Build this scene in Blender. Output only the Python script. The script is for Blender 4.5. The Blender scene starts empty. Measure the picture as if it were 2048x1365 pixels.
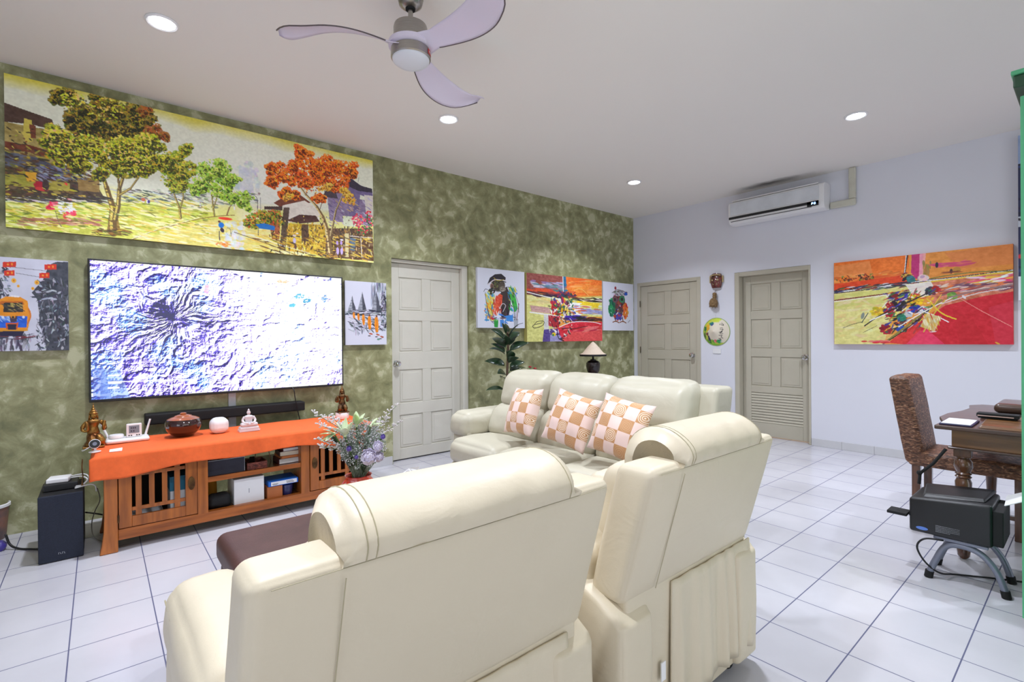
import bpy, math, random
import numpy as np
from math import sin, cos, pi, sqrt, radians
from mathutils import Vector, Matrix, noise as mnoise
random.seed(7)
RNG = np.random.default_rng(7)
C = bpy.context.scene.collection
SC = bpy.context.scene

# ------------------------------------------------------------------ camera, world, light, exposure
CAM = np.array([-6.1248, -4.4684, 1.2237]); FPX, YAW, PITCH, ROLL = 985.2, 0.6976, -0.0042, -0.0084
_f = np.array([sin(YAW)*cos(PITCH), cos(YAW)*cos(PITCH), sin(PITCH)])
_r = np.array([cos(YAW), -sin(YAW), 0.0]); _u = np.cross(_r, _f)
_r, _u = cos(ROLL)*_r + sin(ROLL)*_u, -sin(ROLL)*_r + cos(ROLL)*_u
cam_d = bpy.data.cameras.new('camera'); cam = bpy.data.objects.new('camera', cam_d); C.objects.link(cam)
cam.matrix_world = Matrix([[_r[0], _u[0], -_f[0], CAM[0]], [_r[1], _u[1], -_f[1], CAM[1]], [_r[2], _u[2], -_f[2], CAM[2]], [0, 0, 0, 1]])
cam_d.sensor_width = 36; cam_d.lens = FPX/2048*36; cam_d.clip_start = 0.05
SC.camera = cam

SC.view_settings.view_transform = 'Standard'; SC.view_settings.look = 'None'
SC.view_settings.gamma = 1; SC.view_settings.use_curve_mapping = False
SC.view_settings.exposure = 0.0
world = bpy.data.worlds.new('world'); SC.world = world; world.use_nodes = True
world.node_tree.nodes['Background'].inputs[0].default_value = (0.75, 0.85, 1.0, 1)
world.node_tree.nodes['Background'].inputs[1].default_value = 1.5

H = 3.005          # ceiling height
XL, YB = -8.6, -7.6  # far left wall, wall behind the camera

def area(name, loc, rot, sx, sy, power, col, shape='RECTANGLE', spread=pi):
    l = bpy.data.lights.new(name, 'AREA'); l.shape = shape; l.size = sx; l.size_y = sy; l.energy = power; l.color = col; l.spread = spread
    o = bpy.data.objects.new(name, l); C.objects.link(o); o.location = loc; o.rotation_euler = rot
    return o
DAY = 42
area('daylight_window', (-4.6, YB+0.06, 1.35), (radians(90), 0, 0), 4.6, 2.3, DAY, (1.0, 0.96, 0.90))
area('daylight_side', (XL+0.06, -4.6, 1.4), (radians(90), 0, radians(-90)), 2.6, 1.9, 20, (0.93, 0.96, 1.0))
LAMP_POWER = 25
LAMPS = [(-5.84, -1.12), (-3.95, -1.10), (-1.43, -1.06), (-1.43, -3.21), (-3.9, -3.22), (-5.84, -3.3), (-1.43, -5.3)]

# ------------------------------------------------------------------ pixel rays of the measured photograph (design measurements)
def ray(a, b): return (a-1024)/FPX*_r - (b-682.5)/FPX*_u + _f
def PZ(a, b, z): d = ray(a, b); return CAM + (z-CAM[2])/d[2]*d
def PY(a, b, y): d = ray(a, b); return CAM + (y-CAM[1])/d[1]*d
def PX(a, b, x): d = ray(a, b); return CAM + (x-CAM[0])/d[0]*d

# ------------------------------------------------------------------ materials
def lin(c):
    c = np.asarray(c, float)/255.0
    return np.where(c <= 0.04045, c/12.92, ((c+0.055)/1.055)**2.4)
def L4(c): return tuple(lin(c)) + (1.0,)
def newmat(name):
    m = bpy.data.materials.new(name); m.use_nodes = True
    return m, m.node_tree.nodes, m.node_tree.links, m.node_tree.nodes['Principled BSDF']
def mat(name, c, rough=0.5, metal=0.0, var=0.06, scale=6.0, bump=0.0, bscale=60.0, coat=0.0, c2=None, stretch=None, spec=None, trans=0, sss=0, sheen=0):
    m, n, l, b = newmat(name)
    tc = n.new('ShaderNodeTexCoord'); mp = n.new('ShaderNodeMapping'); l.new(tc.outputs['Object'], mp.inputs[0])
    if stretch: mp.inputs['Scale'].default_value = stretch
    ns = n.new('ShaderNodeTexNoise'); ns.inputs['Scale'].default_value = scale; ns.inputs['Detail'].default_value = 5
    l.new(mp.outputs[0], ns.inputs['Vector'])
    cr = n.new('ShaderNodeValToRGB'); l.new(ns.outputs[0], cr.inputs[0])
    base = lin(c); other = lin(c2) if c2 is not None else base*(1-var*2)
    cr.color_ramp.elements[0].position = .3; cr.color_ramp.elements[1].position = .7
    cr.color_ramp.elements[0].color = tuple(other)+(1,); cr.color_ramp.elements[1].color = tuple(np.minimum(base*(1+var), 1))+(1,)
    l.new(cr.outputs[0], b.inputs['Base Color'])
    b.inputs['Roughness'].default_value = rough; b.inputs['Metallic'].default_value = metal
    if coat: b.inputs['Coat Weight'].default_value = coat; b.inputs['Coat Roughness'].default_value = .08
    if spec is not None: b.inputs['Specular IOR Level'].default_value = spec
    if trans: b.inputs['Transmission Weight'].default_value = trans
    if sss: b.inputs['Subsurface Weight'].default_value = sss; b.inputs['Subsurface Radius'].default_value = (.02, .02, .02)
    if sheen: b.inputs['Sheen Weight'].default_value = sheen
    if bump:
        n2 = n.new('ShaderNodeTexNoise'); n2.inputs['Scale'].default_value = bscale; n2.inputs['Detail'].default_value = 4
        l.new(mp.outputs[0], n2.inputs['Vector'])
        bp = n.new('ShaderNodeBump'); bp.inputs['Strength'].default_value = bump; bp.inputs['Distance'].default_value = .01
        l.new(n2.outputs[0], bp.inputs['Height']); l.new(bp.outputs[0], b.inputs['Normal'])
    return m
def emit(name, c, s):
    m, n, l, b = newmat(name)
    b.inputs['Base Color'].default_value = L4(c); b.inputs['Emission Color'].default_value = L4(c); b.inputs['Emission Strength'].default_value = s
    return m
def wood(name, c, cd, axis='x', rough=.38, coat=.15, sc=5):
    st = {'x': (.6, 6, 6), 'y': (6, .6, 6), 'z': (6, 6, .6)}[axis]
    return mat(name, c, rough, c2=cd, scale=sc, stretch=st, coat=coat, bump=.08, bscale=20)
def attr_mat(name, rough=.5, emission=0.0, mul=1.0):
    m, n, l, b = newmat(name)
    a = n.new('ShaderNodeAttribute'); a.attribute_name = 'paint'
    if emission:
        b.inputs['Base Color'].default_value = (0.01, .01, .01, 1)
        l.new(a.outputs['Color'], b.inputs['Emission Color']); b.inputs['Emission Strength'].default_value = emission; b.inputs['Roughness'].default_value = .15
    else:
        l.new(a.outputs['Color'], b.inputs['Base Color']); b.inputs['Roughness'].default_value = rough
        ns = n.new('ShaderNodeTexNoise'); ns.inputs['Scale'].default_value = 140
        bp = n.new('ShaderNodeBump'); bp.inputs['Strength'].default_value = .12; bp.inputs['Distance'].default_value = .004
        l.new(ns.outputs[0], bp.inputs['Height']); l.new(bp.outputs[0], b.inputs['Normal'])
    return m

def plaster_mat():
    m, n, l, b = newmat('olive_venetian_plaster')
    tc = n.new('ShaderNodeTexCoord')
    n1 = n.new('ShaderNodeTexNoise'); n1.inputs['Scale'].default_value = 2.3; n1.inputs['Detail'].default_value = 8; n1.inputs['Roughness'].default_value = .68; n1.inputs['Distortion'].default_value = .55
    n2 = n.new('ShaderNodeTexNoise'); n2.inputs['Scale'].default_value = 8; n2.inputs['Detail'].default_value = 9; n2.inputs['Roughness'].default_value = .62; n2.inputs['Distortion'].default_value = .8
    v = n.new('ShaderNodeTexVoronoi'); v.inputs['Scale'].default_value = 11; v.feature = 'SMOOTH_F1'
    mx = n.new('ShaderNodeMix'); mx.data_type = 'VECTOR'; mx.inputs[0].default_value = .10
    l.new(tc.outputs['Object'], n1.inputs['Vector']); l.new(tc.outputs['Object'], n2.inputs['Vector'])
    l.new(tc.outputs['Object'], mx.inputs[4]); l.new(n2.outputs['Color'], mx.inputs[5]); l.new(mx.outputs[1], v.inputs['Vector'])
    a = n.new('ShaderNodeMath'); a.operation = 'ADD'; l.new(n1.outputs[0], a.inputs[0]); l.new(n2.outputs[0], a.inputs[1])
    a2 = n.new('ShaderNodeMath'); a2.operation = 'MULTIPLY_ADD'; a2.inputs[1].default_value = -.35; l.new(v.outputs[0], a2.inputs[0]); l.new(a.outputs[0], a2.inputs[2])
    cr = n.new('ShaderNodeValToRGB'); e = cr.color_ramp.elements
    e[0].position = .52; e[0].color = L4((108, 110, 76)); e[1].position = 1.12; e[1].color = L4((188, 188, 152))
    x = e.new(.76); x.color = L4((138, 138, 98)); x = e.new(.92); x.color = L4((160, 160, 120))
    l.new(a2.outputs[0], cr.inputs[0]); l.new(cr.outputs[0], b.inputs['Base Color'])
    b.inputs['Roughness'].default_value = .38
    bp = n.new('ShaderNodeBump'); bp.inputs['Strength'].default_value = .25; bp.inputs['Distance'].default_value = .01
    l.new(a2.outputs[0], bp.inputs['Height']); l.new(bp.outputs[0], b.inputs['Normal'])
    return m
T_ = 0.2873; GX, GY = -3.3557, -3.2697
def floor_mat():
    m, n, l, b = newmat('white_floor_tile')
    tc = n.new('ShaderNodeTexCoord'); sp = n.new('ShaderNodeSeparateXYZ'); l.new(tc.outputs['Object'], sp.inputs[0])
    def M(op, *a):
        k = n.new('ShaderNodeMath'); k.operation = op
        for i, v in enumerate(a):
            if isinstance(v, (int, float)): k.inputs[i].default_value = v
            else: l.new(v, k.inputs[i])
        return k.outputs[0]
    def line(s, off):
        f = M('FRACT', M('DIVIDE', M('SUBTRACT', s, off), T_))
        d = M('MINIMUM', f, M('SUBTRACT', 1.0, f))
        return M('LESS_THAN', d, 0.0080)
    g = M('MAXIMUM', line(sp.outputs[0], GX), line(sp.outputs[1], GY))
    ns = n.new('ShaderNodeTexNoise'); ns.inputs['Scale'].default_value = 1.6; ns.inputs['Detail'].default_value = 6; l.new(tc.outputs['Object'], ns.inputs['Vector'])
    cr = n.new('ShaderNodeValToRGB'); l.new(ns.outputs[0], cr.inputs[0])
    cr.color_ramp.elements[0].position = .35; cr.color_ramp.elements[0].color = L4((190, 189, 196)); cr.color_ramp.elements[1].position = .65; cr.color_ramp.elements[1].color = L4((204, 203, 210))
    mx = n.new('ShaderNodeMix'); mx.data_type = 'RGBA'; l.new(g, mx.inputs[0]); l.new(cr.outputs[0], mx.inputs[6]); mx.inputs[7].default_value = L4((92, 94, 124))
    l.new(mx.outputs[2], b.inputs['Base Color'])
    b.inputs['Roughness'].default_value = .22
    r = M('MULTIPLY_ADD', g, .5, .2); l.new(r, b.inputs['Roughness'])
    bp = n.new('ShaderNodeBump'); bp.inputs['Strength'].default_value = .5; bp.inputs['Distance'].default_value = .002; bp.invert = True
    l.new(g, bp.inputs['Height']); l.new(bp.outputs[0], b.inputs['Normal'])
    return m
def ceiling_mat():
    m, n, l, b = newmat('white_ceiling_paint')
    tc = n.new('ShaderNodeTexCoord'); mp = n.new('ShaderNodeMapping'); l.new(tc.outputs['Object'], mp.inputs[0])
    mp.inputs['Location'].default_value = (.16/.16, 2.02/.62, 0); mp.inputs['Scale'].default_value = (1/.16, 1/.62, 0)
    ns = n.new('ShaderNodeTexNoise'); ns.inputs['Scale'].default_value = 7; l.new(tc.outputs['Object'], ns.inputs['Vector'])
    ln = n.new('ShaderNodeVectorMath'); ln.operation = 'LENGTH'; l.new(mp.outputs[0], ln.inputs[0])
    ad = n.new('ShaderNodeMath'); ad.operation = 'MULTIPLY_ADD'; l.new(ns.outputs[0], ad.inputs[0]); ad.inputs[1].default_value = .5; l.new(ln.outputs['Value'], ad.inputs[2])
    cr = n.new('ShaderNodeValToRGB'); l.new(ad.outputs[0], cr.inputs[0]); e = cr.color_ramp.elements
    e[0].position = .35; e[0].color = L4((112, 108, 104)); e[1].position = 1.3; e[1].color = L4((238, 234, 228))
    # dirt stain and shadow, both painted into the colour above the air conditioner
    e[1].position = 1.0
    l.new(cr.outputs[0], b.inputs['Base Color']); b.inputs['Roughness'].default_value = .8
    return m
def cushion_mat():
    m, n, l, b = newmat('checked_cushion_fabric')
    tc = n.new('ShaderNodeTexCoord'); sp = n.new('ShaderNodeSeparateXYZ'); l.new(tc.outputs['Object'], sp.inputs[0])
    def M(op, *a):
        k = n.new('ShaderNodeMath'); k.operation = op
        for i, v in enumerate(a):
            if isinstance(v, (int, float)): k.inputs[i].default_value = v
            else: l.new(v, k.inputs[i])
        return k.outputs[0]
    u = M('ADD', M('MULTIPLY', sp.outputs[1], 13.5), 20.5); v = M('ADD', M('MULTIPLY', sp.outputs[2], 13.5), 20.3)
    fu = M('FLOOR', u); fv = M('FLOOR', v)
    chk = M('MODULO', M('ADD', fu, fv), 2.0)
    row = M('MODULO', fv, 2.0)
    du = M('SUBTRACT', M('FRACT', u), .5); dv = M('SUBTRACT', M('FRACT', v), .5)
    rr = M('SQRT', M('ADD', M('MULTIPLY', du, du), M('MULTIPLY', dv, dv)))
    ring = M('MULTIPLY', M('GREATER_THAN', M('SINE', M('MULTIPLY', rr, 46.0)), .1), M('LESS_THAN', rr, .46))
    ringw = M('MULTIPLY_ADD', row, .75, .15)
    ringf = M('MULTIPLY', ring, ringw)
    mx = n.new('ShaderNodeMix'); mx.data_type = 'RGBA'; l.new(ringf, mx.inputs[0]); mx.inputs[6].default_value = L4((198, 146, 96)); mx.inputs[7].default_value = L4((246, 226, 206))
    m2 = n.new('ShaderNodeMix'); m2.data_type = 'RGBA'; l.new(chk, m2.inputs[0]); m2.inputs[6].default_value = L4((240, 212, 202)); l.new(mx.outputs[2], m2.inputs[7])
    l.new(m2.outputs[2], b.inputs['Base Color']); b.inputs['Roughness'].default_value = .45; b.inputs['Sheen Weight'].default_value = .2
    return m
def rattan_mat(name, c1, c2, c3):
    m, n, l, b = newmat(name)
    tc = n.new('ShaderNodeTexCoord'); mp = n.new('ShaderNodeMapping'); l.new(tc.outputs['Object'], mp.inputs[0]); mp.inputs['Scale'].default_value = (22, 22, 60)
    ns = n.new('ShaderNodeTexNoise'); ns.inputs['Scale'].default_value = 1.6; ns.inputs['Detail'].default_value = 5; ns.inputs['Distortion'].default_value = 1.0; l.new(mp.outputs[0], ns.inputs['Vector'])
    cr = n.new('ShaderNodeValToRGB'); l.new(ns.outputs[0], cr.inputs[0]); e = cr.color_ramp.elements
    e[0].position = .35; e[0].color = L4(c1); e[1].position = .72; e[1].color = L4(c3); x = e.new(.55); x.color = L4(c2)
    l.new(cr.outputs[0], b.inputs['Base Color']); b.inputs['Roughness'].default_value = .45
    bp = n.new('ShaderNodeBump'); bp.inputs['Strength'].default_value = .9; bp.inputs['Distance'].default_value = .01
    l.new(ns.outputs[0], bp.inputs['Height']); l.new(bp.outputs[0], b.inputs['Normal'])
    return m
def leather_mat(name, c):
    m, n, l, b = newmat(name)
    tc = n.new('ShaderNodeTexCoord')
    ns = n.new('ShaderNodeTexNoise'); ns.inputs['Scale'].default_value = 2.2; ns.inputs['Detail'].default_value = 3; l.new(tc.outputs['Object'], ns.inputs['Vector'])
    cr = n.new('ShaderNodeValToRGB'); l.new(ns.outputs[0], cr.inputs[0])
    cr.color_ramp.elements[0].position = .3; cr.color_ramp.elements[1].position = .75
    cr.color_ramp.elements[0].color = tuple(lin(c)*.93)+(1,); cr.color_ramp.elements[1].color = L4(c)
    l.new(cr.outputs[0], b.inputs['Base Color']); b.inputs['Roughness'].default_value = .46; b.inputs['Coat Weight'].default_value = .03; b.inputs['Coat Roughness'].default_value = .3
    n2 = n.new('ShaderNodeTexNoise'); n2.inputs['Scale'].default_value = 260; n2.inputs['Detail'].default_value = 3; l.new(tc.outputs['Object'], n2.inputs['Vector'])
    n3 = n.new('ShaderNodeTexNoise'); n3.inputs['Scale'].default_value = 7; n3.inputs['Detail'].default_value = 3; n3.inputs['Distortion'].default_value = 1.0; l.new(tc.outputs['Object'], n3.inputs['Vector'])
    b1 = n.new('ShaderNodeBump'); b1.inputs['Strength'].default_value = .12; b1.inputs['Distance'].default_value = .002; l.new(n2.outputs[0], b1.inputs['Height'])
    b2 = n.new('ShaderNodeBump'); b2.inputs['Strength'].default_value = .22; b2.inputs['Distance'].default_value = .02; l.new(n3.outputs[0], b2.inputs['Height'])
    l.new(b1.outputs[0], b2.inputs['Normal']); l.new(b2.outputs[0], b.inputs['Normal'])
    return m

MT = dict(
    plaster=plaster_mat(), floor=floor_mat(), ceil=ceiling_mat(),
    wall=mat('white_wall_paint', (222, 223, 232), .7, var=.01, scale=1.5),
    base=mat('white_skirting_tile', (205, 205, 208), .3, var=.02),
    door=mat('greige_door_paint', (190, 184, 166), .42, var=.015, bump=.05, bscale=90),
    doorl=mat('pale_grey_door_paint', (212, 209, 196), .42, var=.015, bump=.05, bscale=90),
    steel=mat('brushed_steel', (168, 164, 158), .3, 1.0, var=.05, scale=20, stretch=(1, 1, 12)),
    chrome=mat('chrome', (215, 215, 215), .12, 1.0, var=.02),
    leather=leather_mat('cream_leather', (221, 209, 184)),
    leather2=leather_mat('ivory_leather', (194, 189, 169)),
    seam=mat('seam_thread', (176, 166, 136), .7),
    brown=mat('brown_leather', (84, 54, 50), .5, var=.1, scale=12, bump=.15, bscale=200),
    black=mat('black_plastic', (24, 25, 28), .4, var=.1),
    blackm=mat('matte_black', (18, 18, 20), .75, var=.1),
    navy=mat('navy_black_cloth_grille', (32, 38, 54), .8, var=.1, scale=200, bump=.1, bscale=400),
    white=mat('white_plastic', (235, 235, 236), .35, var=.01),
    orange=mat('orange_cloth', (242, 104, 42), .75, var=.04, scale=30, bump=.25, bscale=500),
    oak=wood('golden_brown_teak', (186, 104, 38), (132, 68, 22), 'x'),
    oakz=wood('golden_brown_teak_upright', (188, 108, 42), (136, 72, 24), 'z'),
    oakd=wood('dark_shelf_teak', (112, 62, 28), (82, 44, 20), 'x', rough=.25, coat=.4),
    inner=mat('dark_cabinet_interior', (46, 32, 24), .7),
    desk=wood('dark_walnut', (92, 66, 52), (60, 42, 34), 'y', rough=.3, coat=.4),
    deskside=wood('worn_brown_walnut', (134, 92, 52), (92, 60, 36), 'y', rough=.35, coat=.3),
    dleg=wood('turned_leg_walnut', (110, 70, 48), (66, 42, 30), 'z', rough=.25, coat=.6),
    rattan=rattan_mat('woven_brown_rattan', (64, 38, 26), (122, 80, 56), (196, 150, 116)),
    wicker=rattan_mat('red_brown_wicker', (70, 28, 22), (130, 62, 48), (170, 96, 78)),
    gold=mat('aged_gold', (170, 130, 62), .35, .85, c2=(96, 52, 34), scale=18, bump=.5, bscale=60),
    bronze=mat('dark_bronze', (128, 96, 56), .35, .8, c2=(62, 40, 28), scale=20, bump=.5, bscale=60),
    jar=mat('glazed_dark_brown', (46, 14, 14), .12, var=.2, coat=1.0),
    jarrim=mat('rust_glaze', (166, 86, 36), .3, var=.2, scale=30, coat=.5),
    redglaze=mat('red_orange_glaze', (226, 56, 28), .12, var=.15, coat=1.0),
    quartz=mat('frosted_quartz', (240, 236, 240), .3, var=.02, trans=.25),
    screen=mat('grey_lcd', (128, 136, 146), .3),
    paper=mat('white_paper', (240, 240, 242), .7, var=.01),
    leafd=mat('rubber_plant_leaf', (38, 66, 40), .3, c2=(24, 46, 28), coat=.3),
    stemb=mat('brown_stem', (86, 66, 48), .7),
    green=mat('green_painted_wood', (86, 176, 126), .45, var=.04),
    greend=mat('dark_green_painted_wood', (38, 74, 50), .5, var=.05),
    fanw=mat('lilac_white_abs', (222, 214, 232), .35, var=.01),
    fanedge=mat('blade_edge_grey', (92, 82, 84), .4),
    frost=mat('frosted_lamp_glass', (222, 226, 234), .4, var=.01),
    grey=mat('grey_metal_tube', (132, 136, 152), .4, .5),
    cable=mat('black_cable', (20, 20, 22), .5), cablew=mat('white_cable', (225, 225, 225), .5), cableg=mat('grey_cable', (150, 146, 136), .5),
    conduit=mat('cream_trunking', (206, 204, 188), .45), silver=mat('silver_trunking', (196, 200, 206), .35),
    red=mat('red_sticker', (196, 44, 40), .4), blue=mat('blue_card', (30, 110, 214), .4), navyc=mat('navy_glaze', (34, 40, 92), .35, coat=.5),
    bluelbl=mat('blue_label', (92, 128, 205), .4), txt=mat('grey_print', (150, 152, 160), .5), txtd=mat('dark_print', (70, 66, 80), .6),
    yellow=mat('yellow_cloth', (190, 130, 20), .8, bump=.2), tan=mat('tan_box', (186, 110, 62), .6, var=.12), charcoal=mat('charcoal_fabric', (58, 58, 70), .85, bump=.2, bscale=200),
    maroon=mat('maroon_cover', (92, 28, 36), .5), cream=mat('cream_pages', (226, 214, 190), .8, scale=60, stretch=(1, 1, 30)), pages=mat('white_pages', (232, 230, 226), .8, scale=60, stretch=(1, 1, 30)),
    orangec=mat('orange_cover', (214, 128, 66), .5), teal=mat('teal_card', (40, 120, 150), .5), purple=mat('violet_plastic', (74, 62, 150), .4),
    hemp=mat('coarse_hemp', (150, 122, 84), .9, c2=(104, 80, 52), scale=60, bump=.8, bscale=120),
    maskr=mat('lacquered_mask', (124, 40, 30), .3, c2=(52, 34, 28), scale=34, coat=.6, bump=.6, bscale=50), maskg=mat('mask_gilding', (196, 176, 130), .35, .5),
    lampbase=mat('dark_urn_glaze', (50, 34, 32), .25, c2=(28, 22, 24), coat=.4), shade=mat('woven_beige_shade', (206, 188, 168), .8, var=.04, scale=50),
    lav=mat('lavender_petal', (228, 222, 240), .6, var=.04, sss=.1), lavd=mat('violet_petal', (132, 112, 196), .6), wpetal=mat('white_green_petal', (222, 230, 206), .6, c2=(170, 196, 120), scale=14),
    gypso=mat('grey_green_filler', (150, 164, 150), .8, c2=(96, 112, 92), scale=50), gypsow=mat('white_filler_blossom', (216, 214, 220), .8), gstem=mat('green_stem', (90, 124, 60), .6, c2=(60, 92, 44)), sprigw=mat('pale_statice', (220, 214, 214), .8), redp=mat('red_petal', (176, 24, 40), .5), terracotta=mat('terracotta', (150, 84, 56), .8),
    seal=mat('rubber_black', (16, 16, 16), .8), glass=mat('window_glass', (240, 245, 250), .02, trans=1.0), alum=mat('white_window_frame', (230, 230, 230), .4),
    brasst=mat('brass_hinge', (120, 112, 96), .4, .9),
)
MT['cushion'] = cushion_mat()

# ------------------------------------------------------------------ mesh builder
class MB:
    def __init__(s): s.v = []; s.f = []
    def add(s, v, f):
        o = len(s.v); s.v += [tuple(map(float, p)) for p in v]; s.f += [tuple(i+o for i in g) for g in f]; return s
    def box(s, x0, x1, y0, y1, z0, z1):
        x0, x1 = sorted((x0, x1)); y0, y1 = sorted((y0, y1)); z0, z1 = sorted((z0, z1))
        v = [(x, y, z) for z in (z0, z1) for x, y in ((x0, y0), (x1, y0), (x1, y1), (x0, y1))]
        return s.add(v, [(3, 2, 1, 0), (4, 5, 6, 7), (0, 1, 5, 4), (1, 2, 6, 5), (2, 3, 7, 6), (3, 0, 4, 7)])
    def tube(s, pts, r, n=10, caps=True):
        pts = [Vector(p) for p in pts]; m = len(pts); rs = r if isinstance(r, (list, tuple)) else [r]*m
        v = []; up = None
        for i, p in enumerate(pts):
            t = (pts[min(i+1, m-1)]-pts[max(i-1, 0)]); t.normalize()
            if up is None:
                a = Vector((0, 0, 1)) if abs(t.z) < .9 else Vector((1, 0, 0)); up = (a - t*a.dot(t)).normalized()
            else:
                up = up - t*up.dot(t)
                if up.length < 1e-5: up = Vector((1, 0, 0)) if abs(t.x) < .9 else Vector((0, 1, 0)); up = up - t*up.dot(t)
                up.normalize()
            w = t.cross(up)
            v += [p + (up*cos(2*pi*k/n) + w*sin(2*pi*k/n))*rs[i] for k in range(n)]
        f = [(i*n+k, i*n+(k+1) % n, (i+1)*n+(k+1) % n, (i+1)*n+k) for i in range(m-1) for k in range(n)]
        if caps: f += [tuple(reversed(range(n))), tuple((m-1)*n+k for k in range(n))]
        return s.add(v, f)
    def lathe(s, prof, c=(0, 0, 0), n=32, M=None):
        v = []; m = len(prof)
        for r, z in prof: v += [(r*cos(2*pi*k/n), r*sin(2*pi*k/n), z) for k in range(n)]
        f = [(i*n+k, i*n+(k+1) % n, (i+1)*n+(k+1) % n, (i+1)*n+k) for i in range(m-1) for k in range(n)]
        f += [tuple(reversed(range(n))), tuple((m-1)*n+k for k in range(n))]
        if M: v = [tuple(M @ Vector(p)) for p in v]
        return s.add([(p[0]+c[0], p[1]+c[1], p[2]+c[2]) for p in v], f)
    def ball(s, c, r, n=12, sc=(1, 1, 1), rot=None):
        m = max(4, n//2); v = []
        for i in range(m+1):
            a = -pi/2 + pi*i/m
            for k in range(n):
                p = Vector((cos(a)*cos(2*pi*k/n)*r*sc[0], cos(a)*sin(2*pi*k/n)*r*sc[1], sin(a)*r*sc[2]))
                if rot: p = rot @ p
                v.append((p.x+c[0], p.y+c[1], p.z+c[2]))
        f = [(i*n+k, i*n+(k+1) % n, (i+1)*n+(k+1) % n, (i+1)*n+k) for i in range(m) for k in range(n)]
        return s.add(v, f)
    def prism(s, poly, z0, z1):
        n = len(poly)
        return s.add([(p[0], p[1], z0) for p in poly]+[(p[0], p[1], z1) for p in poly],
                     [tuple(reversed(range(n))), tuple(range(n, 2*n))]+[(k, (k+1) % n, n+(k+1) % n, n+k) for k in range(n)])
    def soft(s, x0, x1, y0, y1, z0, z1, r=.04, bulge=(0, 0, 0), n=14, fn=None, wr=0, wsc=5):
        """rounded, puffed box: the shape of an upholstered block"""
        c = np.array([(x0+x1)/2, (y0+y1)/2, (z0+z1)/2]); h = np.array([abs(x1-x0)/2, abs(y1-y0)/2, abs(z1-z0)/2]); r = min(r, h.min()*.98)
        key = {}; v = []; f = []
        ax = []
        for k in range(3):
            t = np.linspace(-1, 1, n+1); e = r/h[k]
            inner = np.linspace(-1+e, 1-e, max(n-5, 2)) if e < .9 else np.linspace(-.1, .1, max(n-5, 2))
            edge = [1-e*(1-q) for q in (.35, .62, .83, 1.0)] if e < .9 else [.3, .55, .8, 1.0]
            ax.append(np.array([-q for q in reversed(edge)] + list(inner) + edge))
        def vid(i, j, k):
            if (i, j, k) in key: return key[(i, j, k)]
            q = np.array([ax[0][i], ax[1][j], ax[2][k]]); p = q*h
            cl = np.clip(p, -(h-r), h-r); d = p-cl; L = np.linalg.norm(d)
            if L > 1e-9: p = cl + r*d/L
            for a in range(3):
                b_ = [w for w in range(3) if w != a]
                g = max(0, 1-q[b_[0]]**2)*max(0, 1-q[b_[1]]**2)
                p[a] += bulge[a]*(g**.6)*q[a]
            if wr:
                w = mnoise.noise(Vector((p+c)*wsc))*wr + mnoise.noise(Vector((p+c)*wsc*2.7))*wr*.4
                p = p*(1+w/np.maximum(h, .08))
            p = p+c
            if fn: p = np.array(fn(*p))
            key[(i, j, k)] = len(v); v.append(tuple(p)); return key[(i, j, k)]
        N = [len(a) for a in ax]
        for a in range(3):
            b_, c_ = (a+1) % 3, (a+2) % 3
            for side in (0, N[a]-1):
                for i in range(N[b_]-1):
                    for j in range(N[c_]-1):
                        q = []
                        for di, dj in ((0, 0), (1, 0), (1, 1), (0, 1)):
                            I = [0, 0, 0]; I[a] = side; I[b_] = i+di; I[c_] = j+dj; q.append(vid(*I))
                        f.append(tuple(q) if side else tuple(reversed(q)))
        return s.add(v, f)
    def xf(s, M):
        s.v = [tuple(M @ Vector(p)) for p in s.v]; return s

def rootloc(o):
    while o.parent: o = o.parent
    return o.location
def obj(name, mb, m, parent=None, label=None, smooth=True, bevel=0, origin=None):
    me = bpy.data.meshes.new(name); v = np.array(mb.v, float)
    if parent is not None: org = np.array(rootloc(parent))
    elif origin is not None: org = np.array(origin, float)
    else: org = np.array([(v[:, 0].min()+v[:, 0].max())/2, (v[:, 1].min()+v[:, 1].max())/2, v[:, 2].min()])
    me.from_pydata([tuple(p) for p in (v-org)], [], mb.f); me.update()
    mats = m if isinstance(m, (list, tuple)) else [m]
    for k in mats: me.materials.append(MT[k] if isinstance(k, str) else k)
    if smooth:
        for p in me.polygons: p.use_smooth = True
    o = bpy.data.objects.new(name, me); C.objects.link(o)
    if parent is not None: o.parent = parent
    else: o.location = org
    if smooth and smooth != 'all':
        try: me.set_sharp_from_angle(angle=radians(38))
        except Exception: pass
    if bevel:
        b = o.modifiers.new('bevel', 'BEVEL'); b.width = bevel; b.segments = 2; b.limit_method = 'ANGLE'; b.angle_limit = radians(40)
        try: b.harden_normals = False
        except Exception: pass
    if label: o['label'] = label
    return o
def tag(o, label, cat, group=None, kind=None):
    o['label'] = label; o['category'] = cat
    if group: o['group'] = group
    if kind: o['kind'] = kind
    return o
def thing(name, label, cat, loc, group=None):
    o = bpy.data.objects.new(name, None); C.objects.link(o); o.location = loc; o.empty_display_size = .05
    return tag(o, label, cat, group)
def struct(name, mb, m, parent=None, bevel=0, smooth=False):
    o = obj(name, mb, m, parent, smooth=smooth, bevel=bevel, origin=(0, 0, 0) if parent is None else None)
    if parent is None: o['kind'] = 'structure'
    return o
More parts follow.
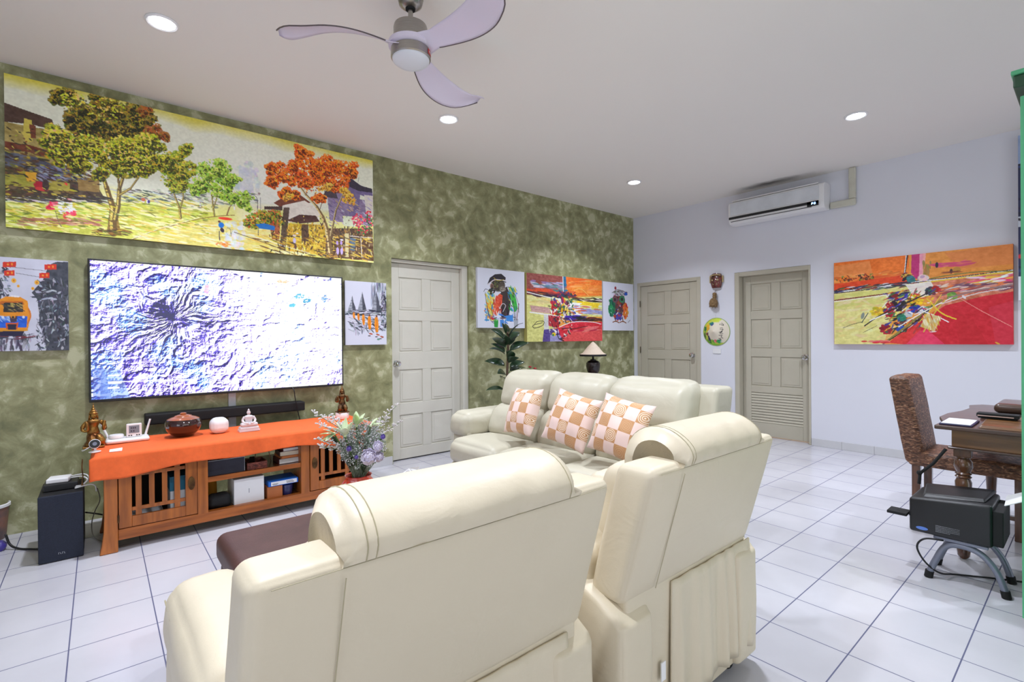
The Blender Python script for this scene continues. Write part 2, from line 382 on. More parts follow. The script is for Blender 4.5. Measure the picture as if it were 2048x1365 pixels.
def bez(pts, n=8):
    """Catmull-Rom through the points"""
    P = [Vector(p) for p in pts]; P = [P[0]*2-P[1]] + P + [P[-1]*2-P[-2]]; out = []
    for i in range(1, len(P)-2):
        for k in range(n):
            t = k/n; a, b, c, d = P[i-1], P[i], P[i+1], P[i+2]
            out.append(.5*((2*b)+(c-a)*t+(2*a-5*b+4*c-d)*t*t+(3*b-a-3*c+d)*t**3))
    out.append(P[-2]); return out

# ------------------------------------------------------------------ a tiny paint box: colours on a fine vertex grid
def homog(src, dst):
    A = []
    for (x, y), (u, v) in zip(src, dst):
        A.append([x, y, 1, 0, 0, 0, -u*x, -u*y]); A.append([0, 0, 0, x, y, 1, -v*x, -v*y])
    h = np.linalg.solve(np.array(A, float), np.array([c for d in dst for c in d], float)); return np.append(h, 1).reshape(3, 3)
def vnoise(w, h, sx, sy, seed, octv=4):
    g = np.random.default_rng(seed); out = np.zeros((h, w)); amp = 1; tot = 0
    for o in range(octv):
        nx, ny = max(2, int(sx*2**o)+2), max(2, int(sy*2**o)+2); G = g.random((ny+1, nx+1))
        X = np.linspace(0, nx-1.001, w); Y = np.linspace(0, ny-1.001, h); xi = X.astype(int); yi = Y.astype(int)
        fx = X-xi; fy = Y-yi; fx = fx*fx*(3-2*fx); fy = fy*fy*(3-2*fy)
        a = G[yi][:, xi]*(1-fx)+G[yi][:, xi+1]*fx; b = G[yi+1][:, xi]*(1-fx)+G[yi+1][:, xi+1]*fx
        out += amp*(a*(1-fy)[:, None]+b*fy[:, None]); tot += amp; amp *= .55
    return out/tot
class Art:
    def __init__(s, w, h, corners, bg=(235, 235, 240)):
        s.w, s.h = w, h; s.a = np.ones((h, w, 3))*np.array(bg, float); s.r = np.random.default_rng(w*h+int(corners[0][0]+200))
        s.H = homog(corners, [(0, 0), (w, 0), (w, h), (0, h)])
        s.k = w/abs(corners[1][0]-corners[0][0])
    def p(s, x, y): q = s.H @ np.array([x, y, 1.0]); return q[0]/q[2], q[1]/q[2]
    def dabc(s, x, y, rx, ry, ang, col, al=1.0):
        R = max(rx, ry)+1; x0, x1, y0, y1 = int(max(0, x-R)), int(min(s.w, x+R+1)), int(max(0, y-R)), int(min(s.h, y+R+1))
        if x0 >= x1 or y0 >= y1: return
        Y, X = np.mgrid[y0:y1, x0:x1]; dx = X-x; dy = Y-y; c, n = cos(ang), sin(ang)
        d = ((dx*c+dy*n)/rx)**2+((-dx*n+dy*c)/ry)**2
        a = (np.clip((1.15-d)*2.2, 0, 1)*al)[..., None]; s.a[y0:y1, x0:x1] = s.a[y0:y1, x0:x1]*(1-a)+np.array(col, float)*a
    def dab(s, x, y, rx, ry=None, ang=0, col=(0, 0, 0), al=1): 
        u, v = s.p(x, y); s.dabc(u, v, rx*s.k, (ry or rx)*s.k, ang, col, al)
    def poly(s, pts, col, al=1, var=0):
        P = [s.p(*q) for q in pts]; xs = [q[0] for q in P]; ys = [q[1] for q in P]
        x0, x1, y0, y1 = int(max(0, min(xs)-1)), int(min(s.w, max(xs)+2)), int(max(0, min(ys)-1)), int(min(s.h, max(ys)+2))
        if x0 >= x1 or y0 >= y1: return
        Y, X = np.mgrid[y0:y1, x0:x1]; ins = np.zeros(X.shape, bool); n = len(P)
        for i in range(n):
            (ax, ay), (bx, by) = P[i], P[(i+1) % n]
            if ay == by: continue
            ins ^= ((ay > Y) != (by > Y)) & (X < (bx-ax)*(Y-ay)/(by-ay)+ax)
        c = np.array(col, float)
        if var: c = c + (vnoise(x1-x0, y1-y0, max(1, (x1-x0)/12), max(1, (y1-y0)/8), int(abs(x0*7+y0*3))+5)-.5)[..., None]*var*2
        a = ins[..., None]*al; s.a[y0:y1, x0:x1] = s.a[y0:y1, x0:x1]*(1-a)+c*a
    def line(s, pts, w, col, al=1, brk=0, jit=0):
        if len(pts) > 2: pts = [(q.x, q.y) for q in bez([(a, b, 0) for a, b in pts], 5)]
        Q = [s.p(*q) for q in pts]; w = w*s.k/2
        for (ax, ay), (bx, by) in zip(Q, Q[1:]):
            L = max(1, int(np.hypot(bx-ax, by-ay)/max(.6, w*.6)))
            for i in range(L+1):
                if brk and s.r.random() < brk: continue
                t = i/L; j = s.r.normal(0, jit) if jit else 0
                s.dabc(ax+(bx-ax)*t, ay+(by-ay)*t+j, max(.6, w), max(.6, w), 0, col, al)
    def scatter(s, x, y, rx, ry, n, cols, size=(1, 2.5), asp=1.6, ang=None, light=0, al=.9):
        for _ in range(n):
            a = s.r.random()*2*pi; q = sqrt(s.r.random()); dx, dy = cos(a)*q, sin(a)*q
            c = np.array(cols[s.r.integers(len(cols))], float)+s.r.normal(0, 8, 3)-dy*light
            z = s.r.uniform(*size); s.dab(x+dx*rx, y+dy*ry, z*asp, z, s.r.random()*pi if ang is None else ang+s.r.normal(0, .25), np.clip(c, 0, 255), al)
    def streaks(s, pts, n, cols, ln=(5, 18), w=(.6, 2), ang=0, sd=.15, al=.85):
        xs = [p[0] for p in pts]; ys = [p[1] for p in pts]
        for _ in range(n):
            x, y = s.r.uniform(min(xs), max(xs)), s.r.uniform(min(ys), max(ys)); c = cols[s.r.integers(len(cols))]
            s.dab(x, y, s.r.uniform(*ln), s.r.uniform(*w), ang+s.r.normal(0, sd), np.clip(np.array(c, float)+s.r.normal(0, 6, 3), 0, 255), al)
    def colors(s): return lin(np.clip(s.a, 0, 255))

def paint_grid(name, art, P00, P10, P01, m, parent, label=None):
    """grid spanned by top-left P00, top-right P10, bottom-left P01 carrying the art in a colour attribute"""
    w, h = art.w, art.h; org = np.array(rootloc(parent)); P00, P10, P01 = [np.array(q, float)-org for q in (P00, P10, P01)]
    U, V = np.meshgrid(np.linspace(0, 1, w), np.linspace(0, 1, h)); co = P00+U[..., None]*(P10-P00)+V[..., None]*(P01-P00)
    me = bpy.data.meshes.new(name); nq = (w-1)*(h-1); me.vertices.add(w*h); me.vertices.foreach_set('co', co.reshape(-1))
    i = (np.arange(h-1)[:, None]*w+np.arange(w-1)[None]).reshape(-1); q = np.stack([i, i+w, i+w+1, i+1], 1).reshape(-1)
    me.loops.add(nq*4); me.loops.foreach_set('vertex_index', q); me.polygons.add(nq); me.polygons.foreach_set('loop_start', np.arange(nq)*4)
    me.update(calc_edges=True)
    a = me.color_attributes.new('paint', 'FLOAT_COLOR', 'POINT'); c = np.ones((w*h, 4)); c[:, :3] = art.colors().reshape(-1, 3); a.data.foreach_set('color', c.reshape(-1))
    me.materials.append(m); o = bpy.data.objects.new(name, me); C.objects.link(o); o.parent = parent
    if label: o['label'] = label
    return o
paint_m = attr_mat('oil_paint', .5)
def canvas(label, corners, art, wall, thick=.035, side=(225, 225, 228), name='canvas_painting', group=None):
    """a stretched canvas on the green wall ('g', y=0) or the white wall ('w', x=0)"""
    f = (lambda a, b: PY(a, b, -thick-.004)) if wall == 'g' else (lambda a, b: PX(a, b, -thick-.004))
    q = [f(*c) for c in corners]; k = 0 if wall == 'g' else 1
    l_, r_ = (q[0][k]+q[3][k])/2, (q[1][k]+q[2][k])/2; t_, b_ = (q[0][2]+q[1][2])/2, (q[2][2]+q[3][2])/2
    sm = mat(name+'_edge', side, .6)
    if wall == 'g':
        t = thing(name, label, 'painting', ((l_+r_)/2, -.003, b_), group)
        obj('stretched_canvas', MB().box(l_, r_, -.003, -thick, b_, t_), sm, t, smooth=False)
        paint_grid('painted_surface', art, (l_, -thick-.001, t_), (r_, -thick-.001, t_), (l_, -thick-.001, b_), paint_m, t)
    else:
        t = thing(name, label, 'painting', (-.003, (l_+r_)/2, b_), group)
        obj('stretched_canvas', MB().box(-.003, -thick, l_, r_, b_, t_), sm, t, smooth=False)
        paint_grid('painted_surface', art, (-thick-.001, l_, t_), (-thick-.001, r_, t_), (-thick-.001, l_, b_), paint_m, t)
    return t

# ================================================================== the room
def wall_with_holes(name, axis, pos, thick, a0, a1, z0, z1, holes, m):
    """wall slab along x ('g') or y ('w') with rectangular openings"""
    mb = MB(); xs = sorted({a0, a1, *[h[0] for h in holes], *[h[1] for h in holes]}); zs = sorted({z0, z1, *[h[2] for h in holes], *[h[3] for h in holes]})
    for i in range(len(xs)-1):
        for k in range(len(zs)-1):
            cx, cz = (xs[i]+xs[i+1])/2, (zs[k]+zs[k+1])/2
            if any(h[0] < cx < h[1] and h[2] < cz < h[3] for h in holes): continue
            if axis == 'g': mb.box(xs[i], xs[i+1], pos, pos+thick, zs[k], zs[k+1])
            else: mb.box(pos, pos+thick, xs[i], xs[i+1], zs[k], zs[k+1])
    return struct(name, mb, m)
D1 = (-3.918, -2.99, 2.033)      # door in the green wall
D2 = (-1.067, -.069, 2.03)       # left door in the white wall (y range)
D3 = (-2.385, -1.5225, 2.03)     # right door in the white wall
struct('floor', MB().box(XL-.2, .3, YB-.2, .3, -.1, 0), 'floor')
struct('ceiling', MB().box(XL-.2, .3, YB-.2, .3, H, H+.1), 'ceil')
wall_with_holes('wall_north', 'g', 0, .2, XL-.2, .2, 0, H, [(D1[0], D1[1], 0, D1[2])], 'plaster')
wall_with_holes('wall_east', 'w', 0, .2, YB-.2, 0, 0, H, [(D2[0], D2[1], 0, D2[2]), (D3[0], D3[1], 0, D3[2])], 'wall')
WX = (-6.95, -2.25); WZ = (.15, 2.55)
wall_with_holes('wall_south', 'g', YB-.2, .2, XL-.2, .2, 0, H, [(WX[0], WX[1], WZ[0], WZ[1])], 'wall')
WY = (-5.95, -3.25); VZ = (.45, 2.4)
wall_with_holes('wall_west', 'w', XL-.2, .2, YB, 0, 0, H, [(WY[0], WY[1], VZ[0], VZ[1])], 'wall')
def window(name, axis, pos, a0, a1, z0, z1, n):
    mb = MB(); t = .05
    def bx(p0, p1, q0, q1, mbx):
        mbx.box(p0, p1, pos-.14, pos-.08, q0, q1) if axis == 'g' else mbx.box(pos-.14, pos-.08, p0, p1, q0, q1)
    bx(a0, a1, z0, z0+t, mb); bx(a0, a1, z1-t, z1, mb)
    for i in range(n+1):
        c = a0+(a1-a0)*i/n; bx(max(a0, c-t/2), min(a1, c+t/2), z0, z1, mb)
    w = struct(name, mb, 'alum')
    for i in range(n):
        g = MB(); c0, c1 = a0+(a1-a0)*i/n+t/2, a0+(a1-a0)*(i+1)/n-t/2
        g.box(c0, c1, pos-.115, pos-.11, z0+t, z1-t) if axis == 'g' else g.box(pos-.115, pos-.11, c0, c1, z0+t, z1-t)
        obj('glass_pane', g, 'glass', w, smooth=False)
window('window_1', 'g', YB, WX[0], WX[1], WZ[0], WZ[1], 4)
window('window_2', 'w', XL, WY[0], WY[1], VZ[0], VZ[1], 2)

def skirting(name, segs, axis):
    mb = MB(); h = .082
    for a0, a1 in segs:
        n = max(1, round(abs(a1-a0)/T_)); 
        for i in range(n):
            p0 = a0+(a1-a0)*i/n+.001; p1 = a0+(a1-a0)*(i+1)/n-.001
            mb.box(p0, p1, -.001, -.012, .001, h) if axis == 'g' else mb.box(-.001, -.012, p0, p1, .001, h)
    o = struct(name, mb, 'base'); return o
skirting('baseboard_north', [(-4.95, D1[0]-.01), (D1[1]+.01, -.02)], 'g')
skirting('baseboard_east', [(-5.6, D3[0]-.005), (D3[1]+.07, D2[0]-.05)], 'w')

# doors -------------------------------------------------------------
def panel_door(name, axis, a0, a1, z1, depth, mname, rows, knob_at_low, louver=None, frame=(.045, .045, .045), fdepth=.1, stand=0.0):
    """a panelled door leaf, its frame and its knob; a runs along the wall, positive depth goes into the wall"""
    def B(mb, p0, p1, d0, d1, q0, q1):
        return mb.box(p0, p1, d0, d1, q0, q1) if axis == 'g' else mb.box(d0, d1, p0, p1, q0, q1)
    fr = MB(); fl, fr_, ft = frame
    B(fr, a0, a0+fl, -stand, fdepth, 0, z1); B(fr, a1-fr_, a1, -stand, fdepth, 0, z1); B(fr, a0+fl, a1-fr_, -stand, fdepth, z1-ft, z1)
    # rebate strip the leaf closes against
    B(fr, a0+fl, a0+fl+.012, depth+.045, depth+.06, 0, z1-ft); B(fr, a1-fr_-.012, a1-fr_, depth+.045, depth+.06, 0, z1-ft)
    door = struct(name, fr, mname, bevel=.003)
    l0, l1, lz0, lz1 = a0+fl+.003, a1-fr_-.003, .012, z1-ft-.003
    W = l1-l0; mb = MB(); st = .105*W/.86; mid = (l0+l1)/2; pw = .05
    dF = depth; dB = depth+.04
    cols = [(l0+st, mid-pw), (mid+pw, l1-st)]
    # backing board, then stiles and rails proud of it, then a raised field in each opening
    B(mb, l0, l1, dF+.012, dB, lz0, lz1)
    zs = [lz0] + [v for r in rows for v in r] + ([louver[0], louver[1]] if louver else []) + [lz1]
    B(mb, l0, l0+st, dF, dF+.013, lz0, lz1); B(mb, l1-st, l1, dF, dF+.013, lz0, lz1)
    ops = sorted(list(rows) + ([louver] if louver else []))
    prev = lz0
    for lo, hi in ops:
        B(mb, l0+st, l1-st, dF, dF+.013, prev, lo); prev = hi
    B(mb, l0+st, l1-st, dF, dF+.013, prev, lz1)
    for lo, hi in rows:
        B(mb, mid-pw, mid+pw, dF, dF+.013, lo, hi)
        for c0, c1 in cols:
            B(mb, c0+.012, c1-.012, dF+.006, dF+.013, lo+.012, hi-.012); B(mb, c0+.034, c1-.034, dF+.002, dF+.008, lo+.034, hi-.034)
    leaf = obj('door_leaf', mb, mname, door, smooth=False, bevel=.004)
    if louver:
        lv = MB(); n = 11; lo, hi = louver
        for i in range(n):
            zc = lo+(hi-lo)*(i+.5)/n; hh = (hi-lo)/n*.46
            p0, p1 = l0+st, l1-st
            pts = [(dF+.001, zc-hh*.75), (dF+.004, zc-hh*.9), (dF+.0118, zc+hh*.5), (dF+.0105, zc+hh*.8)]
            vs = []
            for e in (p0, p1): vs += [((e, d, z) if axis == 'g' else (d, e, z)) for d, z in pts]
            lv.add(vs, [(0, 1, 2, 3), (7, 6, 5, 4), (0, 4, 5, 1), (1, 5, 6, 2), (2, 6, 7, 3), (3, 7, 4, 0)])
        obj('louver_panel', lv, mname, leaf, smooth=False)
    kz = .985; ka = (l0+.065) if knob_at_low else (l1-.065)
    prof = [(.033, 0), (.033, .006), (.014, .010), (.012, .030), (.022, .036), (.030, .046), (.030, .058), (.022, .068), (.008, .071)]
    if axis == 'g': M = Matrix.Translation((ka, dF, kz)) @ Matrix.Rotation(radians(90), 4, 'X')
    else: M = Matrix.Translation((dF, ka, kz)) @ Matrix.Rotation(radians(-90), 4, 'Y')
    obj('door_knob', MB().lathe(prof, M=M, n=24), 'chrome', leaf, label='chrome round door knob')
    return door, leaf
row4 = [(.12, .46), (.58, .92), (1.10, 1.42), (1.52, 1.86)]
d1, l1 = panel_door('door_1', 'g', D1[0]+.002, D1[1]-.002, D1[2]-.002, .085, 'doorl', row4, True, frame=(.012, .07, .03), fdepth=.14, stand=-.03)
d2, l2 = panel_door('door_2', 'w', D2[0], D2[1], D2[2], .006, 'door', [(.12, .46), (.56, .92), (1.05, 1.42), (1.54, 1.88)], True, frame=(.05, .05, .05), fdepth=.09, stand=.012)
d3, l3 = panel_door('door_3', 'w', D3[0]+.002, D3[1]-.002, D3[2]-.002, .10, 'door', [(.62, .98), (1.08, 1.44), (1.54, 1.88)], True, louver=(.17, .54), frame=(.02, .055, .05), fdepth=.17, stand=.004)
for z in (1.72, 1.05, .25):
    obj('door_hinge', MB().tube([(-.012, D2[1]-.052, z-.045), (-.012, D2[1]-.052, z+.045)], .008, 8), 'brasst', d2, label='small metal hinge')
# strip of lamp light that shows below the louvred door comes from a lit room behind it
hall = MB().box(.21, 1.6, D3[0]-.3, D3[1]+.3, -.1, -.001)
struct('floor_2', hall, 'base')
lp = bpy.data.lights.new('room_lamp', 'POINT'); lp.energy = 25; lp.color = (1, .72, .42); lp.shadow_soft_size = .1
lo = bpy.data.objects.new('room_lamp', lp); C.objects.link(lo); lo.location = (.9, -1.95, 1.6)
struct('wall_hall', MB().box(1.6, 1.7, D3[0]-.3, D3[1]+.3, 0, 2.4).box(.2, 1.6, D3[0]-.4, D3[0]-.3, 0, 2.4).box(.2, 1.6, D3[1]+.3, D3[1]+.4, 0, 2.4).box(.2, 1.7, D3[0]-.4, D3[1]+.4, 2.4, 2.5), 'wall')
struct('wall_closet', MB().box(D1[0]-.1, D1[1]+.1, .201, .25, 0, 2.4), 'wall')
struct('wall_cupboard', MB().box(.201, .25, D2[0]-.1, D2[1]+.06, 0, 2.4), 'wall')

# recessed ceiling lights -------------------------------------------
glow = emit('lamp_glow', (244, 246, 255), 16)
desc = {0: 'round recessed downlight at the upper left, above the big street painting', 1: 'round recessed downlight just below the tip of a fan blade', 2: 'round recessed downlight in the ceiling in front of the air conditioner',
        3: 'smallest round recessed downlight near the corner above the two right-hand doors', 4: 'round recessed downlight just above the top edge of the photo, right of the fan',
        5: 'round recessed downlight above the seat nearest the camera, out of the photo', 6: 'round recessed downlight over the desk corner, behind the green cupboard'}
for i, (x, y) in enumerate(LAMPS):
    t = thing('recessed_downlight', desc.get(i, 'round recessed downlight in the ceiling behind the camera'), 'ceiling light', (x, y, H-.012), 'recessed downlights in the ceiling')
    obj('trim_ring', MB().lathe([(.062, H-.001), (.062, H-.008), (.072, H-.012), (.080, H-.006), (.080, H-.001)], (x, y, 0), 32), 'white', t)
    obj('lamp_lens', MB().lathe([(.061, H-.002), (.061, H-.0085)], (x, y, 0), 32), glow, t, label='glowing round lens')
    area('downlight_beam', (x, y, H-.02), (0, 0, 0), .12, .12, LAMP_POWER, (.84, .89, 1.0), 'DISK', radians(125))

# ceiling fan ---------------------------------------------------------
FX, FY = -4.89, -2.21
fan = thing('ceiling_fan', 'three-blade ceiling fan with lilac-white curved blades and a steel motor with round light', 'ceiling fan', (FX, FY, H-.001))
obj('ceiling_canopy', MB().lathe([(.066, H-.002), (.066, H-.04), (.058, H-.07), (.035, H-.088), (.02, H-.09)], (FX, FY, 0), 36), 'steel', fan)
obj('down_rod', MB().tube([(FX, FY, H-.08), (FX, FY, 2.835)], .0125, 16), 'steel', fan)
obj('rod_collar', MB().lathe([(.024, 2.908), (.026, 2.918), (.018, 2.925)], (FX, FY, 0), 24), 'blackm', fan)
obj('motor_housing', MB().lathe([(.02, 2.842), (.06, 2.838), (.082, 2.825), (.086, 2.81), (.086, 2.745), (.08, 2.742)], (FX, FY, 0), 48), 'steel', fan)
def blade(a0, L):
    # root is broad and swept, then narrows, twists and lifts at the tip
    mb = MB(); n = 26; v = []; th = .007
    for i in range(n+1):
        t = i/n; r = .03+L*t
        wid = .07+.13*sin(min(1, t*1.25)*pi*.62)**1.2*(.4+.6*t) ; wid = wid*(1-max(0, (t-.86)/.14)**2*.72)
        if t < .2: wid = .15-.06*(t/.2)
        sweep = -.28*(t**1.7) + .09*sin(t*pi)
        tw = radians(26)*(1-t)*min(1, t*6)+radians(9)
        zc = 2.708 + .02*sin(t*pi) - .05*t + .055*max(0, (t-.72)/.28)**2
        ang = a0 + sweep*1.1
        cx, cy = r*cos(ang), r*sin(ang); px, py = -sin(ang), cos(ang)
        for j in range(9):
            s_ = (j/8-.5); e = wid*s_; z = zc-e*sin(tw)+.018*(1-4*s_*s_)*t
            for sg in (0, 1): v.append((FX+cx+px*e*cos(tw), FY+cy+py*e*cos(tw), z+(th if sg else 0)*(1-abs(2*s_)**4*.6)))
    W = 18; f = []
    for i in range(n):
        for j in range(8):
            a, b = i*W+2*j, (i+1)*W+2*j
            f += [(a, a+2, b+2, b), (a+1, b+1, b+3, a+3)]
        f += [(i*W, (i+1)*W, (i+1)*W+1, i*W+1), (i*W+16, i*W+17, (i+1)*W+17, (i+1)*W+16)]
    f += [(0, 1, 3, 2)] + [(2*j, 2*j+1, 2*j+3, 2*j+2) for j in range(1, 8)] + [(n*W+2*j, n*W+2*j+2, n*W+2*j+3, n*W+2*j+1) for j in range(8)]
    return mb.add(v, f), [v[i*W+17] for i in range(5, n+1)]
for a, BL in ((radians(170), .60), (radians(286), .66), (radians(38), .62)):
    mbb, edge = blade(a, BL)
    bo = obj('fan_blade', mbb, 'fanw', fan, smooth='all')
    obj('blade_edge', MB().tube(edge, .0035, 6), 'fanedge', bo, label='thin dark edge')
obj('blade_hub', MB().lathe([(.095, 2.705), (.112, 2.715), (.112, 2.735), (.092, 2.745)], (FX, FY, 0), 40), 'fanw', fan)
obj('light_ring', MB().lathe([(.094, 2.655), (.1, 2.66), (.1, 2.7), (.094, 2.706)], (FX, FY, 0), 48), 'steel', fan)
obj('light_cover', MB().lathe([(.02, 2.628), (.05, 2.630), (.078, 2.637), (.092, 2.648), (.095, 2.662)], (FX, FY, 0), 48), 'frost', fan, label='unlit frosted round light cover')
st = MB()
for k in range(7):
    a = radians(-62+k*5); b = radians(-57+k*5); 
    if k < 6: st.add([(FX+.1012*cos(q), FY+.1012*sin(q), z) for q, z in ((a, 2.668), (b, 2.668), (b, 2.694), (a, 2.694))], [(0, 1, 2, 3)])
so = obj('sticker', st, 'red', fan, label='small red sticker with white print')
for k in range(5):
    a = radians(-56+k*4.4); st = MB().add([(FX+.1018*cos(q), FY+.1018*sin(q), z) for q, z in ((a, 2.677), (a+.045, 2.677), (a+.045, 2.686), (a, 2.686))], [(0, 1, 2, 3)])
    obj('sticker_letter', st, 'white', so, smooth=False)

# air conditioner -----------------------------------------------------
ac = thing('air_conditioner', 'white split air conditioner high on the white wall with black lower stripe', 'air conditioner', (-.003, -2.06, 2.60))
ay0, ay1 = -2.585, -1.545
prof = [(-.004, 2.60), (-.10, 2.592), (-.165, 2.605), (-.192, 2.64), (-.198, 2.70), (-.198, 2.83), (-.188, 2.862), (-.15, 2.877), (-.004, 2.88)]
v = [(x, y, z) for y in (ay0, ay1) for x, z in prof]; n = len(prof)
obj('indoor_unit_body', MB().add(v, [tuple(range(n)), tuple(reversed(range(n, 2*n)))]+[(i, n+i, n+(i+1) % n, (i+1) % n) for i in range(n)]), 'white', ac, bevel=.006)
obj('front_panel', MB().box(-.199, -.205, ay0+.045, ay1-.03, 2.70, 2.845), mat('ac_panel', (214, 218, 224), .25), ac, smooth=False, bevel=.002)
obj('top_louvre', MB().box(-.10, -.185, ay0+.06, ay1-.04, 2.872, 2.884), 'white', ac, smooth=False, bevel=.003)
bs = obj('air_outlet_strip', MB().box(-.199, -.207, ay0+.05, ay1-.012, 2.656, 2.684).box(-.199, -.207, ay0+.05, ay0+.16, 2.634, 2.684), 'black', ac, smooth=False)
obj('swing_flap', MB().box(-.186, -.196, ay0+.12, ay1-.03, 2.628, 2.632), 'black', ac, smooth=False)
dsp = emit('display_digits', (150, 205, 255), 6)
mb = MB()
for k, segs in enumerate(((1, 1, 0, 1, 1, 0, 1), (1, 0, 1, 1, 0, 1, 1))):
    y = ay0+.085+.024*(1-k); z = 2.660; w = .012; s_ = .0022
    pos = [(y, z+.009, w, s_), (y, z, w, s_), (y, z-.009, w, s_), (y-w/2, z+.0045, s_, .009), (y+w/2, z+.0045, s_, .009), (y-w/2, z-.0045, s_, .009), (y+w/2, z-.0045, s_, .009)]
    for on, (yy, zz, a, b) in zip(segs, pos):
        if on: mb.box(-.2072, -.2082, yy-a/2-.001, yy+a/2+.001, zz-b/2-.001, zz+b/2+.001)
obj('display', mb, dsp, bs, smooth=False, label='glowing pale blue display')
tk = MB().box(-.003, -.045, -2.83, -2.765, 2.675, H-.003).box(-.003, -.045, -2.83, -2.592, 2.605, 2.675)
o = obj('pipe_trunking', tk, 'conduit', smooth=False, bevel=.012); tag(o, 'cream L-shaped pipe trunking from the air conditioner up to the ceiling', 'trunking')

# ================================================================== upholstered seats
def seam(pts, parent, r=.0022, n=6): return obj('seam', MB().tube(bez(pts, n), r, 6), 'seam', parent)
def recliner(label, x0, x1, yr, lx, loc_y):
    """rear at yr (top), facing +y; x0..x1 is the back"""
    cx = (x0+x1)/2; L = 'leather'
    t = thing('recliner_armchair', label, 'armchair', (cx, loc_y, 0), 'cream leather recliner armchairs seen from behind')
    zt, zb = .875, .47
    lean = lambda z: yr + .11*(zt-z)/(zt-zb)
    # back frame
    def shear(x, y, z): return (x, y+.275*(zt-z), z)
    b = obj('back_frame', MB().soft(x0, x1, yr, yr+.125, zb, zt, r=.026, bulge=(.004, .012, .004), n=22, fn=shear, wr=.002, wsc=4), L, t, smooth='all')
    for e in (.145, ):
        seam([(x0+.003+.21*.65, yr-.012+.275*(zt-z), z) for z in (zt-.03, zt-.15, zt-.28, zb+.02)], b, .0011)
    seam([(x0+.03+(x1-x0-.06)*k/6, yr-.005+.275*.012, zt-.014) for k in range(7)], b, .0009)
    # head pillow: rolled over the top of the back from rear crease to front
    px0, px1 = x0+.135, x1-.125
    mb = MB(); nx, na = 30, 22; v = []
    for i in range(nx+1):
        u = i/nx; x = px0+(px1-px0)*u; e = min(1, min(u, 1-u)/.075); e = sqrt(max(0, 1-(1-e)**2)); e2 = .62+.38*e
        for k in range(na+1):
            a = k/na
            # profile in (y, z) from rear crease over the top to the lower front
            P = [(-.004, -.012), (-.012, .018), (.006, .050), (.045, .075), (.095, .085), (.150, .074), (.195, .040), (.218, -.02), (.212, -.10), (.19, -.17)]
            q = a*(len(P)-1); j = min(int(q), len(P)-2); w = q-j; w2 = w
            def cr(i_, c): return P[max(0, min(len(P)-1, i_))][c]
            yy, zz = [.5*((2*cr(j, c))+(cr(j+1, c)-cr(j-1, c))*w2+(2*cr(j-1, c)-5*cr(j, c)+4*cr(j+1, c)-cr(j+2, c))*w2*w2+(-cr(j-1, c)+3*cr(j, c)-3*cr(j+1, c)+cr(j+2, c))*w2**3) for c in (0, 1)]
            cyc, czc = .09, -.01
            yy = cyc+(yy-cyc)*(e2 if a > .08 else 1); zz = czc+(zz-czc)*(e2 if a > .08 else 1)
            wrk = .0035*sin(u*70+3*sin(u*13))*max(0, 1-a*5) + .003*mnoise.noise(Vector((u*9, a*5, x0*7)))
            v.append((x, yr+yy-wrk, zt+zz+wrk*.5))
    f = [(i*(na+1)+k, (i+1)*(na+1)+k, (i+1)*(na+1)+k+1, i*(na+1)+k+1) for i in range(nx) for k in range(na)]
    f += [tuple(reversed(range(na+1))), tuple(nx*(na+1)+k for k in range(na+1))]
    hp = obj('head_pillow', mb.add(v, f), L, t, smooth='all')
    for side in (0, 1):
        for i in ((2, 3) if side == 0 else (nx-2,)): seam([v[i*(na+1)+k] for k in range(0, na-2, 2)], hp, .0013, 3)
    # front back cushion
    obj('back_cushion', MB().soft(px0-.01, px1+.01, yr+.12, yr+.30, .40, .83, r=.06, bulge=(0, .03, 0), n=16, fn=lambda x, y, z: (x, y+.22*(zt-z)-.02, z), wr=.006), L, t, smooth='all')
    # arms
    for s_, ax in ((-1, x0-.03), (1, x1+.03)):
        a0, a1 = (ax, ax+.17) if s_ < 0 else (ax-.17, ax)
        def armf(x, y, z):
            k = max(0, (z-.45)/.17); yy = (y-(yr+.62)); return (x, y, z+.012*sin((y-yr)*5)*k)
        a = obj('armrest', MB().soft(a0-.008, a1+.008, yr+.235, yr+.80, .43, .612, r=.062, bulge=(.006, .01, .012), n=16, fn=armf, wr=.006, wsc=6), L, t, smooth='all')
        seam([((a0-.004 if s_ < 0 else a1+.004), yr+.27+.5*k/5, .563+.005*sin(k)) for k in range(6)], a, .002)
        # side panel with the sloping shoulder behind
        xs0, xs1 = (ax, ax+.15) if s_ < 0 else (ax-.15, ax)
        def sp(x, y, z):
            tt = min(1, max(0, (y-(yr+.10))/.22)); top = .44+.10*tt**.7
            return (x, y, .04+(z-.04)*(top-.04)/.46)
        obj('side_panel', MB().soft(xs0, xs1, yr+.085, yr+.79, .04, .50, r=.022, bulge=(.008, .004, 0), n=16, fn=sp, wr=.003), L, t, smooth='all')
    obj('seat_cushion', MB().soft(x0+.12, x1-.12, yr+.27, yr+.86, .28, .455, r=.06, bulge=(0, .015, .03), n=16, wr=.006), L, t, smooth='all')
    obj('footrest_panel', MB().soft(x0+.125, x1-.125, yr+.80, yr+.875, .06, .30, r=.03, bulge=(0, .015, 0), n=12, wr=.004), L, t, smooth='all')
    obj('base_frame', MB().box(x0+.125, x1-.125, yr+.16, yr+.80, .035, .30), 'blackm', t, smooth=False)
    # pleated skirt flap hanging from the back
    s0, s1 = (x0+.235, x1-.005) if lx else (x0+.11, x1-.062)
    v = []; nu, nv = 60, 14
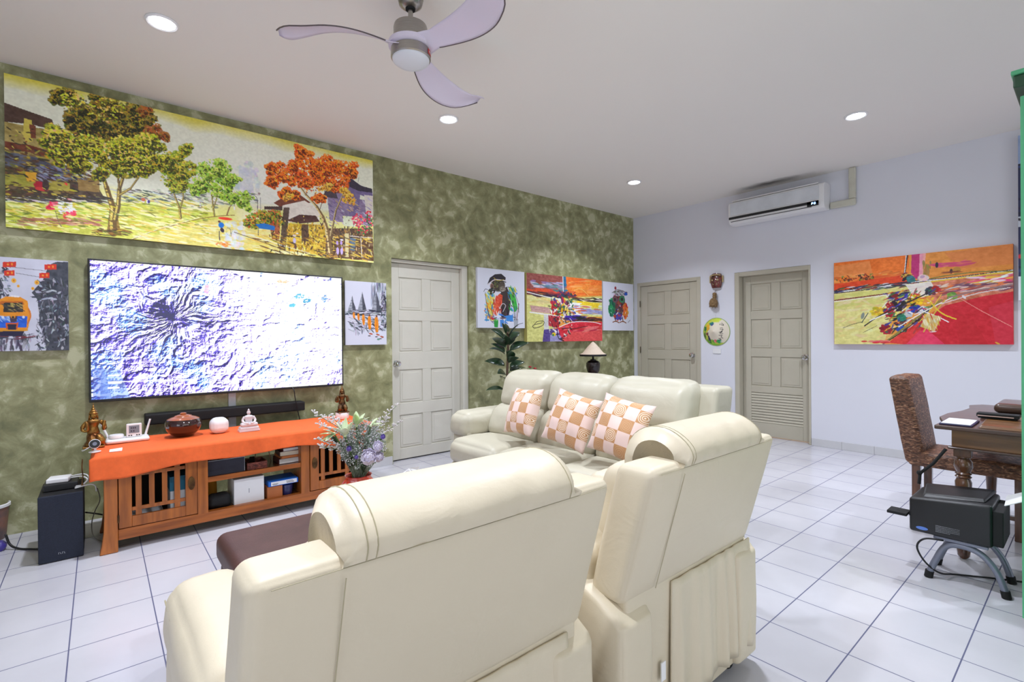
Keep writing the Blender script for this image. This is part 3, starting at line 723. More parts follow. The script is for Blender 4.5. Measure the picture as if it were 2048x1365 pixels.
    for i in range(nu+1):
        u = i/nu; x = s0+(s1-s0)*u
        for k in range(nv+1):
            w = k/nv; z = .475-(.475-.095)*w
            fold = (.0085*sin(u*30+2*sin(u*9))+.003*sin(u*57+1))*(.25+.75*sin(min(1, w*1.3)*pi/2))*(1 if lx else .4)
            v.append((x-.02*w*(1-u), yr+.098-.012*w+fold, z+.01*sin(u*17)*w*.6))
    base = len(v); v += [(x, y+.006, z) for x, y, z in v]
    f = []
    q = lambda i, k: i*(nv+1)+k
    for i in range(nu):
        for k in range(nv):
            f += [(q(i, k), q(i, k+1), q(i+1, k+1), q(i+1, k)), (base+q(i, k), base+q(i+1, k), base+q(i+1, k+1), base+q(i, k+1))]
        f += [(q(i, 0), q(i+1, 0), base+q(i+1, 0), base+q(i, 0)), (q(i, nv), base+q(i, nv), base+q(i+1, nv), q(i+1, nv))]
    for k in range(nv): f += [(q(0, k), base+q(0, k), base+q(0, k+1), q(0, k+1)), (q(nu, k), q(nu, k+1), base+q(nu, k+1), base+q(nu, k))]
    obj('rear_skirt_flap', MB().add(v, f), L, t, smooth='all')
    obj('rear_apron', MB().soft(x0+.02, x1-.02, yr+.108, yr+.15, .04, .50, r=.012, n=10), L, t, smooth='all')
    if lx:
        obj('care_label', MB().box(x0+.168, x0+.190, yr+.094, yr+.0975, .20, .255), 'paper', t, smooth=False, label='small white care label')
    for fx in (x0+.08, x1-.08):
        for fy in (yr+.16, yr+.72): obj('foot', MB().lathe([(.026, 0.001), (.03, .01), (.024, .045)], (fx, fy, 0), 14), 'blackm', t)
    return t
recliner('large cream leather recliner armchair in the foreground, seen from behind, nearest the TV side', -5.967, -5.155, -3.695, 0, -3.3)
recliner('cream leather recliner armchair seen from behind with pleated rear flap, right of the nearer one', -5.022, -4.268, -3.725, 1, -3.33)

# three-seat sofa, facing -x
sf = thing('three_seat_sofa', 'ivory leather three-seat sofa with rolled arms, its left arm towards the green wall', 'sofa', (-3.72, -2.05, 0))
L = 'leather2'
obj('base_frame', MB().box(-3.92, -3.24, -2.92, -1.2, .04, .26), 'blackm', sf, smooth=False)
ys = [-1.215, -1.785, -2.345, -2.935]
for i in range(3):
    y1, y0 = ys[i]-.003, ys[i+1]+.003
    obj('seat_cushion', MB().soft(-4.06, -3.5, y0, y1, .27, .455, r=.062, bulge=(.02, .004, .026), n=18, wr=.007, wsc=4), L, sf, smooth='all')
    obj('footrest_panel', MB().soft(-4.055, -3.92, y0+.006, y1-.006, .085, .285, r=.04, bulge=(.012, 0, 0), n=14, wr=.006, wsc=6), L, sf, smooth='all')
    def lean(x, y, z): return (x+.30*(z-.45), y, z)
    c = obj('back_cushion', MB().soft(-3.66, -3.42, y0, y1, .66, .955, r=.085, bulge=(.03, 0, .012), n=18, fn=lean, wr=.010, wsc=5), L, sf, smooth='all')
    obj('lumbar_cushion', MB().soft(-3.70, -3.46, y0+.004, y1-.004, .43, .70, r=.08, bulge=(.035, 0, 0), n=16, fn=lean, wr=.010, wsc=6), L, sf, smooth='all')
def lean2(x, y, z): return (x+.22*(z-.45), y, z)
obj('back_frame', MB().soft(-3.46, -3.24, -3.03, -1.08, .06, .925, r=.035, bulge=(0, 0, 0), n=16, fn=lean2, wr=.003), L, sf, smooth='all')
for y0, y1 in ((-1.235, -.985), (-3.18, -2.925)):
    a = obj('armrest', MB().soft(-3.895, -3.32, y0-.006, y1+.012, .42, .632, r=.078, bulge=(.02, .01, .01), n=20, fn=lambda x, y, z: (x, y, z-.02*max(0, (-3.85-x)/.2)**2*(z-.4)/.2), wr=.008, wsc=6), L, sf, smooth='all')
    obj('arm_panel', MB().soft(-3.87, -3.30, y0+.012, y1-.008, .03, .50, r=.03, bulge=(.006, .004, 0), n=14, wr=.003), L, sf, smooth='all')
    for fx in (-3.82, -3.36): obj('foot', MB().lathe([(.026, .001), (.03, .01), (.024, .04)], (fx, (y0+y1)/2, 0), 14), 'blackm', sf)

# checked scatter cushions leaning on the sofa back
def pillow_mesh(w=.37, h=.37, d=.13, seed=0):
    mb = MB(); n = 20; v = []; idx = {}
    for side in (1, -1):
        for i in range(n+1):
            for k in range(n+1):
                a, b = i/n*2-1, k/n*2-1
                edge = max(abs(a), abs(b)); th = d/2*(max(0, 1-a*a)**.55)*(max(0, 1-b*b)**.55)
                pin = 1-.07*(1-abs(a)**2)*(abs(b)**6)-.0; pin2 = 1-.07*(1-abs(b)**2)*(abs(a)**6)
                y = a*w/2*pin2*(1+.0*b); z = b*h/2*pin
                th += .006*mnoise.noise(Vector((a*2.2+seed, b*2.2, side)))*(1-edge**4)
                if edge >= .9999 and side < 0: idx[(side, i, k)] = idx[(1, i, k)]; continue
                idx[(side, i, k)] = len(v); v.append((side*th, y, z))
        for i in range(n):
            for k in range(n):
                q = [idx[(side, i, k)], idx[(side, i+1, k)], idx[(side, i+1, k+1)], idx[(side, i, k+1)]]
                mb.f.append(tuple(q) if side > 0 else tuple(reversed(q)))
    mb.v = v; return mb
pc = [('leftmost pink and tan checked cushion with ring pattern on the sofa', (1046, 823), -3.80, -8, -3),
      ('middle of the three pink and tan checked cushions, slumped on the sofa', (1142, 840), -3.86, 9, 11),
      ('rightmost pink and tan checked cushion on the sofa, partly behind the armchair head pillow', (1240, 856), -3.88, 4, 9)]
for i, (lab, px, x, yw, rl) in enumerate(pc):
    p = PX(px[0], px[1], x)
    o = obj('scatter_cushion', pillow_mesh(.345, .345, .14, i*3), 'cushion', smooth='all', origin=(0, 0, 0))
    p[2] = max(p[2], .64)
    o.matrix_world = Matrix.Translation((p[0], p[1], p[2])) @ Matrix.Rotation(radians(yw), 4, 'Z') @ Matrix.Rotation(radians(22), 4, 'Y') @ Matrix.Rotation(radians(rl), 4, 'X')
    tag(o, lab, 'cushion', 'checked cushions on the sofa')

# brown leather ottoman table in the middle
ot = thing('ottoman', 'dark brown leather ottoman table with rounded edges in front of the armchairs', 'ottoman', (-5.2, -2.4, 0))
obj('padded_top', MB().soft(-5.76, -4.62, -2.78, -2.075, .30, .42, r=.04, bulge=(0, 0, .004), n=18), 'brown', ot, smooth='all')
obj('upholstered_body', MB().soft(-5.745, -4.635, -2.765, -2.09, .03, .31, r=.03, n=14), 'brown', ot, smooth='all')
for fx in (-5.68, -4.7):
    for fy in (-2.7, -2.15): obj('foot', MB().lathe([(.02, .001), (.024, .04)], (fx, fy, 0), 12), 'blackm', ot)
# tissue box with a pulled tissue
tb = thing('tissue_box', 'white tissue box with a tissue pulled up, beyond the nearest armchair', 'tissue box', (-4.83, -2.25, .425))
p = np.array([-4.83, -2.25, .425])
p = PZ(822, 944, .54); p[2] = .425; tb.location = p
obj('box_body', MB().box(p[0]-.11, p[0]+.11, p[1]-.058, p[1]+.058, .425, .485), 'white', tb, smooth=False, bevel=.006)
v = []; n = 14
for i in range(n):
    a = 2*pi*i/n; v.append((p[0]+.045*cos(a), p[1]+.012*sin(a), .484))
for i in range(n):
    a = 2*pi*i/n; v.append((p[0]+.055*cos(a+.3)*(1+.2*sin(3*a)), p[1]+.018*sin(a)+.01*cos(5*a), .525+.024*sin(2*a+.5)+.012*sin(5*a)))
v.append((p[0]-.012, p[1], .56))
obj('tissue', MB().add(v, [(i, (i+1) % n, n+(i+1) % n, n+i) for i in range(n)]+[(n+i, n+(i+1) % n, 2*n) for i in range(n)]), 'paper', tb)

# ================================================================== TV wall
tvq = [PY(170, 520, -.07), PY(686, 552, -.07), PY(686, 770, -.07), PY(183, 808, -.07)]
tx0, tx1 = (tvq[0][0]+tvq[3][0])/2, (tvq[1][0]+tvq[2][0])/2; tz1, tz0 = (tvq[0][2]+tvq[1][2])/2, (tvq[2][2]+tvq[3][2])/2
tv = thing('television', 'large flat television on the green wall showing a bright white and blue mountain relief', 'television', ((tx0+tx1)/2, -.003, tz0))
obj('tv_casing', MB().box(tx0, tx1, -.03, -.07, tz0, tz1), 'black', tv, smooth=False, bevel=.003)
obj('wall_bracket', MB().box((tx0+tx1)/2-.25, (tx0+tx1)/2+.25, -.003, -.031, tz0+.3, tz0+.7), 'blackm', tv, smooth=False)
def tv_art():
    w, h = 760, 426; A = Art(w, h, [(170, 520), (686, 552), (686, 770), (183, 808)], (255, 255, 255))
    cx, cy = A.p(345, 640)
    Y, X = np.mgrid[0:h, 0:w].astype(float); dx, dy = (X-cx)/h, (Y-cy)/h; r = np.hypot(dx, dy)+1e-4; th = np.arctan2(dy, dx)
    X1, Y1 = X/w, Y/h
    def ridged(sx, sy, seed, octv, warp=None):
        out = np.zeros((h, w)); amp = 1.0
        for o in range(octv):
            n = vnoise(w, h, sx*2**o, sy*2**o, seed+o, 1)
            if warp is not None: n = n[np.clip(Y+warp[1]*2**-o, 0, h-1).astype(int), np.clip(X+warp[0]*2**-o, 0, w-1).astype(int)]
            out += amp*(1-np.abs(2*n-1))**1.5; amp *= .55
        return out
    w1, w2 = (vnoise(w, h, 10, 6, 51, 4)-.5)*110, (vnoise(w, h, 10, 6, 52, 4)-.5)*110
    hgt = ridged(15, 9, 60, 5, (w1, w2))*17
    # a volcano with radial gullies in the left half of the picture
    N = vnoise(2048, 512, 26, 6, 71, 5); u = ((th+pi)/(2*pi)*2047+w1*2.2+w2*1) % 2047; vv = np.clip(np.sqrt(r)*400+w2*.9+w1*.5, 0, 511)
    gul = 1-np.abs(2*N[vv.astype(int), u.astype(int)]-1)
    cone = np.exp(-(r/.36)**2); hgt = hgt*(1-.55*cone)+gul*46*cone*np.clip(r*6, .1, 1)
    gy_, gx_ = np.gradient(hgt); shade = -(gx_*.75+gy_*.95)
    slope = np.hypot(gx_, gy_)
    nz_ = vnoise(w, h, 22, 13, 34, 4); bias = .42*cone+2.1*np.exp(-(r/.19)**2)*np.clip((nz_-.40)*5, 0, 1)+.66*np.clip(1-X1/.50, 0, 1)+.30*np.clip((Y1-.80)/.2, 0, 1)*np.clip(1.1-X1, 0, 1)-.25 + (vnoise(w, h, 7, 4, 33, 2)-.5)*.9
    rgt = np.clip((X1-.48)/.16, 0, 1); bias = bias*(1-rgt)+rgt*(-1.25+1.0*np.clip((Y1-.62)/.38, 0, 1)+(vnoise(w, h, 6, 4, 35, 2)-.5)*1.2)
    s = np.clip(shade*.95+bias-.12, 0, 2.0)/2.0
    hue = vnoise(w, h, 7, 4, 44, 3)+.25*np.clip(1-X1/.3, 0, 1)-.08
    stops = [0, .10, .30, .52, .85]; wv = np.array([[255, 255, 255], [226, 206, 250], [120, 96, 236], [52, 30, 190], [18, 8, 84.]]); wc = np.array([[255, 255, 255], [176, 238, 255], [70, 150, 236], [50, 50, 200], [20, 10, 100.]])
    tt = np.clip((hue-.5)*7, 0, 1)[..., None]
    cv = np.stack([np.interp(s, stops, wv[:, k]) for k in range(3)], -1); cc_ = np.stack([np.interp(s, stops, wc[:, k]) for k in range(3)], -1)
    warm = np.clip((vnoise(w, h, 9, 6, 46, 3)-.62)*9, 0, 1)[..., None]*np.clip(1-s*3, 0, 1)[..., None]
    A.a = np.clip(cv*(1-tt)+cc_*tt-np.array([0, 34, 20.])*warm*np.clip(s*12, 0, 1)[..., None], 0, 255)
    for x, y, rx, ry, c in ((600, 590, 10, 5, (90, 190, 225)), (615, 600, 8, 4, (70, 170, 215)), (650, 595, 6, 8, (120, 170, 225)), (566, 560, 12, 3, (250, 205, 160)), (410, 580, 5, 12, (235, 190, 220)), (585, 610, 6, 3, (90, 200, 230))):
        A.scatter(x, y, rx, ry, 26, [c], (.6, 1.6), 2.2, -.5)
    A.poly([(200, 745), (236, 745), (262, 805), (200, 808)], (150, 190, 250), .55); A.poly([(185, 745), (205, 742), (225, 806), (186, 808)], (90, 120, 215), .5)
    W = (255, 255, 255); A.line([(216, 771), (395, 763)], 2.2, W); A.line([(217, 773), (240, 772)], 4, W); A.line([(217, 783), (236, 782)], 4.4, W); A.line([(216, 758), (236, 757)], 3.6, W)
    for x, y in ((218, 765), (224, 765), (231, 765), (219, 778), (226, 777)): A.dab(x, y, 2.2, 2.0, 0, (80, 120, 215), .8)
    return A
scr_m = attr_mat('tv_picture', emission=1.15)
paint_grid('screen', tv_art(), (tx0+.012, -.0712, tz1-.012), (tx1-.012, -.0712, tz1-.012), (tx0+.012, -.0712, tz0+.018), scr_m, tv, 'bright screen with a white and blue relief of mountains')

# soundbar, trunking, cable on the wall under the TV
s0, s1 = PY(290, 828, -.115), PY(610, 812, -.115)
o = obj('soundbar', MB().soft(s0[0], s1[0], -.003, -.118, .630, .706, r=.010, n=10), 'blackm'); tag(o, 'long black soundbar fixed to the green wall under the television', 'soundbar')
a, b = PY(457, 830, -.01), PY(471, 830, -.01)
o = obj('cable_trunking', MB().box(a[0], b[0]+.004, -.0015, -.002-.012, .43, tz0+.04), 'silver', smooth=False, bevel=.003); tag(o, 'flat silver-white vertical cable trunking behind the soundbar', 'trunking')
pts = [PY(588, 781, -.126), PY(590, 795, -.128), PY(594, 815, -.13), PY(600, 842, -.12)]; pts = [tuple(q) for q in pts]+[(pts[-1][0]+.01, -.10, .50)]
o = obj('power_cable', MB().tube(bez([(pts[0][0], -.05, tz0+.02)]+pts), .004, 8), 'cable', smooth='all'); tag(o, 'thin black cable hanging from the television past the right end of the soundbar', 'cable')

# console ----------------------------------------------------------------
cx0, cx1, cy0, cy1, cz = -6.112, -4.515, -.785, -.30, .575
cb = thing('tv_console', 'low golden-brown wooden TV console with slatted doors and open middle shelves', 'tv console', ((cx0+cx1)/2, (cy0+cy1)/2, 0))
P_ = .062
def splay(xa, xb, ya, yb, sx):
    mb = MB(); v = []
    for z, e in ((.0015, .022), (.05, .012), (.12, .003), (.2, 0), (cz-.02, 0)):
        v += [(xa-(e if sx < 0 else 0), ya-(e*.6 if ya < -.6 else 0), z), (xb+(e if sx > 0 else 0), ya-(e*.6 if ya < -.6 else 0), z), (xb+(e if sx > 0 else 0), yb, z), (xa-(e if sx < 0 else 0), yb, z)]
    f = [(3, 2, 1, 0), (16, 17, 18, 19)]+[(i*4+k, i*4+(k+1) % 4, (i+1)*4+(k+1) % 4, (i+1)*4+k) for i in range(4) for k in range(4)]
    return mb.add(v, f)
for xa, sx in ((cx0, -1), (cx1-P_, 1)):
    for ya in (cy0, cy1-P_): obj('corner_post', splay(xa, xa+P_, ya, ya+P_, sx), 'oakz', cb, smooth=False, bevel=.004)
obj('top_board', MB().box(cx0-.035, cx1+.035, cy0-.012, cy1+.01, cz-.022, cz), 'oak', cb, smooth=False, bevel=.005)
obj('bottom_rail', MB().box(cx0+P_, cx1-P_, cy0+.006, cy0+.05, .062, .125), 'oak', cb, smooth=False, bevel=.004)
obj('bottom_board', MB().box(cx0+.03, cx1-.03, cy0+.05, cy1-.015, .09, .118), 'oakd', cb, smooth=False)
obj('top_rail', MB().box(cx0+P_, cx1-P_, cy0+.006, cy0+.03, .515, .553), 'oak', cb, smooth=False)
for xa in (cx0+.006, cx1-.03): obj('side_panel', MB().box(xa, xa+.024, cy0+P_, cy1-P_, .09, cz-.022), 'oak', cb, smooth=False)
DX = [-5.665, -5.595, -5.02, -4.955]
for xa, xb in ((DX[0]+.012, DX[1]), (DX[2], DX[3]-.006)): obj('divider', MB().box(xa, xb, cy0+.006, cy1-.03, .118, .553), 'oakz', cb, smooth=False, bevel=.003)
obj('middle_shelf', MB().box(DX[1], DX[2], cy0+.02, cy1-.03, .318, .342), 'oakd', cb, smooth=False, bevel=.002)
obj('shelf_edge', MB().box(DX[1], DX[2], cy0+.012, cy0+.0205, .314, .346), 'oak', cb, smooth=False)
for xa, xb in ((cx0+.03, DX[0]+.012), (DX[3]-.006, cx1-.03)): obj('back_panel', MB().box(xa, xb, cy1-.028, cy1-.016, .118, .553), 'inner', cb, smooth=False)
def console_door(xa, xb, hx):
    mb = MB(); z0, z1 = .13, .512; fr = .062; y0, y1 = cy0+.002, cy0+.024
    mb.box(xa, xa+fr, y0, y1, z0, z1).box(xb-fr, xb, y0, y1, z0, z1).box(xa+fr, xb-fr, y0, y1, z0, z0+fr).box(xa+fr, xb-fr, y0, y1, z1-.035, z1)
    ia, ib, ja, jb = xa+fr, xb-fr, z0+fr, z1-.035
    mb.box(ia, ib, y0+.004, y1-.004, ja+.03, ja+.052).box(ia, ib, y0+.004, y1-.004, jb-.052, jb-.030)
    W_ = ib-ia
    for q in (.12, .36, .60, .84):
        c = ia+W_*q; mb.box(c-.015, c+.015, y0+.005, y1-.005, ja, jb) if q in (.12, .84) else mb.box(c-.014, c+.014, y0+.005, y1-.005, ja+.05, jb-.05)
    d = obj('door', mb, 'oakz', cb, smooth=False, bevel=.003)
    hc = xb-fr/2 if hx else xa+fr/2
    h = obj('pull_plate', MB().prism([(hc+.019*cos(a), .33+.042*sin(a)) for a in np.linspace(0, 2*pi, 17)[:-1]], 0, .006).xf(Matrix(((1, 0, 0, 0), (0, 0, -1, y0-.0), (0, 1, 0, 0), (0, 0, 0, 1)))), 'bronze', d, smooth=False, label='dark metal oval pull plate')
    for z in (.19, .45): obj('hinge', MB().tube([((xa-.002) if hx else (xb+.002), y0-.002, z-.022), ((xa-.002) if hx else (xb+.002), y0-.002, z+.022)], .005, 8), 'bronze', d)
console_door(cx0+P_+.004, DX[0]-.002+.012, True); console_door(DX[3]-.002, cx1-P_-.004, False)
# orange cloth over the console: top sheet, draped front and ends
v = []; nu, nv = 110, 30; Xa, Xb = cx0-.082, cx1+.075
ztop = cz+.004
def drape(u):   # drop of the front edge along the length
    return .118+.022*sin(u*7+1.1)*.6+.012*sin(u*17)+(.02 if u > .9 else 0)-.055*max(0, (u-.35))*0
fr_pts = []
for i in range(nu+1):
    u = i/nu; x = Xa+(Xb-Xa)*u; D = drape(u)
    for k in range(nv+1):
        w = k/nv
        if w < .5:
            y = cy1+.03+(cy0-.018-cy1-.03)*(w/.5); z = ztop+.0012*sin(u*40+w*9)
        elif w < .6:
            a = (w-.5)/.1*pi/2; y = cy0-.018-.012*sin(a); z = ztop-.012*(1-cos(a))
        else:
            q = (w-.6)/.4; z = ztop-.012-(D-.012)*q
            y = cy0-.030-(.006+.012*(.5+.5*sin(u*52+3*sin(u*11)))*q+.008*sin(u*23)*q)
        e = 0
        if x < cx0-.04 or x > cx1+.04:
            q = min(1, ((cx0-.04-x) if x < cx0-.04 else (x-cx1-.04))/.038); z = min(z, ztop-.004-(.10 if x < 0 else .1)*q**1.3) if w < .55 else z-.012*q
            x2 = (cx0-.04-.022*q) if x < cx0-.04 else (cx1+.04+.022*q)
        else: x2 = x
        v.append((x2, y, z))
q = lambda i, k: i*(nv+1)+k
f = [(q(i, k), q(i, k+1), q(i+1, k+1), q(i+1, k)) for i in range(nu) for k in range(nv)]
o = obj('table_cloth', MB().add(v, f), 'orange', smooth='all'); md = o.modifiers.new('solid', 'SOLIDIFY'); md.thickness = .0025; md.offset = 0
tag(o, 'orange cloth draped over the TV console', 'cloth')
TOP = ztop+.003

# things on the console ----------------------------------------------------
def kneeling_figure(label, x, y, z0, hh, m, group, yaw=0):
    """gilded kneeling worshipper with joined-up raised forearms and a tall pointed crown"""
    s = hh/.36; t = thing('kneeling_statue', label, 'statue', (x, y, z0), group)
    Z = lambda p: Vector((x+(p[0]*cos(yaw)-p[1]*sin(yaw))*s, y+(p[0]*sin(yaw)+p[1]*cos(yaw))*s, z0+p[2]*s))
    mb = MB()
    mb.lathe([(.0, .095), (.04, .10), (.046, .13), (.036, .165), (.032, .18), (.042, .205), (.050, .225), (.040, .242), (.016, .25), (.013, .262)], n=20, M=Matrix.Translation(Z((0, 0, 0))) @ Matrix.Rotation(yaw, 4, 'Z') @ Matrix.Diagonal((s, s*.72, s, 1)))
    mb.lathe([(.052, .014), (.058, .03), (.050, .06), (.040, .10), (.036, .12)], n=20, M=Matrix.Translation(Z((0, 0, 0))) @ Matrix.Scale(s, 4))
    # folded legs
    for sx in (-1, 1):
        mb.tube([Z(q) for q in ((.016*sx, .0, .10), (.028*sx, -.035, .08), (.036*sx, -.066, .055), (.036*sx, -.055, .022))], [.034*s, .034*s, .030*s, .018*s], 12)
        mb.tube([Z(q) for q in ((.040*sx, -.055, .028), (.04*sx, 0, .028), (.03*sx, .06, .028))], [.022*s, .026*s, .016*s], 10)
    o = obj('body', mb, m, t, smooth='all')
    for sx in (-1, 1):
        obj('arm', MB().tube(bez([Z(q) for q in ((.046*sx, 0, .225), (.072*sx, -.002, .195), (.082*sx, -.012, .160), (.060*sx, -.035, .155), (.058*sx, -.045, .190), (.066*sx, -.042, .232))], 5), [.017*s]*8+[.013*s]*12+[.013*s]*5+[.005*s], 10), m, o, smooth='all')
    hd = MB().ball(Z((0, -.004, .278)), .025*s, 14, (1, 1.05, 1.25)).ball(Z((0, -.031, .274)), .005*s, 8).ball(Z((-.009, -.027, .281)), .004*s, 6).ball(Z((.009, -.027, .281)), .004*s, 6)
    hd.tube([Z((-.008, -.028, .263)), Z((0, -.0305, .262)), Z((.008, -.028, .263))], .002*s, 6)
    for sx in (-1, 1): hd.tube([Z((.026*sx, 0, .30)), Z((.029*sx, -.002, .275)), Z((.030*sx, 0, .245))], [.004*s, .006*s, .007*s], 8)
    obj('head', hd, m, t, smooth='all')
    obj('pointed_crown', MB().lathe([(.030, .292), (.032, .300), (.026, .306), (.024, .314), (.027, .318), (.018, .325), (.014, .334), (.017, .338), (.009, .346), (.006, .356), (.009, .36), (.003, .368), (.001, .392)], n=18, M=Matrix.Translation(Z((0, 0, 0))) @ Matrix.Scale(s, 4)), m, t)
    obj('plinth', MB().soft(*( [Z((-.075, 0, 0))[0], Z((.075, 0, 0))[0]] if not yaw else [x-.075*s, x+.075*s]), y-.078*s, y+.07*s, z0+.0005, z0+.017*s, r=.006, n=8), m, t)
    return t
kneeling_figure('gilded kneeling worshipper statue with pointed crown on the left end of the orange cloth', -6.156, -.50, TOP, .25, 'gold', 'two kneeling statues on the console', .35)
rb = obj('round_stand', MB().lathe([(.0, TOP+.001), (.05, TOP+.001), (.052, TOP+.004), (.052, TOP+.046), (.049, TOP+.05), (0, TOP+.05)], (-4.60, -.47, 0), 32), 'white'); tag(rb, 'white round stand under the bronze kneeling statue', 'stand')
kneeling_figure('dark bronze kneeling statue on a white round stand, right end of the console', -4.60, -.47, TOP+.051, .215, 'bronze', 'two kneeling statues on the console', -.2)
# camera
p = PZ(188, 905, TOP); X, Y_ = p[0]+.004, p[1]-.0
sc = thing('security_camera', 'small white security camera with black round face in front of the gilded statue', 'camera', (X, Y_, TOP))
obj('round_foot', MB().lathe([(.0, TOP+.0005), (.028, TOP+.0005), (.029, TOP+.004), (.018, TOP+.008), (.006, TOP+.010)], (X, Y_, 0), 24), 'white', sc)
obj('stem', MB().tube([(X, Y_, TOP+.008), (X+.004, Y_, TOP+.03)], .006, 10), 'white', sc)
Mh = Matrix.Translation((X, Y_-.004, TOP+.048)) @ Matrix.Rotation(radians(78), 4, 'X') @ Matrix.Rotation(radians(0), 4, 'Y')
h = obj('camera_head', MB().lathe([(.0, -.016), (.016, -.014), (.025, -.006), (.027, .004), (.027, .014), (.0245, .018)], M=Mh, n=28), 'white', sc)
obj('camera_face', MB().lathe([(.0245, .0175), (.022, .0205), (0, .021)], M=Mh, n=28), 'black', h, label='glossy black face')
obj('lens_ring', MB().lathe([(.010, .0205), (.0105, .0225), (.0075, .0225), (.0075, .021)], M=Mh, n=20), 'grey', h)
obj('camera_cable', MB().tube(bez([(X-.015, Y_+.01, TOP+.035), (X-.04, Y_+.01, TOP+.020), (X-.052, Y_+.03, TOP+.01), (X-.058, Y_+.06, TOP+.006)]), .0028, 8), 'cablew', sc, smooth='all')
# wifi router with two antennas
rp = PZ(258, 886, TOP); rx, ry = rp[0]-.004, rp[1]+.06
rt = thing('wifi_router', 'flat white wifi router with two thin antennas on the orange cloth', 'router', (rx, ry, TOP))
obj('router_body', MB().soft(rx-.112, rx+.112, ry-.06, ry+.06, TOP+.0005, TOP+.028, r=.0135, n=12, fn=lambda x, y, z: (x, y, z)), 'white', rt, smooth='all')
for sx, tp in ((-1, -.034), (1, .022)): obj('antenna', MB().tube([(rx+.094*sx, ry+.058, TOP+.018), (rx+.100*sx+tp, ry+.064, TOP+.125)], [.0075, .0055], 10), 'white', rt)
o = obj('smart_hub', MB().lathe([(0, TOP+.029), (.036, TOP+.029), (.040, TOP+.033), (.040, TOP+.046), (.036, TOP+.052), (.012, TOP+.0535), (.006, TOP+.052), (0, TOP+.052)], (rx-.058, ry-.005, 0), 32), 'white'); tag(o, 'small round white hub lying on the wifi router', 'hub')
o = thing('room_thermometer', 'small square white room thermometer with grey display standing on the router', 'thermometer', (rx+.032, ry-.02, TOP+.029))
tx = rx+.032; obj('thermometer_case', MB().box(tx-.040, tx+.040, ry-.03, ry-.012, TOP+.029, TOP+.115), 'white', o, smooth=False, bevel=.005)
obj('lcd_display', MB().box(tx-.027, tx+.027, ry-.0312, ry-.03, TOP+.055, TOP+.103), 'screen', o, smooth=False)
for q in (-.026, -.014, .014, .026): obj('button', MB().lathe([(0, 0), (.004, 0), (.004, .002), (0, .002)], M=Matrix.Translation((tx+q, ry-.0298, TOP+.041)) @ Matrix.Rotation(radians(90), 4, 'X'), n=10), 'black', o)
dg = MB()
for q, zz in ((-.014, .088), (-.004, .088), (.006, .088), (-.014, .068), (-.002, .068)): dg.box(tx+q-.0035, tx+q+.0035, ry-.0316, ry-.0311, TOP+zz-.005, TOP+zz+.005)
obj('display_digits', dg, 'txtd', o, smooth=False)
# jar
jp = PZ(370, 876, TOP); jx, jy = jp[0], jp[1]+.075
jr = thing('lidded_jar', 'glossy dark brown round jar with rust-coloured shoulder and lid on the orange cloth', 'jar', (jx, jy, TOP))
s = 1.06
obj('jar_body', MB().lathe([(0, TOP+.0005), (.042*s, TOP+.0005), (.062*s, TOP+.012), (.088*s, TOP+.04), (.102*s, TOP+.075), (.100*s, TOP+.100), (.088*s, TOP+.118)], (jx, jy, 0), 48), 'jar', jr)
obj('jar_shoulder', MB().lathe([(.088*s, TOP+.118), (.07*s, TOP+.128), (.05*s, TOP+.135), (.048*s, TOP+.133)], (jx, jy, 0), 48), 'jarrim', jr)
obj('jar_lid', MB().lathe([(.05*s, TOP+.134), (.046*s, TOP+.140), (.03*s, TOP+.146), (.016*s, TOP+.149), (.018*s, TOP+.155), (.012*s, TOP+.16), (0, TOP+.161)], (jx, jy, 0), 36), 'jarrim', jr)
# mesh wifi cube
hp = PZ(441, 868, TOP); o = obj('wifi_point', MB().soft(hp[0]-.055, hp[0]+.055, hp[1]+.0, hp[1]+.105, TOP+.0005, TOP+.105, r=.038, bulge=(.003, .003, .003), n=14), 'white', smooth='all')
tag(o, 'white rounded-cube wifi point on the orange cloth in front of the trunking', 'wifi point')
# seated quartz figure
qp = PZ(501, 864, TOP); qx, qy = qp[0], qp[1]+.05
t = thing('seated_buddha_figurine', 'pale translucent seated buddha figurine in the middle of the orange cloth', 'figurine', (qx, qy, TOP))
obj('lotus_base', MB().prism([(qx-.066, qy-.035), (qx+.066, qy-.035), (qx+.066, qy+.035), (qx-.066, qy+.035)], TOP+.0005, TOP+.014).soft(qx-.062, qx+.062, qy-.033, qy+.033, TOP+.010, TOP+.034, r=.010, n=10), 'quartz', t)
b = MB().soft(qx-.055, qx+.055, qy-.034, qy+.02, TOP+.032, TOP+.062, r=.014, n=12)
b.lathe([(0, .05), (.026, .055), (.023, .075), (.029, .095), (.031, .103), (.022, .110), (.008, .114), (.007, .12)], n=20, M=Matrix.Translation((qx, qy, TOP)) @ Matrix.Diagonal((1, .62, 1, 1)))
for sx in (-1, 1): b.tube(bez([(qx+.028*sx, qy, TOP+.102), (qx+.040*sx, qy-.004, TOP+.078), (qx+.030*sx, qy-.022, TOP+.060), (qx+.006*sx, qy-.03, TOP+.058)], 5), .0085, 8)
obj('body', b, 'quartz', t, smooth='all')
obj('head', MB().ball((qx, qy, TOP+.130), .013, 14, (1, 1, 1.2)).lathe([(.009, TOP+.143), (.006, TOP+.150), (.002, TOP+.157), (0, TOP+.158)], (qx, qy, 0), 12).ball((qx, qy-.013, TOP+.130), .0025, 6), 'quartz', t, smooth='all')
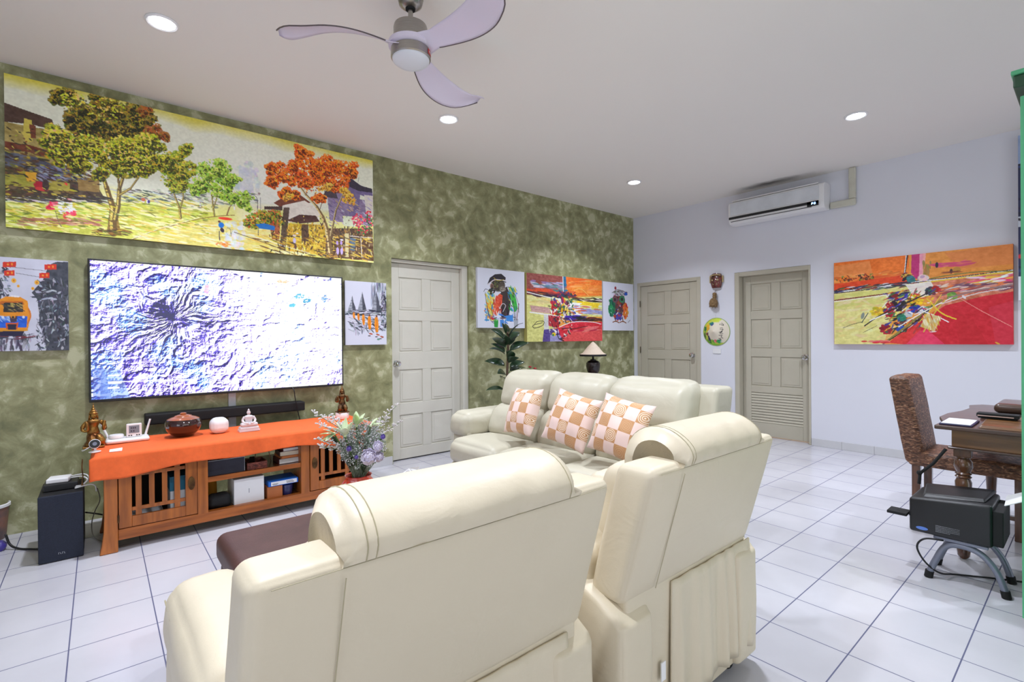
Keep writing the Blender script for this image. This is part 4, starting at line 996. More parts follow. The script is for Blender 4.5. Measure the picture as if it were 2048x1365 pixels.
# folded note
np_ = PZ(233, 911, TOP); np_[1] = -.755; o = obj('folded_note', MB().add([(np_[0]-.03, np_[1]-.008, TOP+.001), (np_[0]+.028, np_[1]-.012, TOP+.001), (np_[0]+.03, np_[1]+.012, TOP+.014), (np_[0]-.028, np_[1]+.016, TOP+.010), (np_[0]-.03, np_[1]-.008, TOP+.004), (np_[0]+.028, np_[1]-.012, TOP+.004), (np_[0]+.03, np_[1]+.012, TOP+.017), (np_[0]-.028, np_[1]+.016, TOP+.013)],
    [(3, 2, 1, 0), (4, 5, 6, 7), (0, 1, 5, 4), (1, 2, 6, 5), (2, 3, 7, 6), (3, 0, 4, 7)]), 'paper', smooth=False); tag(o, 'small folded white card near the front edge of the orange cloth', 'card')

# things on the console shelves ---------------------------------------------
def cbx(name, lab, cat, x0, x1, y0, y1, z0, z1, m, bevel=.003, group=None):
    o = obj(name, MB().box(x0, x1, y0, y1, z0, z1), m, smooth=False, bevel=bevel); tag(o, lab, cat, group); return o
S1, S2 = .3425, .1185
bn = thing('storage_bin', 'charcoal fabric storage bin filled with crumpled clear bags on the upper shelf', 'bin', (-5.50, -.62, S1))
mb = MB(); x0, x1, y0, y1, z1 = -5.588, -5.375, -.735, -.50, S1+.098
mb.box(x0, x1, y0, y0+.006, S1+.0005, z1).box(x0, x1, y1-.006, y1, S1+.0005, z1).box(x0, x0+.006, y0+.006, y1-.006, S1+.0005, z1).box(x1-.006, x1, y0+.006, y1-.006, S1+.0005, z1).box(x0+.006, x1-.006, y0+.006, y1-.006, S1+.0005, S1+.006)
obj('bin_shell', mb, 'charcoal', bn, smooth=False)
obj('bin_piping', MB().tube([(x0, y0-.001, z1), (x1, y0-.001, z1), (x1, y0-.001, S1+.003)], .002, 6), 'silver', bn)
mb = MB()
for k in range(6): mb.ball((-5.55+.028*k, -.66+.03*(k % 2), z1-.004+.008*(k % 3)), .024, 10, (1.3, .9, .7), Matrix.Rotation(k, 3, 'Z'))
o = obj('crumpled_bags', mb, mat('clear_plastic_bag', (200, 205, 218), .2, trans=.4), smooth=False); tag(o, 'crumpled clear plastic bags on top of the charcoal bin', 'bag')
wk = obj('wicker_tray', MB().box(-5.36, -5.235, -.745, -.60, S1+.0005, S1+.006).box(-5.36, -5.235, -.745, -.737, S1, S1+.05).box(-5.36, -5.235, -.608, -.60, S1, S1+.05).box(-5.36, -5.352, -.737, -.608, S1, S1+.05).box(-5.243, -5.235, -.737, -.608, S1, S1+.05), 'wicker', smooth=False, bevel=.003)
tag(wk, 'small red-brown wicker tray beside the charcoal bin', 'tray')
o = obj('remote_control', MB().soft(-5.335, -5.30, -.735, -.63, S1+.008, S1+.026, r=.007, n=8), 'black'); o.rotation_euler = (radians(20), 0, radians(-12)); o.location.z += .03; tag(o, 'black remote control leaning in the wicker tray', 'remote control')
st = thing('picture_stand', 'thin metal display stand on the upper shelf between the tray and the books', 'stand', (-5.23, -.50, S1))
obj('wire_leg', MB().tube([(-5.275, -.55, S1+.003), (-5.235, -.46, S1+.15)], .003, 8), 'chrome', st); obj('wire_leg', MB().tube([(-5.165, -.55, S1+.003), (-5.175, -.46, S1+.15)], .003, 8), 'chrome', st)
obj('wire_crossbar', MB().tube([(-5.235, -.46, S1+.15), (-5.175, -.46, S1+.15)], .003, 8), 'chrome', st)
bk = [('white-paged maroon hardback at the bottom of the book pile', .150, .036, 'maroon', 'pages', 0), ('orange-edged paperback second from the bottom of the book pile', .125, .018, 'orangec', 'orangec', 2), ('thick cream-paged maroon book in the middle of the pile', .128, .032, 'maroon', 'cream', -3), ('thinner white-paged maroon book second from the top of the pile', .105, .022, 'maroon', 'pages', 3), ('small red and black book on top of the book pile', .075, .016, 'red', 'red', -2)]
z = S1+.0005
for lab, w, hh, cm, pm, rot in bk:
    t = thing('book', lab, 'book', (-5.075, -.63, z), 'pile of books on the upper shelf')
    obj('page_block', MB().box(-5.075-w/2+.002, -5.075+w/2-.002, -.715, -.56, z+.002, z+hh-.002), pm, t, smooth=False)
    obj('cover', MB().box(-5.075-w/2, -5.075+w/2, -.712, -.555, z, z+.002).box(-5.075-w/2, -5.075+w/2, -.712, -.555, z+hh-.002, z+hh).box(-5.075-w/2-.002, -5.075-w/2, -.712, -.555, z, z+hh), cm, t, smooth=False)
    t.rotation_euler.z = radians(rot); z += hh+.0005
wb = thing('white_box', 'large white cardboard box with a small slot on the lower shelf', 'box', (-5.35, -.62, S2))
obj('carton', MB().box(-5.44, -5.255, -.735, -.52, S2+.0005, S2+.172), 'white', wb, smooth=False, bevel=.002)
obj('slot_mark', MB().box(-5.351, -5.347, -.7362, -.7352, S2+.07, S2+.10), 'txt', wb, smooth=False)
cbx('small_box', 'small tan box under the blue and white carton on the lower shelf', 'box', -5.235, -5.135, -.735, -.62, S2+.0005, S2+.082, 'tan')
for k, (x, lab) in enumerate(((-5.078, 'dark blue glazed cup next to the tan box'), (-4.995, 'dark blue glazed cup next to the right divider'))):
    x = [-5.085, -5.024-.037+.0][k] if k == 0 else -5.062+.0
x1_, x2_ = -5.096, -5.0245-.0345
for x, y, r, lab in ((-5.096, -.70, .036, 'dark blue lidded pot next to the tan box on the lower shelf'), (-5.058, -.61, .034, 'dark blue lidded pot behind its twin, near the right divider')):
    t = thing('glazed_pot', lab, 'pot', (x, y, S2), 'dark blue pots on the lower shelf')
    obj('pot_body', MB().lathe([(0, S2+.0005), (r*.8, S2+.0005), (r, S2+.015), (r, S2+.055), (r*.95, S2+.06)], (x, y, 0), 24), 'navyc', t); obj('pot_lid', MB().lathe([(r*1.04, S2+.058), (r*1.04, S2+.072), (r*.6, S2+.078), (0, S2+.079)], (x, y, 0), 24), 'navyc', t)
bw = thing('flat_carton', 'flat blue and white printed carton lying on the tan box and pots', 'box', (-5.13, -.66, S2+.084))
obj('carton', MB().box(-5.228, -5.03, -.742, -.56, S2+.0835, S2+.118), 'blue', bw, smooth=False, bevel=.002)
lb = obj('white_label', MB().box(-5.212, -5.04, -.7435, -.7422, S2+.088, S2+.114), 'paper', bw, smooth=False)
mb = MB()
for k, (xx, zz, w) in enumerate(((-5.185, .100, .04), (-5.186, .094, .03), (-5.09, .107, .045), (-5.085, .100, .05), (-5.085, .094, .05))): mb.box(xx-w/2, xx+w/2, -.7442, -.7436, S2+zz-.0013, S2+zz+.0013)
obj('printed_lines', mb, 'txtd', lb, smooth=False)
o = obj('folded_cloth', MB().lathe([(0, S2+.0005), (.03, S2+.0005), (.036, S2+.03), (.034, S2+.13), (.03, S2+.165), (0, S2+.166)], (-5.545, -.55, 0), 16), 'yellow', smooth='all'); tag(o, 'mustard yellow rolled cloth standing at the left of the lower shelf', 'cloth')
bg = obj('camera_bag', MB().soft(-5.585, -5.455, -.732, -.62, S2+.0005, S2+.085, r=.03, bulge=(.004, .004, .004), n=12, wr=.01, wsc=14), 'blackm', smooth='all'); tag(bg, 'lumpy black bag at the front left of the lower shelf', 'bag')
o = cbx('white_carton', 'white and teal carton seen between the slats of the left console door', 'box', -5.79, -5.69, -.70, -.5, S2+.0005, S2+.16, 'white'); 
obj('teal_lid', MB().box(-5.792, -5.688, -.702, -.498, S2+.16, S2+.25), 'teal', o, smooth=False)
cbx('paper_stack', 'low stack of white paper behind the left console door', 'paper', -6.02, -5.82, -.72, -.5, S2+.0005, S2+.035, 'paper')

# subwoofer with boxes and cables ---------------------------------------------
sx0, sx1 = -6.392, -6.203
sw = thing('subwoofer', 'tall black subwoofer box with navy cloth front standing left of the console', 'subwoofer', ((sx0+sx1)/2, -.56, 0))
obj('cabinet', MB().box(sx0, sx1, -.712, -.36, .006, .37), 'blackm', sw, smooth=False, bevel=.004)
g = obj('front_grille', MB().box(sx0, sx1, -.728, -.7125, .004, .372), 'navy', sw, smooth=False, bevel=.004)
mb = MB(); xx = sx0+.082
for k, c in enumerate('abcd'): mb.box(xx+k*.008, xx+k*.008+.0022, -.7292, -.7283, .040, .050).box(xx+k*.008, xx+k*.008+.0055, -.7292, -.7283, .040 if k % 2 else .0485, .042 if k % 2 else .0505)
obj('maker_mark', mb, 'txt', g, smooth=False, label='small grey lettering')
for a in (sx0+.02, sx1-.02):
    for b in (-.70, -.38): obj('rubber_foot', MB().lathe([(.012, .0005), (.012, .007)], (a, b, 0), 10), 'seal', sw)
mbx = obj('set_top_box', MB().box(-6.375, -6.225, -.62, -.47, .3725, .412), 'black', smooth=False, bevel=.004); tag(mbx, 'flat black set-top box on top of the subwoofer', 'set-top box')
o = obj('network_adapter', MB().box(-6.36, -6.262, -.60, -.50, .4125, .437), 'white', smooth=False, bevel=.005); o.rotation_euler.z = radians(-8); tag(o, 'white network adapter lying on the black set-top box', 'adapter')
o = obj('white_cables', MB().tube(bez([(-6.262, -.56, .425), (-6.21, -.60, .432), (-6.185, -.63, .415), (-6.21, -.64, .39), (-6.235, -.625, .385)]), .0035, 8).tube(bez([(-6.262, -.54, .43), (-6.20, -.58, .44), (-6.178, -.62, .42), (-6.20, -.645, .395), (-6.24, -.63, .38)]), .0035, 8).tube(bez([(-6.24, -.65, .378), (-6.20, -.66, .388), (-6.17, -.66, .39), (-6.15, -.65, .375), (-6.145, -.64, .34)]), .0035, 8), 'cablew', smooth='all'); tag(o, 'white looped cables hanging off the subwoofer top', 'cable')
o = obj('grey_cable', MB().tube(bez([(-6.145, -.6, .345), (-6.14, -.55, .33), (-6.13, -.5, .25), (-6.155, -.45, .17), (-6.17, -.44, .10), (-6.165, -.45, .03), (-6.14, -.5, .006), (-6.11, -.55, .005)]), .0028, 8), 'cableg', smooth='all'); tag(o, 'thin grey cable trailing down between subwoofer and console', 'cable')
o = obj('black_cable', MB().tube(bez([(-6.56, -.30, .09), (-6.54, -.32, .03), (-6.50, -.36, .008), (-6.44, -.42, .007), (-6.39, -.47, .007)]), .006, 8).tube(bez([(-6.2, -.35, .15), (-6.15, -.2, .09), (-6.08, -.15, .05), (-5.9, -.12, .007)]), .005, 8), 'cable', smooth='all'); tag(o, 'black power cable running along the floor behind the subwoofer', 'cable')
o = obj('tassel_cord', MB().tube(bez([(-6.205, -.70, .55), (-6.207, -.715, .5), (-6.203, -.72, .46), (-6.206, -.722, .43)]), .0028, 8).tube([(-6.206, -.722, .43), (-6.206, -.722, .405)], [.003, .006], 8), 'bronze'); tag(o, 'brown cord with orange tassel hanging at the corner of the orange cloth', 'cord')
# waste bin and violet item at the left edge of the frame
bi = thing('waste_bin', 'round dark bin with a white rim at the left edge of the photo', 'bin', (-6.70, -.42, 0))
q = PZ(6, 1085, 0); bxx, byy = q[0]-.075, q[1]+.10; bi.location = (bxx, byy, 0)
obj('bin_body', MB().lathe([(0, .001), (.075, .001), (.08, .01), (.095, .20)], (bxx, byy, 0), 32), mat('printed_bin', (86, 80, 84), .5, c2=(150, 104, 84), scale=14), bi)
obj('bin_rim', MB().lathe([(.094, .20), (.102, .203), (.102, .218), (.095, .222), (.09, .21), (.07, .05), (0, .05)], (bxx, byy, 0), 32), 'white', bi)
q = PZ(12, 1100, 0); o = obj('plastic_clog', MB().soft(q[0]-.13, q[0]+.0, q[1]-.03, q[1]+.045, .001, .05, r=.022, bulge=(.004, 0, .008), n=12), 'purple', smooth='all'); tag(o, 'violet plastic shoe on the floor at the left edge of the photo', 'shoe')

# ================================================================== paintings
def street_art():
    c4 = [(7, 147), (745, 320), (748, 524), (12, 457)]
    A = Art(820, 334, c4, (214, 212, 178)); w, h = A.w, A.h
    Y, X = np.mgrid[0:h, 0:w].astype(float); v = Y/h; u = X/w; n = vnoise(w, h, 9, 5, 3, 4)-.5
    def mix(a, b, t): t = np.clip(t, 0, 1)[..., None]; return np.array(a, float)*(1-t)+np.array(b, float)*t
    sky = mix((196, 186, 74), (216, 218, 200), (v+n*.10+.02)/.11)
    glow_ = np.exp(-(((u-.58)/.2)**2+((v-.45)/.35)**2))[..., None]; sky = sky*(1-glow_*.7)+np.array([226, 228, 222])*glow_*.7
    gnd = mix((206, 206, 120), (226, 222, 176), n*5+.4)
    gnd = gnd*(1-glow_*.3)+np.array([232, 230, 205])*glow_*.3
    t = np.clip((v-.58-.04*np.sin(u*5)+n*.04)/.06, 0, 1)[..., None]; A.a = sky*(1-t)+gnd*t
    # far mist, buildings behind the green trees
    A.scatter(495, 360, 26, 34, 60, [(196, 200, 206), (210, 212, 214), (184, 190, 200)], (3, 7), 1.2, pi/2, al=.5)
    A.poly([(478, 330), (505, 338), (507, 380), (480, 378)], (200, 204, 212), .6)
    A.streaks([(300, 385), (520, 415)], 160, [(150, 156, 120), (190, 190, 170), (120, 126, 110), (214, 214, 200)], (3, 10), (1, 3), .1)
    # left houses
    dk = [(66, 48, 34), (48, 38, 30), (84, 60, 40), (110, 88, 50), (60, 52, 52)]
    A.poly([(6, 206), (60, 225), (104, 240), (112, 262), (60, 250), (7, 245)], (70, 50, 40), 1, 14)
    A.poly([(7, 245), (100, 262), (120, 300), (110, 330), (8, 320)], (150, 134, 80), 1, 40)
    A.poly([(48, 238), (64, 242), (66, 284), (52, 288), (46, 270)], (190, 176, 84)); A.poly([(58, 250), (72, 253), (72, 278), (62, 278)], (104, 56, 36))
    A.poly([(7, 284), (60, 292), (120, 310), (112, 320), (60, 306), (7, 300)], (100, 50, 30), 1, 20)
    A.poly([(7, 304), (70, 315), (150, 350), (190, 372), (100, 358), (8, 335)], (86, 88, 100), 1, 34); A.poly([(8, 332), (110, 352), (200, 380), (215, 405), (8, 395)], (64, 50, 36), 1, 34)
    A.streaks([(8, 300), (200, 400)], 330, dk+[(150, 140, 66), (176, 160, 60)], (2, 8), (1, 3), .12)
    A.poly([(8, 350), (50, 352), (70, 362), (70, 376), (10, 372)], (150, 148, 60), .9, 30); A.poly([(50, 345), (74, 347), (72, 366), (54, 364)], (198, 152, 50)); A.poly([(95, 362), (140, 368), (140, 384), (96, 382)], (160, 150, 66), .9, 20); A.poly([(155, 352), (200, 360), (200, 386), (158, 382)], (136, 110, 60), .9, 26)
    A.streaks([(80, 335), (180, 365)], 90, [(150, 156, 180), (120, 124, 150), (60, 60, 80)], (3, 9), (.6, 1.6), .35)
    A.dab(80, 372, 9, 8, 0, (150, 20, 40)); A.dab(84, 380, 10, 4, 0, (176, 50, 50)); A.dab(92, 372, 5, 12, 0, (50, 34, 34)); A.dab(132, 370, 3, 3, 0, (220, 40, 60))
    # lawn and kerbs, left
    A.poly([(8, 398), (230, 405), (430, 425), (440, 438), (280, 480), (12, 456)], (190, 192, 92), 1, 36)
    A.streaks([(12, 400), (400, 460)], 520, [(170, 180, 60), (214, 214, 130), (140, 150, 60), (226, 222, 160), (196, 170, 70), (232, 228, 190)], (4, 14), (.8, 2.6), .08, .14, .7)
    A.streaks([(12, 398), (230, 408)], 60, [(90, 90, 100), (206, 206, 196), (54, 50, 48)], (8, 20), (.8, 1.8), .05)
    A.streaks([(40, 440), (200, 452)], 60, [(140, 92, 70), (150, 110, 84), (190, 150, 120)], (5, 14), (1, 3), .06)
    A.streaks([(230, 380), (410, 405)], 140, [(96, 100, 90), (170, 172, 160), (70, 76, 66), (196, 200, 200)], (3, 9), (.7, 2), .1)
    A.line([(262, 482), (300, 466), (360, 448), (400, 438), (440, 432), (470, 430)], 2.2, (140, 116, 60), .9, .1); A.line([(266, 478), (330, 455), (400, 435)], 1.2, (236, 232, 200), .9)
    A.poly([(285, 482), (380, 448), (440, 436), (560, 450), (640, 505), (400, 492)], (212, 200, 120), .75, 26)
    A.streaks([(280, 445), (560, 500)], 280, [(222, 206, 110), (236, 230, 180), (206, 180, 80), (226, 200, 120), (240, 238, 214)], (5, 18), (.8, 2.6), .06, .1, .6)
    A.streaks([(450, 445), (490, 500)], 60, [(206, 214, 226), (224, 228, 230)], (2, 7), (2, 7), pi/2, .2, .6)
    # helper for trees
    def tree(blobs, cols, n, sz=(1.1, 2.6), light=26):
        sub_ = []
        for (x, y, r) in blobs:
            for _ in range(7): q_ = A.r.random()*2*pi; d_ = r*(.35+.6*A.r.random()); sub_.append((x+d_*cos(q_)*1.15, y+d_*sin(q_)*.85, r*A.r.uniform(.28, .46)))
        n = n*.5; blobs = [(x, y, r*.72) for x, y, r in blobs]+sub_
        for i, (x, y, r) in enumerate(blobs): A.scatter(x, y, r*1.12, r*.8, int(n*r/30*.5), cols[:2], (sz[0]*1.6, sz[1]*1.7), 1.4, al=.85)
        for i, (x, y, r) in enumerate(blobs): A.scatter(x-r*.1, y-r*.15, r*1.15, r*.85, int(n*r/22), cols, (sz[0]*.75, sz[1]*.8), 1.6, light=light); A.scatter(x, y, r*1.5, r*1.15, int(n*r/90), cols, (sz[0]*.6, sz[1]*.6), 1.6, light=light)
        for i, (x, y, r) in enumerate(blobs): A.scatter(x+r*.15, y+r*.35, r*.9, r*.5, int(n*r/90), [tuple(int(q*.45) for q in cols[0])], (sz[0]*.6, sz[1]*.7), 1.8, al=.8)
    def trunk(pts, w0, w1, c, hl):
        n = len(pts)
        for i in range(n-1): 
            ww = w0+(w1-w0)*i/(n-1); A.line([pts[i], pts[i+1]], ww, c); A.line([(pts[i][0]-ww*.22, pts[i][1]), (pts[i+1][0]-ww*.2, pts[i+1][1])], ww*.4, hl, .8, .25, .5)
    # tree 2, 3 and the pale ones, then big tree
    trunk([(363, 436), (360, 415), (352, 395), (345, 370)], 5, 2, (96, 84, 50), (196, 176, 90)); trunk([(362, 418), (368, 395), (366, 365)], 3, 1.5, (96, 84, 50), (190, 170, 90))
    tree([(350, 318, 24), (372, 345, 22), (345, 350, 26), (365, 372, 18), (330, 332, 18), (370, 300, 14)], [(116, 130, 40), (150, 164, 50), (184, 186, 60), (206, 196, 70), (190, 150, 60)], 150)
    trunk([(430, 432), (427, 408), (424, 385)], 4, 1.6, (104, 94, 54), (196, 180, 96)); trunk([(429, 415), (436, 392), (440, 375)], 2.5, 1, (104, 94, 54), (190, 170, 90)); trunk([(455, 430), (460, 415), (470, 402)], 2.6, 1, (104, 76, 54), (150, 120, 80))
    tree([(425, 335, 22), (412, 360, 24), (440, 352, 24), (450, 378, 20), (480, 395, 20), (400, 378, 18), (462, 360, 16), (490, 410, 14)], [(120, 160, 50), (150, 186, 60), (184, 210, 80), (206, 220, 120), (150, 184, 80)], 120)
    for x, y in ((402, 410), (408, 411), (470, 416), (288, 402), (296, 404)): A.dab(x, y, 1.8, 5, 0, (226, 224, 228)); A.dab(x, y-5, 1.6, 1.4, 0, (150, 120, 100))
    A.dab(288, 400, 4, 4, 0, (176, 100, 70)); A.dab(299, 404, 2.5, 4, 0, (60, 50, 120))
    A.poly([(214, 470), (219, 440), (238, 440), (244, 470)], (150, 124, 66), 1, 60); trunk([(228, 468), (226, 440), (228, 420), (222, 400), (214, 375), (204, 345), (198, 322)], 14, 4, (96, 74, 36), (206, 186, 96)); trunk([(232, 440), (238, 410), (240, 380), (250, 345), (252, 310)], 9, 3, (90, 72, 40), (200, 180, 96)); trunk([(238, 392), (262, 378), (278, 356)], 5, 2, (96, 78, 44), (190, 170, 90)); trunk([(240, 380), (236, 345), (232, 305)], 4, 2, (80, 64, 40), (150, 130, 80))
    A.streaks([(190, 458), (262, 472)], 40, [(96, 70, 36), (140, 100, 50), (60, 46, 30)], (4, 12), (.8, 2), .1)
    tree([(210, 215, 34), (135, 200, 24), (250, 230, 34), (180, 245, 36), (285, 245, 26), (150, 232, 24), (118, 190, 12), (200, 262, 30), (240, 262, 26), (160, 262, 22), (280, 270, 22), (225, 280, 20)], [(62, 66, 24), (90, 92, 28), (130, 120, 34), (160, 136, 40), (120, 88, 34), (172, 150, 50)], 230)
    tree([(310, 265, 18), (330, 275, 12), (290, 220, 14)], [(150, 84, 36), (180, 106, 50), (120, 100, 40)], 120)
    tree([(130, 290, 30), (175, 290, 30), (110, 268, 20), (220, 310, 30), (270, 300, 32), (300, 290, 26), (160, 330, 22), (250, 342, 26), (285, 335, 22), (100, 285, 16), (320, 320, 18), (205, 350, 16), (128, 318, 18)], [(96, 104, 30), (140, 146, 36), (176, 178, 46), (202, 198, 60), (218, 206, 90), (150, 164, 40), (196, 160, 50)], 230)
    # people in white with pink flowers, lower left
    A.line([(112, 425), (118, 445), (124, 455)], 1.4, (120, 106, 80)); A.line([(140, 425), (150, 440)], 1.2, (120, 106, 80))
    for x, y, r, c in ((122, 412, 7, (232, 230, 236)), (140, 410, 7, (236, 232, 236)), (128, 424, 8, (228, 222, 232)), (146, 424, 6, (232, 228, 232)), (104, 414, 8, (206, 40, 80)), (112, 410, 6, (230, 90, 120)), (98, 418, 4, (180, 30, 60)), (134, 432, 6, (226, 60, 70)), (148, 428, 5, (220, 70, 90)), (140, 402, 3, (170, 40, 50)), (140, 436, 5, (236, 140, 140))): A.scatter(x, y, r, r, 26, [c, tuple(min(255, q+20) for q in c)], (1, 2.2), 1.4)
    A.dab(122, 397, 8, 2.6, .1, (226, 222, 206)); A.dab(145, 402, 7, 6, 0, (216, 214, 200), .6)
    # right: lamp post, houses, cyclist
    A.line([(498, 385), (512, 392), (516, 402), (516, 425)], 1.2, (60, 60, 66)); A.line([(522, 395), (522, 425)], 1, (80, 80, 86))
    A.poly([(548, 405), (570, 392), (600, 388), (622, 404), (600, 410), (560, 412)], (110, 62, 46), 1, 20); A.poly([(566, 410), (610, 400), (640, 420), (640, 440), (570, 445)], (222, 216, 206), 1, 14); A.poly([(530, 412), (566, 412), (566, 420), (530, 418)], (70, 54, 50)); A.poly([(536, 420), (562, 420), (560, 478), (545, 478)], (150, 84, 50), 1, 34); A.poly([(568, 414), (580, 414), (572, 500), (560, 498)], (70, 54, 46), .9, 16)
    A.poly([(574, 440), (600, 428), (632, 430), (640, 442), (600, 446)], (76, 48, 44), 1, 18); A.poly([(578, 446), (650, 448), (655, 510), (575, 500)], (196, 164, 60), 1, 60)
    A.streaks([(575, 445), (655, 505)], 150, [(226, 200, 70), (150, 110, 50), (70, 48, 36), (214, 170, 70), (236, 226, 150)], (2, 7), (.8, 2.4), pi/2, .3)
    A.poly([(604, 448), (618, 448), (618, 482), (604, 480)], (64, 44, 44), .8)
    A.poly([(655, 395), (668, 372), (690, 392), (740, 400), (742, 450), (660, 440)], (136, 122, 150), 1, 24); A.poly([(645, 392), (655, 374), (672, 384), (676, 396)], (70, 60, 70)); A.poly([(692, 372), (700, 352), (715, 366), (744, 380), (746, 398), (720, 388), (716, 440), (700, 440)], (110, 98, 134), 1, 16); A.poly([(694, 370), (700, 354), (722, 370), (744, 376), (744, 384), (716, 380)], (52, 46, 60)); A.poly([(728, 388), (745, 390), (745, 430), (732, 428)], (210, 204, 196)); A.line([(700, 352), (700, 345)], 1, (60, 50, 60)); A.line([(716, 362), (717, 354)], 1, (60, 50, 60))
    A.streaks([(655, 395), (742, 450)], 110, [(160, 148, 176), (104, 90, 120), (190, 184, 200), (200, 170, 110)], (3, 9), (.7, 2), .5)
    A.poly([(655, 455), (745, 455), (748, 520), (650, 512)], (96, 70, 46), 1, 50); A.streaks([(655, 450), (746, 516)], 180, [(60, 44, 36), (150, 120, 70), (200, 190, 150), (206, 170, 70), (40, 34, 34)], (2, 7), (.7, 2), pi/2, .3)
    A.poly([(685, 430), (715, 432), (712, 452), (688, 450)], (210, 216, 190)); A.poly([(700, 474), (712, 474), (710, 500), (701, 498)], (90, 110, 130)); A.poly([(690, 465), (698, 465), (698, 512), (691, 512)], (206, 196, 150)); A.line([(700, 470), (745, 474)], 2, (226, 220, 206)); A.line([(722, 475), (724, 512)], 2.4, (210, 204, 190))
    A.scatter(716, 438, 12, 12, 50, [(206, 50, 80), (226, 110, 130), (190, 60, 80)], (1.2, 2.6)); A.scatter(738, 438, 10, 18, 60, [(206, 40, 70), (226, 100, 130), (60, 110, 60)], (1.2, 2.6)); A.scatter(725, 458, 12, 8, 30, [(60, 110, 60), (200, 50, 70)], (1.2, 2.6))
    tree([(520, 435, 20), (545, 440, 20), (505, 445, 12)], [(96, 120, 44), (150, 160, 50), (190, 150, 50), (206, 90, 50)], 120); A.poly([(512, 448), (530, 446), (552, 452), (550, 460), (520, 456)], (40, 110, 180)); A.line([(518, 456), (518, 470)], 1.6, (60, 60, 70))
    A.streaks([(500, 468), (745, 520)], 200, [(196, 160, 60), (120, 90, 40), (222, 196, 90), (70, 52, 36), (232, 200, 80)], (5, 14), (.8, 2), .22, .12, .8)
    A.line([(495, 468), (560, 488), (620, 505)], 1.6, (240, 236, 210), .9, .1); A.line([(470, 464), (540, 488), (600, 512)], 1.8, (90, 66, 40), .8, .2)
    trunk([(664, 518), (660, 490), (656, 460), (646, 432), (634, 412), (612, 388), (600, 372)], 13, 3, (120, 96, 60), (226, 206, 150)); trunk([(662, 470), (668, 440), (672, 420), (684, 392), (692, 370)], 6, 2, (110, 90, 60), (206, 190, 140)); A.line([(640, 418), (650, 380), (640, 350)], 1.6, (90, 60, 36))
    A.streaks([(640, 505), (690, 520)], 50, [(110, 80, 40), (206, 170, 70), (60, 44, 36)], (4, 10), (.8, 2), .1)
    tree([(548, 335, 16), (580, 345, 22), (612, 325, 24), (650, 330, 26), (690, 335, 20), (706, 345, 12), (545, 362, 14), (600, 362, 20), (640, 355, 22), (675, 362, 20), (575, 385, 14), (640, 395, 12), (600, 300, 12), (590, 390, 10)], [(196, 84, 22), (222, 104, 26), (234, 134, 34), (180, 62, 16), (240, 156, 60), (214, 96, 30)], 210, (1.2, 2.8), 20)
    tree([(575, 392, 10), (690, 382, 10), (655, 375, 12), (700, 398, 12)], [(230, 160, 50), (236, 190, 80), (190, 160, 90)], 90)
    A.dab(452, 437, 15, 3.4, -.02, (216, 60, 36)); A.dab(440, 443, 3, 2.5, 0, (90, 50, 40)); A.dab(444, 450, 6, 7, .2, (30, 110, 190)); A.dab(446, 460, 4, 6, -.3, (50, 40, 60)); A.line([(440, 462), (441, 480)], 2, (70, 60, 70)); A.line([(456, 455), (462, 458), (464, 472)], 1.2, (80, 90, 110))
    for k in range(14): a = k/14*2*pi; A.dab(460+6*cos(a), 462+8*sin(a), .8, .8, 0, (120, 140, 160))
    A.scatter(448, 488, 14, 6, 30, [(226, 130, 60), (214, 150, 90)], (.8, 1.6), 2.5, 0)
    A.dab(590, 470, 5, 3, 0, (214, 200, 190)); A.dab(590, 480, 4, 8, 0, (196, 190, 220)); A.dab(592, 492, 3, 7, 0, (90, 60, 50))
    for x in (675, 683): A.dab(x, 484, 3.4, 6, 0, (186, 160, 214)); A.dab(x+1, 500, 4, 11, 0, (196, 176, 224)); A.dab(x, 476, 2, 2.4, 0, (60, 44, 44))
    A.dab(684, 478, 5, 2.4, 0, (226, 220, 230)); A.dab(596, 466, 4, 2, 0, (230, 226, 220)); A.line([(20, 442), (34, 446), (52, 448)], 1, (90, 90, 80), .7, .3)
    for x, y, r in ((150, 205, 24), (215, 225, 34), (130, 285, 30), (180, 300, 34), (250, 300, 34), (300, 290, 26), (110, 270, 16), (280, 330, 24)):
        A.scatter(x-4, y-5, r*1.1, r*.7, 60, [(206, 204, 60), (222, 214, 96), (186, 190, 50), (226, 196, 120)], (.9, 2.0), 1.7, al=.9)
        A.scatter(x+3, y+6, r, r*.6, 34, [(50, 54, 26), (66, 66, 26)], (.8, 1.9), 1.7, al=.85)
    for x, y, r in ((600, 330, 26), (650, 335, 26), (690, 340, 20), (560, 350, 18), (625, 370, 22)):
        A.scatter(x, y, r, r*.7, 40, [(244, 170, 50), (250, 140, 30), (236, 110, 20)], (.8, 1.8), 1.7); A.scatter(x+3, y+3, r, r*.7, 26, [(120, 40, 14), (150, 54, 16)], (.7, 1.6), 1.7)
    A.streaks([(12, 405), (420, 470)], 240, [(150, 160, 30), (206, 200, 60), (96, 104, 40), (236, 232, 170)], (3, 10), (.6, 1.6), .1, .2, .8); A.streaks([(8, 395), (220, 405)], 50, [(40, 36, 30), (60, 50, 40)], (4, 12), (.8, 1.8), .05)
    A.streaks([(540, 430), (745, 515)], 160, [(34, 28, 26), (60, 44, 30), (236, 220, 120), (90, 70, 40)], (1.5, 5), (.6, 1.8), pi/2, .5); A.streaks([(8, 250), (200, 395)], 200, [(34, 28, 24), (56, 42, 30), (160, 150, 60), (196, 186, 90), (96, 60, 40)], (1.5, 6), (.6, 2), .2, .5)
    g_ = A.a.mean(2, keepdims=True); A.a = np.clip((g_+(A.a-g_)*1.15-128)*1.10+146+(vnoise(w, h, 200, 90, 77, 1)-.5)[..., None]*14, 0, 255)
    return c4, A
